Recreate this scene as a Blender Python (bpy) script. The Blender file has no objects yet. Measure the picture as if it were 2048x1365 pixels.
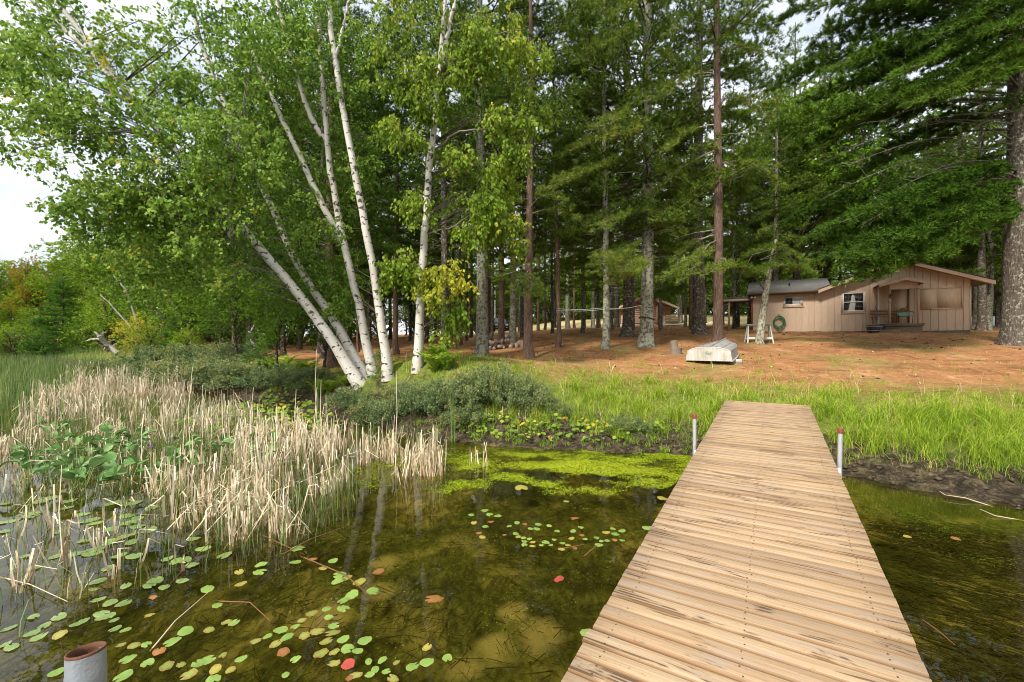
import bpy, math
import numpy as np
from mathutils import Vector, Matrix

rng = np.random.default_rng(7)
C = bpy.context.scene.collection
scene = bpy.context.scene
EYE = 1.85           # camera height above the pond
F = 870.0            # focal length in photo pixels (2048 wide)
CX, CY = 1024.0, 682.5

# ------------------------------------------------------------------ camera, sky, sun, exposure
cam_d = bpy.data.cameras.new("camera"); cam = bpy.data.objects.new("camera", cam_d); C.objects.link(cam)
cam.location = (0, 0, EYE); cam.rotation_euler = (math.radians(90), 0, 0)
cam_d.sensor_width = 36.0; cam_d.lens = 36.0 * F / 2048.0
cam_d.clip_start = 0.05; cam_d.clip_end = 3000
scene.camera = cam

SUN_EL, SUN_AZ = math.radians(46), math.radians(218)      # azimuth clockwise from +Y: behind the camera, to its left
world = bpy.data.worlds.new("World"); scene.world = world; world.use_nodes = True
wn, wl = world.node_tree.nodes, world.node_tree.links
wn.clear()
w_out = wn.new("ShaderNodeOutputWorld"); w_bg = wn.new("ShaderNodeBackground"); w_sky = wn.new("ShaderNodeTexSky")
w_sky.sky_type = 'NISHITA'; w_sky.sun_disc = False; w_sky.sun_elevation = SUN_EL; w_sky.sun_rotation = SUN_AZ
w_sky.air_density = 1.0; w_sky.dust_density = 2.5; w_sky.ozone_density = 1.0
w_tc = wn.new("ShaderNodeTexCoord"); w_map = wn.new("ShaderNodeMapping"); w_map.inputs['Scale'].default_value = (1, 1, 2.6)
w_noise = wn.new("ShaderNodeTexNoise"); w_noise.inputs['Scale'].default_value = 2.2
w_noise.inputs['Detail'].default_value = 7; w_noise.inputs['Roughness'].default_value = 0.55; w_noise.inputs['Distortion'].default_value = 0.4
w_ramp = wn.new("ShaderNodeValToRGB"); w_ramp.color_ramp.elements[0].position = 0.24; w_ramp.color_ramp.elements[1].position = 0.62
w_ramp.color_ramp.elements[0].color = (0.45, 0.45, 0.45, 1); w_ramp.color_ramp.elements[1].color = (1, 1, 1, 1)
w_mix = wn.new("ShaderNodeMix"); w_mix.data_type = 'RGBA'
w_cl = wn.new("ShaderNodeValToRGB"); w_n2 = wn.new("ShaderNodeTexNoise"); w_n2.inputs['Scale'].default_value = 3.1; w_n2.inputs['Detail'].default_value = 6
w_cl.color_ramp.elements[0].position = .34; w_cl.color_ramp.elements[0].color = (.41, .45, .51, 1); w_cl.color_ramp.elements[1].position = .70; w_cl.color_ramp.elements[1].color = (.89, .89, .88, 1)
w_sc = wn.new("ShaderNodeVectorMath"); w_sc.operation = 'SCALE'; w_sc.inputs['Scale'].default_value = 8.0
wl.new(w_map.outputs[0], w_n2.inputs['Vector']); wl.new(w_n2.outputs['Fac'], w_cl.inputs['Fac']); wl.new(w_cl.outputs['Color'], w_sc.inputs[0]); wl.new(w_sc.outputs[0], w_mix.inputs[7])
wl.new(w_tc.outputs['Generated'], w_map.inputs['Vector']); wl.new(w_map.outputs[0], w_noise.inputs['Vector'])
wl.new(w_noise.outputs['Fac'], w_ramp.inputs['Fac']); wl.new(w_ramp.outputs['Color'], w_mix.inputs[0])
wl.new(w_sky.outputs[0], w_mix.inputs[6]); wl.new(w_mix.outputs[2], w_bg.inputs['Color'])
w_bg.inputs['Strength'].default_value = 0.1
wl.new(w_bg.outputs[0], w_out.inputs['Surface'])

sun_d = bpy.data.lights.new("sun", 'SUN'); sun = bpy.data.objects.new("sun", sun_d); C.objects.link(sun)
sun_d.energy = 2.4; sun_d.angle = math.radians(9); sun_d.color = (1.0, 0.95, 0.86)
sd = Vector((math.sin(SUN_AZ) * math.cos(SUN_EL), math.cos(SUN_AZ) * math.cos(SUN_EL), math.sin(SUN_EL)))
sun.rotation_euler = (-sd).to_track_quat('-Z', 'Y').to_euler()
sun.location = sd * 60

scene.view_settings.view_transform = 'Standard'; scene.view_settings.look = 'None'
scene.view_settings.exposure = 1.3; scene.view_settings.gamma = 1.0
scene.render.engine = 'CYCLES'
scene.cycles.max_bounces = 7; scene.cycles.diffuse_bounces = 4; scene.cycles.glossy_bounces = 3
scene.cycles.transmission_bounces = 4; scene.cycles.transparent_max_bounces = 8
scene.cycles.caustics_reflective = False; scene.cycles.caustics_refractive = False
scene.cycles.use_adaptive_sampling = True; scene.cycles.adaptive_threshold = 0.02
scene.cycles.use_denoising = True; scene.cycles.filter_width = 1.0

# ------------------------------------------------------------------ numpy helpers
def unit(v): return v / np.maximum(np.linalg.norm(v, axis=-1, keepdims=True), 1e-9)
def rnd_unit(n, r=rng): return unit(r.normal(size=(n, 3)))

def _hash(ix, iy, s):
    h = (ix.astype(np.int64) * 374761393 + iy.astype(np.int64) * 668265263 + s * 1442695041) & 0xffffffff
    h = ((h ^ (h >> 13)) * 1274126177) & 0xffffffff
    return ((h ^ (h >> 16)) & 0xffff) / 65535.0
def vnoise(x, y, s=0):
    x = np.asarray(x, float); y = np.asarray(y, float)
    ix, iy = np.floor(x), np.floor(y); fx, fy = x - ix, y - iy
    fx = fx * fx * (3 - 2 * fx); fy = fy * fy * (3 - 2 * fy)
    a = _hash(ix, iy, s); b = _hash(ix + 1, iy, s); c = _hash(ix, iy + 1, s); d = _hash(ix + 1, iy + 1, s)
    return (a * (1 - fx) + b * fx) * (1 - fy) + (c * (1 - fx) + d * fx) * fy
def fnoise(x, y, s=0, o=4):
    t, a, n = 0, 0.5, 0
    for k in range(o):
        t = t + a * vnoise(np.asarray(x) * 2 ** k, np.asarray(y) * 2 ** k, s + k * 7); n += a; a *= 0.5
    return t / n

# ------------------------------------------------------------------ terrain
SHORE = np.array([(-260, 190), (-64, 56), (-29, 30), (-11.8, 16.5), (-4.8, 10.9), (-1.2, 8.15), (-.2, 7.57), (2.7, 7.2), (3.6, 6.6),
                  (4.7, 5.95), (5.7, 4.9), (9, 3.3), (16, 0), (60, -20), (400, -150)], float)
PROF_D = [-60, -8, -3, -1, 0, .3, .8, 2, 4, 6.4, 10, 16, 23, 35, 42, 55, 70, 110, 400]
PROF_Z = [-1.4, -.75, -.42, -.2, 0, .07, .26, .68, .98, 1.24, 1.63, 2.22, 2.65, 3.25, 3.95, 5.45, 6.7, 8.0, 10]
PROF_L = [-1.4, -.75, -.42, -.2, 0, .07, .26, .60, .88, 1.08, 1.40, 1.88, 2.25, 2.7, 2.9, 3.1, 3.6, 4.5, 6]
def shore_d(x, y):
    x = np.asarray(x, float); y = np.asarray(y, float)
    best = np.full(x.shape, 1e9)
    for a, b in zip(SHORE[:-1], SHORE[1:]):
        ab = b - a; t = np.clip(((x - a[0]) * ab[0] + (y - a[1]) * ab[1]) / (ab @ ab), 0, 1)
        best = np.minimum(best, np.hypot(x - a[0] - t * ab[0], y - a[1] - t * ab[1]))
    return np.where(y > np.interp(x, SHORE[:, 0], SHORE[:, 1]), best, -best)
def eff_d(x, y):
    d = shore_d(x, y)
    d = d + (fnoise(np.asarray(x) * .9, np.asarray(y) * .9, 3) - .5) * np.clip(np.hypot(x, y) / 12, .35, 2.0)
    return np.where(d < 3, d, np.minimum(d, np.maximum(3, np.asarray(y) - 5.5)))
def height(x, y):
    x = np.asarray(x, float); y = np.asarray(y, float)
    d = eff_d(x, y)
    zr = np.interp(d, PROF_D, PROF_Z); zl = np.interp(d, PROF_D, PROF_L)
    k = np.clip((x + 8) / 14, 0, 1); k = k * k * (3 - 2 * k)
    z = zl * (1 - k) + zr * k
    z = z + .80 * np.exp(-((x + 2.7) ** 2 / 13 + (y - 11.4) ** 2 / 7)) * np.clip((d - .3) / 1.3, 0, 1)
    amp = np.clip(d / 3, .12, 1)
    z = z + (fnoise(x * .35, y * .35, 11) - .5) * .22 * amp + (fnoise(x * 2.2, y * 2.2, 21, 3) - .5) * .07 * np.clip(d / 1.2, .5, 1)
    return z
def h1(x, y): return float(height(np.array([x]), np.array([y]))[0])
def at(px, py, Y): return np.array([(px - CX) / F * Y, Y, EYE + (CY - py) / F * Y])
def water_at(px, py):
    Y = F * EYE / (py - CY); return np.array([(px - CX) / F * Y, Y, 0.0])
def ground_at(px, py, lo=3.0, hi=80.0):
    Ys = np.arange(lo, hi, .05)
    z = height((px - CX) / F * Ys, Ys); rz = EYE + (CY - py) / F * Ys
    k = np.nonzero(rz <= z)[0]
    Y = Ys[k[0]] if len(k) else hi
    return np.array([(px - CX) / F * Y, Y, h1((px - CX) / F * Y, Y)])
def base_at(px, Y):
    x = (px - CX) / F * Y
    return np.array([x, Y, h1(x, Y)])

# ------------------------------------------------------------------ mesh builders
class G:
    def __init__(s): s.v = []; s.f = []; s.r = []; s.b = []; s.n = 0
    def add(s, v, f, r=None, b=None):
        v = np.asarray(v, float).reshape(-1, 3); f = np.asarray(f, np.int64)
        s.v.append(v); s.f.append(f + s.n); s.n += len(v)
        s.r.append(np.broadcast_to(np.asarray(.5 if r is None else r, float), (len(f),)).copy())
        s.b.append(np.zeros_like(v) if b is None else np.asarray(b, float))
        return s
    def mesh(s, name, mat=None, smooth=False, off=None):
        V = np.concatenate(s.v); B = np.concatenate(s.b)
        if off is not None: V = V - np.asarray(off)
        me = bpy.data.meshes.new(name)
        tot = np.concatenate([np.full(len(f), f.shape[1]) for f in s.f])
        loops = np.concatenate([f.ravel() for f in s.f])
        me.vertices.add(len(V)); me.vertices.foreach_set("co", V.astype(np.float32).ravel())
        me.loops.add(len(loops)); me.loops.foreach_set("vertex_index", loops.astype(np.int32))
        me.polygons.add(len(tot))
        me.polygons.foreach_set("loop_start", np.concatenate([[0], np.cumsum(tot)[:-1]]).astype(np.int32))
        if smooth: me.polygons.foreach_set("use_smooth", np.ones(len(tot), bool))
        me.update(calc_edges=True)
        a = me.attributes.new("rnd", 'FLOAT', 'FACE'); a.data.foreach_set("value", np.concatenate(s.r).astype(np.float32))
        if B.any():
            a = me.attributes.new("bark", 'FLOAT_VECTOR', 'POINT'); a.data.foreach_set("vector", B.astype(np.float32).ravel())
        if mat is not None: me.materials.append(mat)
        return me

def tube(g, pts, rad, sides=8, cap=True, r=.5, flare=None):
    pts = np.asarray(pts, float); n = len(pts); rad = np.broadcast_to(np.asarray(rad, float), (n,))
    T = unit(np.gradient(pts, axis=0))
    ref = np.array([1., 0, 0]) if abs(T[:, 2]).mean() > .7 else np.array([0, 0, 1.])
    A = unit(np.cross(T, ref)); B = np.cross(T, A)
    th = np.arange(sides) * 2 * np.pi / sides
    cs, sn = np.cos(th), np.sin(th)
    R = np.repeat(rad[:, None], sides, 1)
    if flare is not None: R = R * flare(th, n)
    v = pts[:, None] + R[..., None] * (cs[None, :, None] * A[:, None] + sn[None, :, None] * B[:, None])
    L = np.concatenate([[0], np.cumsum(np.linalg.norm(np.diff(pts, axis=0), axis=1))])
    bk = np.stack([np.broadcast_to(cs, (n, sides)) * rad.max(), np.broadcast_to(sn, (n, sides)) * rad.max(), np.repeat(L[:, None], sides, 1)], -1) + [3.3, 1.7, .01]
    i = np.arange(n - 1)[:, None] * sides; j = np.arange(sides)[None]; k = (j + 1) % sides
    f = np.stack([i + j, i + k, i + sides + k, i + sides + j], -1).reshape(-1, 4)
    g.add(v.reshape(-1, 3), f, r, bk.reshape(-1, 3))
    if cap:
        for q, fl in ((0, False), (n - 1, True)):
            c = np.concatenate([v[q], pts[q][None]]); a = np.arange(sides); b = (a + 1) % sides
            ff = np.stack([a, b, np.full(sides, sides)], -1)
            g.add(c, ff if fl else ff[:, ::-1], r, np.concatenate([bk[q], bk[q][:1]]))
    return g

def sticks(g, P, Q, r0, r1, r=.5):
    P = np.asarray(P, float).reshape(-1, 3); Q = np.asarray(Q, float).reshape(-1, 3); n = len(P)
    if n == 0: return g
    T = unit(Q - P); ref = np.where(abs(T[:, 2:3]) > .8, np.array([[1., 0, 0]]), np.array([[0, 0, 1.]]))
    A = unit(np.cross(T, ref)); B = np.cross(T, A)
    r0 = np.broadcast_to(r0, (n,)); r1 = np.broadcast_to(r1, (n,))
    vs, bk = [], []
    for c, rr in ((P, r0), (Q, r1)):
        for k in range(3):
            a = k * 2 * np.pi / 3
            vs.append(c + rr[:, None] * (math.cos(a) * A + math.sin(a) * B)); bk.append(c + 1.0)
    v = np.stack(vs, 1); f = []
    for k in range(3): f.append([k, (k + 1) % 3, 3 + (k + 1) % 3, 3 + k])
    f = (np.array(f)[None] + (np.arange(n) * 6)[:, None, None]).reshape(-1, 4)
    return g.add(v.reshape(-1, 3), f, np.repeat(np.broadcast_to(r, (n,)), 3), np.stack(bk, 1).reshape(-1, 3))

def leaves(g, P, axis, L, wid, r, rg=rng, fold=.12):
    """kite shaped leaves, one folded quad each"""
    n = len(P); a = unit(axis); nn = unit(np.cross(a, rnd_unit(n, rg))); b = np.cross(a, nn)
    L = np.broadcast_to(L, (n,))[:, None]; w = np.broadcast_to(wid, (n,))[:, None]
    v = np.stack([P, P + a * L * .42 + b * w * .5 + nn * L * fold, P + a * L, P + a * L * .42 - b * w * .5 + nn * L * fold], 1)
    return g.add(v.reshape(-1, 3), np.arange(n * 4).reshape(-1, 4), r)

def needles(g, P, axis, n, L, w, r, rg=rng, spread=.75):
    N = len(P)
    if N == 0: return g
    p = np.repeat(P, n, 0); a = np.repeat(unit(axis), n, 0)
    d = unit(a + rg.normal(size=(N * n, 3)) * spread)
    b = unit(np.cross(d, rnd_unit(N * n, rg))) * w * .5
    LL = (L * rg.uniform(.7, 1.15, N * n))[:, None]
    v = np.stack([p - b, p + b, p + d * LL], 1)
    rr = np.clip(np.repeat(np.broadcast_to(r, (N,)), n) + rg.normal(0, .1, N * n), 0, 1)
    return g.add(v.reshape(-1, 3), np.arange(N * n * 3).reshape(-1, 3), rr)

def blades(g, P, ang, lean, h, w, r, seg=3, curl=1.0, rg=rng):
    """grass blades: strips that bend over in direction ang"""
    n = len(P); d = np.stack([np.cos(ang), np.sin(ang), np.zeros(n)], 1); s = np.stack([-np.sin(ang), np.cos(ang), np.zeros(n)], 1)
    rot = rg.uniform(-1, 1, n)[:, None]; s = unit(s + d * rot)
    vs = []
    for k in range(seg + 1):
        t = k / seg; bend = lean * t ** 1.6 * curl
        x = np.sin(bend) * h * t; z = np.cos(np.minimum(bend, 2.2)) * h * t
        c = P + d * x[:, None] + np.array([0, 0, 1.]) * z[:, None]
        ww = (w * (1 - .92 * t ** 1.5) * .5)[:, None]
        vs += [c - s * ww, c + s * ww]
    v = np.stack(vs, 1); m = 2 * (seg + 1)
    f = np.array([[2 * k, 2 * k + 1, 2 * k + 3, 2 * k + 2] for k in range(seg)])
    f = (f[None] + (np.arange(n) * m)[:, None, None]).reshape(-1, 4)
    return g.add(v.reshape(-1, 3), f, np.repeat(r, seg))

def box(g, lo, hi, r=.5, ch=0.0):
    x0, y0, z0 = lo; x1, y1, z1 = hi
    v = [(x0, y0, z0), (x1, y0, z0), (x1, y1, z0), (x0, y1, z0), (x0, y0, z1), (x1, y0, z1), (x1, y1, z1), (x0, y1, z1)]
    f = [(0, 3, 2, 1), (4, 5, 6, 7), (0, 1, 5, 4), (1, 2, 6, 5), (2, 3, 7, 6), (3, 0, 4, 7)]
    return g.add(v, f, r)
def prism(g, poly, ext, r=.5):
    """closed polygon (n,3) extruded along vector ext; ends as fans"""
    p = np.asarray(poly, float); n = len(p); q = p + np.asarray(ext, float)
    v = np.concatenate([p, q, p.mean(0)[None], q.mean(0)[None]])
    a = np.arange(n); b = (a + 1) % n
    g.add(v, np.stack([a, b, b + n, a + n], -1), r)
    g.add(v, np.concatenate([np.stack([b, a, np.full(n, 2 * n)], -1), np.stack([a + n, b + n, np.full(n, 2 * n + 1)], -1)]), r)
    return g
def beam(g, p, q, w, h, r=.5):
    """rectangular bar from p to q"""
    p = np.asarray(p, float); q = np.asarray(q, float); t = unit(q - p)
    ref = np.array([0, 0, 1.]) if abs(t[2]) < .9 else np.array([0, 1., 0])
    a = unit(np.cross(t, ref)); b = np.cross(a, t)
    poly = [p + a * w / 2 + b * h / 2, p - a * w / 2 + b * h / 2, p - a * w / 2 - b * h / 2, p + a * w / 2 - b * h / 2]
    return prism(g, poly, q - p, r)

# ------------------------------------------------------------------ object helpers
def thing(name, label, cat, loc=(0, 0, 0), rotz=0, group=None):
    o = bpy.data.objects.new(name, None); C.objects.link(o); o.location = loc; o.rotation_euler = (0, 0, rotz)
    o["label"] = label; o["category"] = cat
    if group: o["group"] = group
    o.empty_display_size = .2
    return o
def link(name, me, parent=None, loc=(0, 0, 0), rot=(0, 0, 0), scale=(1, 1, 1)):
    o = bpy.data.objects.new(name, me); C.objects.link(o); o.parent = parent
    o.location = loc; o.rotation_euler = rot; o.scale = scale
    if name in ("limbs", "low_limbs", "upper_limbs", "twigs", "yellow_sprig", "dead_branches", "stems", "stalks", "branches"): o["kind"] = "stuff"   # too fine to pick apart
    return o
NTH = "first second third fourth fifth sixth seventh eighth ninth tenth eleventh twelfth thirteenth fourteenth fifteenth sixteenth seventeenth eighteenth nineteenth twentieth twenty-first twenty-second twenty-third twenty-fourth twenty-fifth twenty-sixth".split()
def tag(o, label, cat, group=None, kind=None):
    if label: o["label"] = label
    if cat: o["category"] = cat
    if group: o["group"] = group
    if kind: o["kind"] = kind
    return o
def part(root, name, g, mat, smooth=False, world=True):
    """part whose geometry is given in world coordinates (root unrotated) or in the root's own frame"""
    return link(name, g.mesh(name, mat, smooth, off=root.location if world else None), root)
def sub(parent, root, name, g, mat, smooth=False, world=True):
    return link(name, g.mesh(name, mat, smooth, off=root.location if world else None), parent)

# ------------------------------------------------------------------ materials
class M:
    def __init__(s, name):
        s.m = bpy.data.materials.new(name); s.m.use_nodes = True; s.t = s.m.node_tree; s.n = s.t.nodes; s.l = s.t.links
        s.p = s.n["Principled BSDF"]; s.out = s.n["Material Output"]
    def node(s, t, **kw):
        n = s.n.new(t)
        for k, v in kw.items(): setattr(n, k, v)
        return n
    def val(s, sock, v):
        if hasattr(v, 'is_output'): s.l.new(v, sock)
        else: sock.default_value = v
    def noise(s, vec, scale, detail=4, rough=.55, dist=0):
        n = s.node("ShaderNodeTexNoise"); n.inputs['Scale'].default_value = scale; n.inputs['Detail'].default_value = detail
        n.inputs['Roughness'].default_value = rough; n.inputs['Distortion'].default_value = dist
        if vec is not None: s.l.new(vec, n.inputs['Vector'])
        return n.outputs['Fac']
    def mapping(s, vec, scale=(1, 1, 1), loc=(0, 0, 0)):
        n = s.node("ShaderNodeMapping"); n.inputs['Scale'].default_value = scale; s.val(n.inputs['Location'], loc)
        s.l.new(vec, n.inputs['Vector']); return n.outputs[0]
    def ramp(s, fac, stops):
        n = s.node("ShaderNodeValToRGB"); cr = n.color_ramp
        while len(cr.elements) > 1: cr.elements.remove(cr.elements[0])
        for i, (p, c) in enumerate(stops):
            e = cr.elements[0] if i == 0 else cr.elements.new(p)
            e.position = p; e.color = (*c, 1) if hasattr(c, '__len__') else (c, c, c, 1)
        s.l.new(fac, n.inputs['Fac']); return n.outputs['Color']
    def mix(s, fac, a, b, blend='MIX'):
        n = s.node("ShaderNodeMix", data_type='RGBA', blend_type=blend)
        s.val(n.inputs[0], fac)
        for i, v in ((6, a), (7, b)): s.val(n.inputs[i], v if hasattr(v, 'is_output') else (*v, 1))
        return n.outputs[2]
    def math(s, op, a, b=0.0):
        n = s.node("ShaderNodeMath", operation=op); s.val(n.inputs[0], a); s.val(n.inputs[1], b); return n.outputs[0]
    def attr(s, name, out='Fac'): n = s.node("ShaderNodeAttribute", attribute_name=name); return n.outputs[out]
    def coord(s, o='Object'): return s.node("ShaderNodeTexCoord").outputs[o]
    def pos(s): return s.node("ShaderNodeNewGeometry").outputs['Position']
    def objrnd(s): return s.node("ShaderNodeObjectInfo").outputs['Random']
    def bump(s, h, strength=.4, dist=.02):
        n = s.node("ShaderNodeBump"); n.inputs['Strength'].default_value = strength; n.inputs['Distance'].default_value = dist
        s.l.new(h, n.inputs['Height']); s.l.new(n.outputs[0], s.p.inputs['Normal'])
    def col(s, c): s.val(s.p.inputs['Base Color'], c if hasattr(c, 'is_output') else (*c, 1)); return s
    def rough(s, r): s.val(s.p.inputs['Roughness'], r); return s
    def spec(s, v): s.p.inputs['Specular IOR Level'].default_value = v; return s
    def metal(s, v): s.p.inputs['Metallic'].default_value = v; return s
    def translucent(s, color, fac):
        t = s.node("ShaderNodeBsdfTranslucent"); s.val(t.inputs['Color'], color if hasattr(color, 'is_output') else (*color, 1))
        mx = s.node("ShaderNodeMixShader"); mx.inputs[0].default_value = fac
        s.l.new(s.p.outputs[0], mx.inputs[1]); s.l.new(t.outputs[0], mx.inputs[2]); s.l.new(mx.outputs[0], s.out.inputs['Surface']); return s

MAT = {}
def leafmat(name, stops, trans=.35, rough=.45, spec=.3, hue=0.12):
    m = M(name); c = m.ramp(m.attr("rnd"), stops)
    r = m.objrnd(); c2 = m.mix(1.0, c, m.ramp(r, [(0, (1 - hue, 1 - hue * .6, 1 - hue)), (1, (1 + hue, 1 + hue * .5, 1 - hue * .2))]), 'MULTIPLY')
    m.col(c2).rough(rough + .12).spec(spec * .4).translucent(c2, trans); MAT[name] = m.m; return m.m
leafmat("birch_leaf", [(0, (.075, .16, .022)), (.4, (.18, .32, .042)), (.75, (.32, .46, .085)), (.95, (.40, .49, .10)), (.985, (.5, .44, .06)), (1, (.6, .42, .04))], .4)
leafmat("birch_leaf_pale", [(0, (.08, .16, 0.0130)), (.45, (.20, .31, 0.0292)), (.8, (.33, .42, 0.0585)), (.92, (.45, .46, 0.0715)), (1, (.62, .45, 0.0325))], .4)
leafmat("birch_leaf_yellow", [(0, (.20, .28, .03)), (.5, (.42, .45, .05)), (1, (.62, .50, .06))], .4)
leafmat("broad_leaf", [(0, (.045, .10, 0.0077)), (.5, (.105, .21, 0.0143)), (1, (.20, .32, 0.0248))], .35, hue=.18)
leafmat("broad_leaf_light", [(0, (.07, .14, 0.0090)), (.5, (.18, .30, 0.0210)), (1, (.31, .41, 0.0360))], .38, hue=.2)
leafmat("autumn_leaf", [(0, (.14, .14, .015)), (.5, (.34, .24, .02)), (1, (.50, .30, .03))], .35)
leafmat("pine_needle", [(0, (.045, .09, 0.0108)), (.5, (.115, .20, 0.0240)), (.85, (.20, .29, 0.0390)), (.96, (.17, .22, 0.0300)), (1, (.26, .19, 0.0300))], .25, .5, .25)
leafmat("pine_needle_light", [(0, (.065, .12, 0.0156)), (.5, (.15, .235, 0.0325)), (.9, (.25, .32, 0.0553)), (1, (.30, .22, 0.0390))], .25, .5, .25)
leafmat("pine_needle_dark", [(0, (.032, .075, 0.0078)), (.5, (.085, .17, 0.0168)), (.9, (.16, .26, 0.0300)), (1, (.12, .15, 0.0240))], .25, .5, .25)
leafmat("spruce_needle", [(0, (.045, .12, 0.0175)), (.5, (.10, .23, 0.0315)), (1, (.19, .34, 0.0560))], .25, .5, .2)
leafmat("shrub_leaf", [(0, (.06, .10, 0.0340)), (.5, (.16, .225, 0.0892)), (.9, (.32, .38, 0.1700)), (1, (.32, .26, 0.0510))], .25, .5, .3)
leafmat("fern_leaf", [(0, (.12, .22, .02)), (.5, (.26, .40, .04)), (1, (.42, .46, .06))], .4)
leafmat("grass_blade", [(0, (.09, .17, 0.0112)), (.4, (.22, .36, 0.0263)), (.75, (.38, .49, 0.0562)), (.92, (.50, .48, 0.1125)), (1, (.62, .48, 0.1950))], .3, .5, .25)
leafmat("rush_blade", [(0, (.07, .13, .04)), (.5, (.16, .25, .08)), (.85, (.30, .38, .10)), (1, (.45, .40, .20))], .25, .5, .3)
leafmat("dead_reed", [(0, (.36, .24, .15)), (.35, (.60, .47, .31)), (.75, (.78, .66, .48)), (1, (.86, .77, .61))], .2, .7, .15, .06)
leafmat("marsh_leaf", [(0, (.07, .14, .015)), (.6, (.19, .31, .04)), (.8, (.36, .42, .05)), (.92, (.62, .40, .05)), (1, (.65, .25, .04))], .3)
leafmat("pickerel_leaf", [(0, (.06, .15, .035)), (.6, (.13, .26, .07)), (1, (.25, .38, .15))], .22, .3, .5)
leafmat("duckweed", [(0, (.10, .17, .01)), (.5, (.27, .37, .015)), (1, (.42, .50, .03))], .1, .6, .2)
leafmat("flower_violet", [(0, (.22, .16, .5)), (1, (.4, .3, .65))], .2)

def simple(name, c, rough=.6, spec=.4, metal=0, var=.12, scale=6, bump=0):
    m = M(name); v = m.coord(); n = m.noise(v, scale, 5, .6)
    cc = m.mix(n, tuple(x * (1 - var) for x in c), tuple(min(1, x * (1 + var)) for x in c))
    m.col(cc).rough(rough).spec(spec).metal(metal)
    if bump: m.bump(m.noise(v, scale * 6, 4), bump, .01)
    MAT[name] = m.m; return m.m

def barkmat(name, dark, light, lichen=0, lichen_c=(.42, .45, .33), vs=5.0):
    m = M(name); b = m.attr("bark", 'Vector')
    v = m.mapping(b, (1, 1, .16), None or (0, 0, 0))
    n1 = m.noise(v, vs * 6, 6, .65, .6); n2 = m.noise(b, 2.2, 4)
    c = m.ramp(n1, [(.36, tuple(x * .45 for x in dark)), (.48, dark), (.66, light)])
    c = m.mix(m.ramp(n2, [(.35, 0.), (.7, .5)]), c, tuple(x * .62 for x in dark))
    if lichen:
        l = m.ramp(m.noise(b, 9, 6, .7), [(.60 - lichen * .16, 0.), (.64 - lichen * .12, 1.)])
        c = m.mix(m.math('MULTIPLY', l, .75), c, lichen_c)
    r = m.objrnd(); c = m.mix(1, c, m.ramp(r, [(0, (.85, .85, .85)), (1, (1.15, 1.12, 1.1))]), 'MULTIPLY')
    m.col(c).rough(.9).spec(.15); m.bump(n1, .9, .05); MAT[name] = m.m
barkmat("bark_red", (.165, .105, .075), (.30, .205, .155), .0)
barkmat("bark_grey", (.12, .098, .078), (.235, .20, .165), .35)
barkmat("bark_lichen", (.15, .125, .10), (.28, .25, .21), 1.0)
barkmat("bark_dark", (.06, .048, .038), (.13, .105, .085), .15)
barkmat("branch_wood", (.085, .066, .05), (.19, .15, .115), .1)
barkmat("dead_branch", (.30, .25, .20), (.48, .42, .35), .0)
barkmat("grey_twig", (.16, .135, .11), (.30, .26, .22), .0)
barkmat("snag_wood", (.36, .33, .29), (.62, .58, .52), .0)
def birchmat():
    m = M("bark_birch"); b = m.attr("bark", 'Vector')
    fine = m.noise(m.mapping(b, (2.2, 2.2, 14)), 2.4, 4, .6)
    mark = m.noise(m.mapping(b, (1.6, 1.6, 3.2)), 3.6, 3, .5, .5)
    patch = m.noise(b, 1.3, 5, .6)
    c = m.ramp(patch, [(.3, (.44, .39, .32)), (.5, (.60, .56, .49)), (.7, (.70, .67, .61))])
    c = m.mix(m.ramp(fine, [(.62, 0.), (.74, .4)]), c, (.34, .28, .22))
    c = m.mix(m.ramp(mark, [(.585, 0.), (.61, .95)]), c, (.045, .036, .03))
    m.col(c).rough(.65).spec(.3); m.bump(fine, .25, .01); MAT["bark_birch"] = m.m
birchmat()

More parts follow.
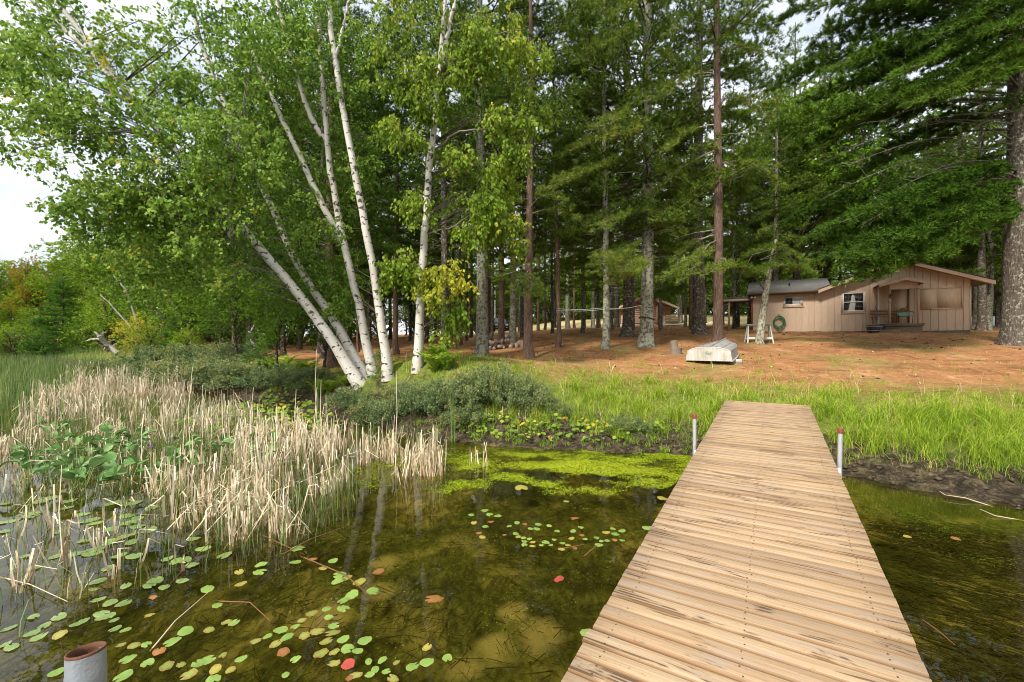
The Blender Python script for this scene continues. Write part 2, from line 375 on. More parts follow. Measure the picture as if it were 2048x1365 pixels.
def groundmat():
    m = M("ground"); P = m.pos(); d = m.attr("shore"); lw = m.attr("lawn")
    big = m.noise(P, .42, 5, .6); mid = m.noise(P, 2.2, 6, .65); fine = m.noise(P, 8, 7, .8, .6); vf = m.noise(m.mapping(P, (1, 1.6, 1)), 60, 4, .7)
    need = m.ramp(fine, [(.28, (.085, .038, .016)), (.40, (.27, .118, .047)), (.54, (.43, .205, .088)), (.66, (.55, .32, .16)), (.76, (.70, .52, .34))])
    need = m.mix(m.ramp(mid, [(.42, 0.), (.66, .8)]), need, m.ramp(vf, [(.3, (.17, .075, .03)), (.6, (.36, .20, .085)), (.8, (.46, .34, .18))]))
    grassy = m.ramp(vf, [(.3, (.13, .11, .03)), (.55, (.27, .22, .07)), (.75, (.36, .31, .12))])
    c = m.mix(m.ramp(big, [(.50, 0.), (.64, .75)]), need, grassy)
    drift = m.noise(P, 1.05, 6, .68, .8); c = m.mix(m.ramp(drift, [(.36, .6), (.50, 0.)]), c, (.15, .062, .026)); c = m.mix(m.ramp(drift, [(.56, 0.), (.70, .45)]), c, (.60, .40, .21))
    lawn = m.ramp(mid, [(.3, (.38, .33, .13)), (.5, (.55, .46, .22)), (.7, (.62, .54, .30))])
    c = m.mix(lw, c, lawn)
    turf = m.ramp(fine, [(.3, (.055, .075, .012)), (.5, (.13, .17, .025)), (.72, (.27, .24, .08))])
    dn = m.math('ADD', d, m.math('MULTIPLY', m.math('SUBTRACT', mid, .5), 2.4))
    c = m.mix(m.ramp(m.math('DIVIDE', dn, 10.), [(.22, 1.), (.42, 0.)]), c, turf)
    mud = m.ramp(fine, [(.34, (.010, .008, .006)), (.48, (.040, .031, .020)), (.60, (.12, .092, .052)), (.72, (.26, .20, .12))])
    c = m.mix(m.ramp(m.math('DIVIDE', dn, 4.), [(.18, 1.), (.34, 0.)]), c, mud)
    bed_n = m.noise(P, .9, 6, .62, 1.1); bed_f = m.noise(m.mapping(P, (1, .55, 1)), 7, 6, .7, 1.4)
    bed = m.ramp(bed_n, [(.36, (.065, .068, .018)), (.48, (.15, .145, .038)), (.57, (.27, .225, .075)), (.66, (.42, .33, .155))])
    bed = m.mix(m.ramp(bed_f, [(.40, .7), (.56, 0.)]), bed, (.045, .034, .012))
    bed = m.mix(m.ramp(m.math('ADD', m.attr('sand'), m.math('MULTIPLY', m.math('SUBTRACT', mid, .5), 1.1)), [(.42, 0.), (.8, .75)]), bed, (.52, .40, .20))
    c = m.mix(m.ramp(m.math('MULTIPLY', d, -1.), [(.0, 0.), (.25, 1.)]), c, bed)
    m.col(c).rough(.95).spec(.1)
    m.bump(m.math('ADD', m.math('MULTIPLY', fine, .7), m.math('MULTIPLY', vf, .5)), .7, .05); MAT["ground"] = m.m
groundmat()

def watermat():
    m = M("water"); P = m.pos(); m.n.remove(m.p)
    n = m.noise(m.mapping(P, (1, 1, 1)), 3.0, 3, .5); n2 = m.noise(P, .6, 2)
    bp = m.node("ShaderNodeBump"); bp.inputs['Strength'].default_value = .045; bp.inputs['Distance'].default_value = .05
    m.l.new(m.math('ADD', n, m.math('MULTIPLY', n2, 2.)), bp.inputs['Height'])
    fr = m.node("ShaderNodeFresnel"); fr.inputs['IOR'].default_value = 1.333; m.l.new(bp.outputs[0], fr.inputs['Normal'])
    gl = m.node("ShaderNodeBsdfGlossy"); gl.inputs['Roughness'].default_value = .015; m.l.new(bp.outputs[0], gl.inputs['Normal'])
    gl.inputs['Color'].default_value = (.95, .97, 1, 1)
    tr = m.node("ShaderNodeBsdfTransparent"); tr.inputs['Color'].default_value = (.68, .67, .40, 1)
    mx = m.node("ShaderNodeMixShader"); m.l.new(fr.outputs[0], mx.inputs[0]); m.l.new(tr.outputs[0], mx.inputs[1]); m.l.new(gl.outputs[0], mx.inputs[2])
    m.l.new(mx.outputs[0], m.out.inputs['Surface']); MAT["water"] = m.m
watermat()

def plankmat():
    m = M("dock_plank"); r = m.objrnd(); comb = m.node("ShaderNodeCombineXYZ")
    m.l.new(m.math('MULTIPLY', r, 57.), comb.inputs[0]); m.l.new(m.math('MULTIPLY', r, 31.), comb.inputs[1]); m.l.new(m.math('MULTIPLY', r, 83.), comb.inputs[2])
    add = m.node("ShaderNodeVectorMath", operation='ADD'); m.l.new(m.coord(), add.inputs[0]); m.l.new(comb.outputs[0], add.inputs[1]); v = add.outputs[0]
    grain = m.noise(m.mapping(v, (1.6, 60, 30)), 1.6, 5, .6, .3)
    broad = m.noise(m.mapping(v, (1.2, 9, 6)), 1.8, 4, .55, .8)
    c = m.ramp(grain, [(.3, (.31, .205, .115)), (.5, (.40, .287, .182)), (.72, (.48, .362, .245))])
    tone = m.ramp(r, [(0, (.72, .69, .66)), (.35, (.96, .94, .89)), (.7, (1.04, 1.02, .95)), (1, (.86, .80, .72))])
    c = m.mix(1, c, tone, 'MULTIPLY')
    c = m.mix(m.ramp(broad, [(.30, .7), (.48, 0.)]), c, (.33, .265, .215))
    ring = m.node("ShaderNodeTexWave", wave_type='BANDS', bands_direction='Y'); m.l.new(m.mapping(v, (.5, 9, 4)), ring.inputs['Vector'])
    ring.inputs['Scale'].default_value = 1.5; ring.inputs['Distortion'].default_value = 5; ring.inputs['Detail'].default_value = 3
    stain = m.noise(m.mapping(v, (1.5, 8, 8)), 1.25, 5, .6, .7)
    st = m.math('MULTIPLY', m.ramp(stain, [(.555, 0.), (.61, 1.)]), m.ramp(ring.outputs['Fac'], [(.25, .25), (.6, 1.)]))
    c = m.mix(m.math('MULTIPLY', st, .8), c, (.050, .024, .010))
    fk = m.math('MULTIPLY', m.ramp(m.noise(v, 55, 3, .6), [(.60, 0.), (.66, 1.)]), m.ramp(m.noise(m.mapping(v, (2, 8, 5)), 1.6, 3), [(.55, 0.), (.63, 1.)]))
    c = m.mix(m.math('MULTIPLY', fk, .7), c, (.24, .13, .045))
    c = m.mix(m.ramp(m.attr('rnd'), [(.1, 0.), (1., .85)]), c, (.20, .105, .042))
    m.col(c).rough(.75).spec(.25); m.bump(m.math('ADD', grain, m.math('MULTIPLY', fk, -.4)), .35, .006); MAT["dock_plank"] = m.m
plankmat()

def padmat(name, base, edge, spot, spots):
    m = M(name); v = m.coord(); r = m.objrnd()
    add = m.node("ShaderNodeVectorMath", operation='ADD'); m.l.new(v, add.inputs[0])
    cb = m.node("ShaderNodeCombineXYZ"); m.l.new(m.math('MULTIPLY', r, 40.), cb.inputs[0]); m.l.new(cb.outputs[0], add.inputs[1])
    n = m.noise(add.outputs[0], 2.6, 4, .6); e = m.attr("rnd")
    c = m.mix(n, tuple(x * .75 for x in base), tuple(x * 1.2 for x in base))
    c = m.mix(m.ramp(m.math('ADD', m.math('MULTIPLY', e, .35), n), [(.72, 0.), (.92, .85)]), c, edge)
    sp = m.noise(add.outputs[0], 6.5, 4, .65)
    c = m.mix(m.ramp(sp, [(spots, 0.), (spots + .04, .9)]), c, spot)
    c = m.mix(1, c, m.ramp(r, [(0, (.82, .85, .8)), (1, (1.15, 1.1, 1.1))]), 'MULTIPLY')
    m.col(c).rough(.35).spec(.45); MAT[name] = m.m
padmat("pad_green", (.19, .31, .07), (.24, .28, .06), (.16, .12, .03), .70)
padmat("pad_olive", (.15, .24, .07), (.22, .24, .08), (.17, .13, .05), .66)
padmat("pad_spotted", (.22, .28, .06), (.28, .10, .04), (.12, .03, .015), .60)
padmat("pad_yellow", (.31, .29, .06), (.28, .18, .04), (.22, .12, .02), .66)
padmat("pad_rust", (.30, .14, .045), (.24, .08, .03), (.10, .04, .015), .60)
padmat("pad_red", (.34, .07, .05), (.50, .06, .05), (.62, .35, .06), .66)

def paintwood(name, c, wear=.12):
    m = M(name); v = m.coord(); r = m.objrnd()
    n = m.noise(m.mapping(v, (6, 6, .7)), 3, 5, .65); n2 = m.noise(v, 1.3, 4)
    cc = m.mix(m.ramp(n, [(.25, 0.), (.75, 1.)]), tuple(x * (1 - wear) for x in c), tuple(min(1, x * 1.1) for x in c))
    cc = m.mix(m.ramp(n2, [(.5, 0.), (.75, .2)]), cc, tuple(x * .7 for x in c))
    cc = m.mix(1, cc, m.ramp(r, [(0, (.93, .93, .92)), (1, (1.05, 1.04, 1.03))]), 'MULTIPLY')
    m.col(cc).rough(.8).spec(.2); MAT[name] = m.m; return m.m
paintwood("siding", (.59, .44, .32)); paintwood("trim", (.62, .465, .335)); paintwood("shutter_board", (.60, .445, .305))
paintwood("fascia", (.55, .40, .28)); paintwood("post_wood", (.50, .34, .225)); paintwood("red_post", (.27, .10, .05))
simple("shed_siding", (.62, .42, .29), .8, .2, var=.1)
simple("foundation", (.15, .12, .09), .9, .2, var=.35, scale=9, bump=.3)
simple("concrete", (.42, .40, .37), .9, .2, var=.2, scale=10, bump=.3)
simple("window_white", (.78, .78, .76), .45, .4, var=.04)
simple("door_paint", (.58, .42, .29), .6, .3, var=.06)
simple("metal_dark", (.03, .028, .026), .45, .5, .6)
simple("metal_rust", (.10, .05, .03), .7, .3, .2, var=.4, scale=20)
simple("pvc_white", (.74, .73, .70), .4, .45, var=.05)
simple("step_wood", (.20, .14, .09), .85, .2, var=.3, scale=8, bump=.3)
simple("old_wood", (.27, .19, .12), .85, .2, var=.35, scale=10, bump=.4)
simple("barrel_wood", (.085, .075, .07), .8, .25, var=.4, scale=12, bump=.3)
simple("hose_green", (.012, .17, .045), .35, .5, var=.15)
simple("saw_green", (.24, .33, .24), .75, .25, var=.3, scale=14)
simple("saw_white", (.55, .58, .52), .75, .25, var=.3, scale=14)
simple("car_black", (.012, .014, .018), .18, .6, .2, var=.1)
simple("tyre", (.018, .018, .018), .85, .2)
simple("rim_metal", (.5, .5, .52), .3, .5, .9)
simple("lamp_glass", (.75, .77, .8), .15, .6)
simple("cap_red", (.20, .045, .03), .5, .4, var=.25, scale=30)
simple("post_alu", (.46, .46, .47), .42, .5, .35, var=.08, scale=12)
simple("galv", (.40, .44, .47), .45, .5, .55, var=.3, scale=18, bump=.2)
simple("rust", (.13, .058, .032), .85, .2, var=.5, scale=40, bump=.3)
simple("rope", (.66, .68, .60), .8, .2)
simple("strap_black", (.02, .02, .022), .7, .3)
simple("log_end", (.45, .32, .19), .85, .2, var=.3, scale=14, bump=.2)
simple("log_bark", (.21, .17, .135), .9, .15, var=.45, scale=16, bump=.6)
simple("white_wall", (.72, .72, .72), .8, .2, var=.08)
simple("asphalt", (.16, .155, .16), .9, .2, var=.2, scale=20)
simple("cone_brown", (.05, .028, .016), .9, .1, var=.4)
simple("chip_pale", (.55, .42, .28), .9, .1, var=.3)
simple("bench_wood", (.30, .19, .11), .8, .2, var=.35, scale=10)
simple("plate_grey", (.33, .31, .26), .6, .3)
simple("mud_clod", (.085, .065, .04), .95, .1, var=.7, scale=5)
simple("weed", (.06, .05, .015), .8, .2, var=.5)
simple("lake_stick", (.17, .085, .035), .8, .2, var=.4)
def rockmat():
    m = M("rock"); v = m.coord(); r = m.objrnd(); n = m.noise(v, 7, 6, .65)
    c = m.mix(n, (.20, .16, .13), (.62, .51, .42)); c = m.mix(1, c, m.ramp(r, [(0, (.45, .42, .4)), (.5, (.85, .8, .75)), (1, (1.2, 1.1, 1.0))]), 'MULTIPLY')
    m.col(c).rough(.9).spec(.2); m.bump(n, .5, .03); MAT["rock"] = m.m
rockmat()
def roofmat():
    m = M("shingle_roof"); v = m.coord(); n = m.noise(v, 1.6, 5, .6); f = m.noise(v, 30, 4, .7)
    c = m.ramp(f, [(.3, (.075, .072, .068)), (.7, (.17, .165, .155))])
    c = m.mix(m.ramp(n, [(.55, 0.), (.72, .7)]), c, (.22, .21, .13)); c = m.mix(m.ramp(m.noise(v, .8, 4), [(.66, 0.), (.72, .6)]), c, (.36, .12, .05))
    m.col(c).rough(.95).spec(.15); m.bump(f, .5, .02); MAT["shingle_roof"] = m.m
roofmat()
def glassmat():
    m = M("window_glass"); m.col((.02, .025, .028)).rough(.04).spec(.9); MAT["window_glass"] = m.m
glassmat()
simple("blind_white", (.72, .73, .72), .5, .4, var=.05)
simple("curtain", (.55, .55, .52), .8, .2, var=.5, scale=7)
def hullmat():
    m = M("boat_alu"); v = m.coord(); n = m.noise(m.mapping(v, (5, .8, 5)), 2, 5, .6); n2 = m.noise(v, 9, 5, .6)
    c = m.ramp(n, [(.3, (.26, .25, .23)), (.6, (.42, .41, .38)), (.8, (.52, .50, .46))]); c = m.mix(m.ramp(n2, [(.55, 0.), (.7, .5)]), c, (.30, .24, .17))
    m.col(c).rough(.5).spec(.4).metal(.25); MAT["boat_alu"] = m.m
    m = M("boat_white"); v = m.coord(); n = m.noise(m.mapping(v, (3, 3, .8)), 2, 5, .6); n2 = m.noise(v, 25, 4)
    c = m.ramp(n, [(.35, (.34, .30, .23)), (.52, (.50, .48, .43)), (.8, (.60, .59, .56))]); c = m.mix(m.ramp(n2, [(.60, 0.), (.68, .6)]), c, (.35, .27, .18))
    m.col(c).rough(.55).spec(.35); MAT["boat_white"] = m.m
    m = M("chair_turquoise"); v = m.coord(); n = m.noise(v, 5, 5, .6)
    s = m.node("ShaderNodeSeparateXYZ"); m.l.new(v, s.inputs[0])
    k = m.math('ADD', m.math('MULTIPLY', s.outputs[2], 1.1), m.math('MULTIPLY', n, .7))
    c = m.ramp(k, [(.98, (.20, .45, .36)), (1.1, (.26, .28, .15)), (1.22, (.22, .12, .05))])
    m.col(c).rough(.7).spec(.25); MAT["chair_turquoise"] = m.m
hullmat()

# ================================================================== ground and water
def build_ground():
    front = np.linspace(-66, 66, 420); back = np.linspace(66, 294, 60)[1:-1]
    ang = np.radians(np.concatenate([front, back])); rad = np.concatenate([[.4], np.geomspace(1.2, 45, 240), np.geomspace(47, 900, 60)])
    A, R = np.meshgrid(ang, rad, indexing='ij'); X = R * np.sin(A); Y = R * np.cos(A)
    Z = height(X, Y); d = eff_d(X, Y); na, nr = X.shape
    Z = Z + np.clip(1 - abs(d - .25) / .55, 0, 1) * (fnoise(X * 5, Y * 7, 55, 5) - .45) * .22     # lumpy mud at the water's edge
    V = np.stack([X, Y, Z], -1).reshape(-1, 3)
    i = np.arange(na)[:, None]; j = np.arange(nr - 1)[None]; i2 = (i + 1) % na
    f = np.stack([i * nr + j, i * nr + j + 1, i2 * nr + j + 1, i2 * nr + j], -1).reshape(-1, 4)
    c = np.arange(na) * nr
    g = G(); g.add(V, f)
    g.v.append(np.array([[0, 0, h1(0, 0)]])); g.b.append(np.zeros((1, 3))); k = g.n; g.n += 1
    ff = np.stack([c, np.roll(c, -1), np.full(na, k)], -1); g.f.append(ff); g.r.append(np.full(na, .5))
    me = g.mesh("ground", MAT["ground"], True)
    D = np.append(d.ravel(), -3.0)
    a = me.attributes.new("shore", 'FLOAT', 'POINT'); a.data.foreach_set("value", D.astype(np.float32))
    lawn = np.clip((Y - (43 - np.clip(X, -10, 20) * .25) + (fnoise(X * .12, Y * .12, 31) - .5) * 12) / 4, 0, 1) * np.clip((X + 12) / 6, 0, 1) * np.clip((70 - Y) / 8, 0, 1)
    sand = np.zeros_like(X)
    def refr(px, py): w = water_at(px, py); return w[:2] * 1.12
    p, q = refr(1870, 1140), refr(2060, 1185); ab = q - p; tt = np.clip(((X - p[0]) * ab[0] + (Y - p[1]) * ab[1]) / (ab @ ab), 0, 1); sand = np.maximum(sand, np.exp(-(np.hypot(X - p[0] - tt * ab[0], Y - p[1] - tt * ab[1]) / .11) ** 2))
    for px, py, r in ((765, 1085, .22), (760, 1130, .2), (600, 1190, .25), (660, 1175, .25), (990, 1225, .25), (1080, 1200, .28), (940, 1250, .2), (1030, 1170, .2), (1850, 1320, .12)):
        c_ = refr(px, py); sand = np.maximum(sand, .9 * np.exp(-((X - c_[0]) ** 2 + (Y - c_[1]) ** 2) / r ** 2))
    a = me.attributes.new("sand", 'FLOAT', 'POINT'); a.data.foreach_set("value", np.append(sand.ravel(), 0).astype(np.float32))
    a = me.attributes.new("lawn", 'FLOAT', 'POINT'); a.data.foreach_set("value", np.append(lawn.ravel(), 0).astype(np.float32))
    o = link("ground", me); o["kind"] = "structure"
build_ground()
def build_water():
    th = np.linspace(0, 2 * np.pi, 96, endpoint=False); g = G()
    v = np.concatenate([np.stack([880 * np.cos(th), 880 * np.sin(th), np.zeros(96)], -1), [[0, 0, 0]]])
    g.add(v, np.stack([np.arange(96), (np.arange(96) + 1) % 96, np.full(96, 96)], -1))
    o = link("water", g.mesh("water", MAT["water"])); o["kind"] = "structure"
build_water()

# ================================================================== dock
D_DIR = np.array([0.51263501, 0.85767781, 0.03992638]); D_ACR = np.array([0.85836225, -0.5130441, 0.])
D_NRM = np.cross(D_ACR, D_DIR); D_L0 = np.array([0.1969349, 1.78472254, EYE - 1.40008406]); D_W = 1.3; D_P = .0988
D_ROT = Matrix((D_ACR, D_DIR, D_NRM)).transposed()
def build_dock():
    rot = D_ROT.to_euler()
    root = thing("dock", "long narrow wooden dock of weathered tan planks running from the water to the grassy bank", "dock", tuple(D_L0))
    root.rotation_euler = rot
    meshes = []
    for k in range(6):                                     # a plank: rounded bar with its length along local x, top at z = 0
        g = G(); w = .0462 + rng.uniform(-.0012, .0012); t = .036; c = .007
        prof = [(-w, -t), (w, -t), (w, -c), (w - c * .3, -c * .3), (w - c, 0), (-w + c, 0), (-w + c * .3, -c * .3), (-w, -c)]
        n = 5; xs = np.linspace(0, D_W, n); V = []
        for x in xs:
            bow = rng.uniform(-.0012, .0012); cup = rng.uniform(-.0015, .001)
            V += [(x, y + bow, z + cup) for y, z in prof]
        m_ = len(prof); i = np.arange(n - 1)[:, None] * m_; j = np.arange(m_)[None]; kk = (j + 1) % m_
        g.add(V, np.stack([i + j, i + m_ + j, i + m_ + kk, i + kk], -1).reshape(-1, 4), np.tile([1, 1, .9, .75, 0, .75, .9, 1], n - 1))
        for base, rev in ((0, True), ((n - 1) * m_, False)):
            q = [base + a for a in range(m_)]; fan = [(q[0], q[a], q[a + 1]) for a in range(1, m_ - 1)]
            g.f.append(np.array(fan)[:, ::-1] if rev else np.array(fan)); g.r.append(np.full(m_ - 2, .5))
        meshes.append(g.mesh("plank", MAT["dock_plank"]))
    s = -1.55; k = 0
    while s < 7.36:
        o = link("plank", meshes[rng.integers(6)], root, (rng.normal(0, .0012), s, rng.normal(0, .0009)), (rng.normal(0, .005), rng.normal(0, .001), rng.normal(0, .002)))
        if rng.random() < .03: o.location.x -= .012
        if rng.random() < .5: o.rotation_euler.z += math.pi; o.location.x += D_W; o.location.y += 0
        s += D_P + rng.normal(0, .0008); k += 1
    for x in (.07, .61, 1.16):
        g = G(); box(g, (x, -1.6, -.20), (x + .05, 7.35, -.04)); part(root, "stringer", g, MAT["step_wood"], world=False)
    g = G(); box(g, (.03, 7.30, -.20), (D_W - .03, 7.345, -.045)); part(root, "end_board", g, MAT["step_wood"], world=False)
    g = G(); sN = -1.55; th6 = np.arange(6) * np.pi / 3
    while sN < 7.3:                                         # nail heads, two over each stringer
        for x in (.095, .635, 1.185):
            for dy in (-.024, .024):
                cx_, cy_ = x + rng.normal(0, .006), sN + dy + rng.normal(0, .003); g.add([(cx_ + .0042 * math.cos(a), cy_ + .0042 * math.sin(a), .0022) for a in th6], [(0, 1, 2, 3), (0, 3, 4, 5)])
        sN += D_P
    o = part(root, "nail_heads", g, MAT["metal_rust"], world=False); o["kind"] = "stuff"
    # posts with red caps
    for px, pt, pb, sp, off, lean in ((1389, 828, 917, 3.50, -.05, 0.0), (1681, 856, 972, 3.32, D_W + .05, .02)):
        best = min(np.linspace(1, 7, 600), key=lambda q: abs(CX + F * (D_L0 + D_DIR * q + D_ACR * off)[0] / (D_L0 + D_DIR * q + D_ACR * off)[1] - px))
        pl = D_L0 + D_DIR * best + D_ACR * off; Y = pl[1]
        ztop = EYE + (CY - pt) / F * Y; zb = h1(pl[0], pl[1]) - .3
        g = G(); R = .021
        tube(g, [(pl[0] + lean * (z - ztop), pl[1], z) for z in np.linspace(zb, ztop - .05, 6)], R, 14)
        inv = Matrix.Translation(Vector(D_L0)) @ D_ROT.to_4x4(); inv.invert()
        me = g.mesh("post", MAT["post_alu"], True); me.transform(inv); o = link("post", me, root); o["label"] = "pale metal dock post with a worn red cap"
        g = G(); tube(g, [(pl[0], pl[1], ztop - .055), (pl[0], pl[1], ztop - .012), (pl[0], pl[1], ztop - .003), (pl[0], pl[1], ztop)], [R * 1.25, R * 1.25, R * 1.1, R * .7], 14)
        me = g.mesh("cap", MAT["cap_red"], True); me.transform(inv); link("cap", me, o)
        g = G(); q = D_L0 + D_DIR * best + D_ACR * (D_W - .02 if off > 0 else .02); zz = q[2] - .12
        beam(g, (q[0], q[1], zz), (pl[0], pl[1], zz), .06, .12); me = g.mesh("bracket", MAT["galv"]); me.transform(inv); link("bracket", me, o)
build_dock()

def build_pipe():
    Y = 1.16; p = at(172, 1300, Y); x, y = p[0], p[1]; ztop = EYE + (CY - 1300) / F * Y; R = .041
    zs = ztop
    root = thing("mooring_pipe", "dented galvanised steel pipe with a rusty open top standing in the water", "pipe", (x, y, -.6))
    g = G(); th = np.arange(32) * 2 * np.pi / 32
    prof = [(R, -.8), (R, -.25), (R * 1.0, -.12), (R * 1.025, -.075), (R * 1.025, -.06), (R, -.05), (R, -.006)]
    def ringtube(g, prof, r=.5):
        n = len(prof); v = np.array([[(x + a * math.cos(t), y + a * math.sin(t), zs + b + .006 * math.cos(t + 1.0) * (1 if b > -.2 else 0)) for t in th] for a, b in prof])
        bk = np.array([[(math.cos(t), math.sin(t), b) for t in th] for a, b in prof])
        i = np.arange(n - 1)[:, None] * 32; j = np.arange(32)[None]; k = (j + 1) % 32
        g.add(v.reshape(-1, 3), np.stack([i + j, i + k, i + 32 + k, i + 32 + j], -1).reshape(-1, 4), r, bk.reshape(-1, 3))
    ringtube(g, prof); part(root, "pipe_wall", g, MAT["galv"], True)
    g = G(); ringtube(g, [(R, -.006), (R * 1.01, 0), (R * .90, .001), (R * .87, -.012)]); part(root, "rusty_rim", g, MAT["rust"], True)
    g = G(); ringtube(g, [(R * .87, -.012), (R * .86, -.10), (R * .86, -.5)]); part(root, "inner_wall", g, MAT["galv"], True)
    g = G(); ringtube(g, [(R * .865, -.012), (R * .84, -.05), (R * .855, -.09)]); 
    # rusty run-off inside, on one side only
    keep = [f for f in g.f[0] if (math.cos(th[f[0] % 32] - 2.6) > .35)]
    g.f[0] = np.array(keep); g.r[0] = np.full(len(keep), .5); part(root, "rust_streak", g, MAT["rust"], True)
build_pipe()

# ================================================================== cabin (local x along the front wall, y into the house)
CB_R = np.array([22.66, 21.5]); CB_U = np.array([.858, -.513]); CB_LEN = 9.49
CB_O = CB_R - CB_U * CB_LEN
def cabin():
    z0 = 2.38; zf = 2.72
    root = thing("cabin", "tan board-sided cabin with a low gable roof, small porch and boarded-up window", "cabin", (CB_O[0], CB_O[1], 0), math.atan2(CB_U[1], CB_U[0]))
    P = lambda n, g, m, s=False: part(root, n, g, MAT[m], s, world=False)
    ax, az, sl = 6.78, 6.02, .40                        # gable apex and slope of the roof underside
    xw = 3.5                                            # the wing runs from x=0 to xw, the gable part from xw to the end
    def top(x):
        if x < 3.4: return 4.62
        return min(az - abs(x - ax) * sl, 9)
    L = CB_LEN
    # dark backing wall set behind the boards
    g = G(); pts = [(0.02, .04, z0), (L - .02, .04, z0), (L - .02, .04, top(L) - .02), (ax, .04, az - .05), (3.4, .04, top(3.41) - .02), (0.02, .04, 4.6)]
    prism(g, pts[::-1], (0, .12, 0)); P("wall_core", g, "siding")
    g = G(); box(g, (L - .14, .16, z0), (L - .02, 7.0, 4.6)); P("side_wall", g, "siding")
    g = G(); box(g, (.02, .17, z0), (.14, 4.4, 4.6)); P("side_wall", g, "siding")
    g = G(); box(g, (0.02, 4.3, z0), (3.5, 4.42, 4.6)); P("back_wall", g, "siding")
    g = G(); prism(g, [(3.4, 7.0, z0), (L - .02, 7.0, z0), (L - .02, 7.0, top(L)), (ax, 7.0, az - .05), (3.4, 7.0, top(3.41))][::-1], (0, .1, 0)); P("back_wall", g, "siding")
    holes = [(1.62, 2.60, 3.86, 4.46), (4.36, 5.44, 3.40, 4.56), (6.40, 7.22, zf, 4.66), (7.55, 9.22, 3.46, 4.56)]
    cuts = sorted(set([0, L] + [round(i * .3048 + .1, 4) for i in range(31)] + [h for a in holes for h in a[:2]]))
    for a, b in zip(cuts[:-1], cuts[1:]):
        if b - a < .02: continue
        segs = [(z0, None)]
        for h in holes:
            if a >= h[0] - .001 and b <= h[1] + .001:
                segs = [(z0, h[2]), (h[3], None)] if h[2] > z0 + .1 else [(h[3], None)]
        for lo, hi in segs:
            ga = .007 if any(abs(a - (i * .3048 + .1)) < .001 for i in range(31)) else .0
            x0, x1 = a + ga, b - .007
            ta, tb = (hi, hi) if hi else (top(x0) - .03, top(x1) - .03)
            if min(ta, tb) - lo < .05: continue
            poly = [(x0, 0, lo), (x1, 0, lo), (x1, 0, tb)] + ([(ax, 0, az - .03)] if (x0 < ax < x1 and not hi) else []) + [(x0, 0, ta)]
            g = G(); prism(g, poly, (0, .038, 0)); P("siding_board", g, "siding")
    # corner boards
    for x in (.0, L): 
        g = G(); box(g, (x - .03 if x else -.025, -.02, z0 - .02), (x + .025 if x else .075, .10, (4.58 if x else 4.55))); P("corner_board", g, "red_post" if x == 0 else "trim")
    g = G(); box(g, (.03, .02, 1.6), (L - .03, .14, z0 - .004)); P("foundation", g, "foundation")
    g = G(); box(g, (L - .15, .15, 1.6), (L - .03, 6.9, z0 - .004)); P("foundation", g, "foundation")
    # main roof: two slabs with fascia boards along the rake
    ov = .72; y0, y1 = -.45, 7.4
    for s in (-1, 1):
        xe = (L + ov) if s > 0 else (3.30)
        ze = az - abs(xe - ax) * sl; th = .09
        g = G(); poly = [(ax, y0, az + .03), (xe, y0, ze + .03), (xe, y0, ze + .03 + th), (ax, y0, az + .03 + th)]
        prism(g, poly if s < 0 else poly[::-1], (0, y1 - y0, 0)); P("roof_slab", g, "shingle_roof")
        g = G(); poly = [(ax - s * .0, y0 - .03, az - .10), (xe + s * .01, y0 - .03, ze - .10), (xe + s * .01, y0 - .03, ze + .085), (ax, y0 - .03, az + .085)]
        prism(g, poly if s < 0 else poly[::-1], (0, .028, 0)); P("fascia", g, "fascia")
        g = G(); poly = [(ax, y0 - .05, az + .09), (xe + s * .03, y0 - .05, ze + .09), (xe + s * .03, y0 - .05, ze + .125), (ax, y0 - .05, az + .125)]
        prism(g, poly if s < 0 else poly[::-1], (0, .06, 0)); P("drip_edge", g, "metal_dark")
        g = G(); poly = [(ax, y0, az + .0), (xe, y0, ze + .0), (xe, y0, ze + .026), (ax, y0, az + .026)]
        prism(g, poly if s < 0 else poly[::-1], (0, .6, 0)); P("soffit", g, "siding")
    # wing roof: ridge parallel to the front wall
    ze, zr = 4.70, 5.56; xa, xb = -.22, 3.9
    for s, (ya, za, yb, zb_) in ((0, (-.42, ze, 2.1, zr)), (1, (2.1, zr, 4.7, ze))):
        g = G(); prism(g, [(xa, ya, za), (xa, yb, zb_), (xa, yb, zb_ + .08), (xa, ya, za + .08)], (xb - xa, 0, 0)); P("wing_roof", g, "shingle_roof")
    g = G(); box(g, (xa, -.445, ze - .11), (3.32, -.421, ze + .06)); P("fascia", g, "foundation")
    g = G(); prism(g, [(.05, .02, 4.58), (.05, 4.3, 4.58), (.05, 2.1, zr - .02)], (.1, 0, 0)); P("gable_end", g, "siding")
    g = G(); tube(g, [(1.95, .55, 4.9), (1.95, .55, 5.28)], .045, 10); P("vent_pipe", g, "metal_dark", True)
    # windows
    def window(h, mull, blind):
        x0, x1, za, zb_ = h
        w = G()
        for b in (((x0, -.025, za), (x0 + .07, .06, zb_)), ((x1 - .07, -.025, za), (x1, .06, zb_)), ((x0 + .07, -.025, za), (x1 - .07, .06, za + .08)), ((x0 + .07, -.025, zb_ - .07), (x1 - .07, .06, zb_))): box(w, *b)
        f = P("window", w, "trim"); i0, i1, ia, ib = x0 + .07, x1 - .07, za + .08, zb_ - .07
        w = G(); t = .045
        for b in (((i0, -.035, ia), (i0 + t, .03, ib)), ((i1 - t, -.035, ia), (i1, .03, ib)), ((i0 + t, -.035, ia), (i1 - t, .03, ia + t)), ((i0 + t, -.035, ib - t), (i1 - t, .03, ib))): box(w, *b)
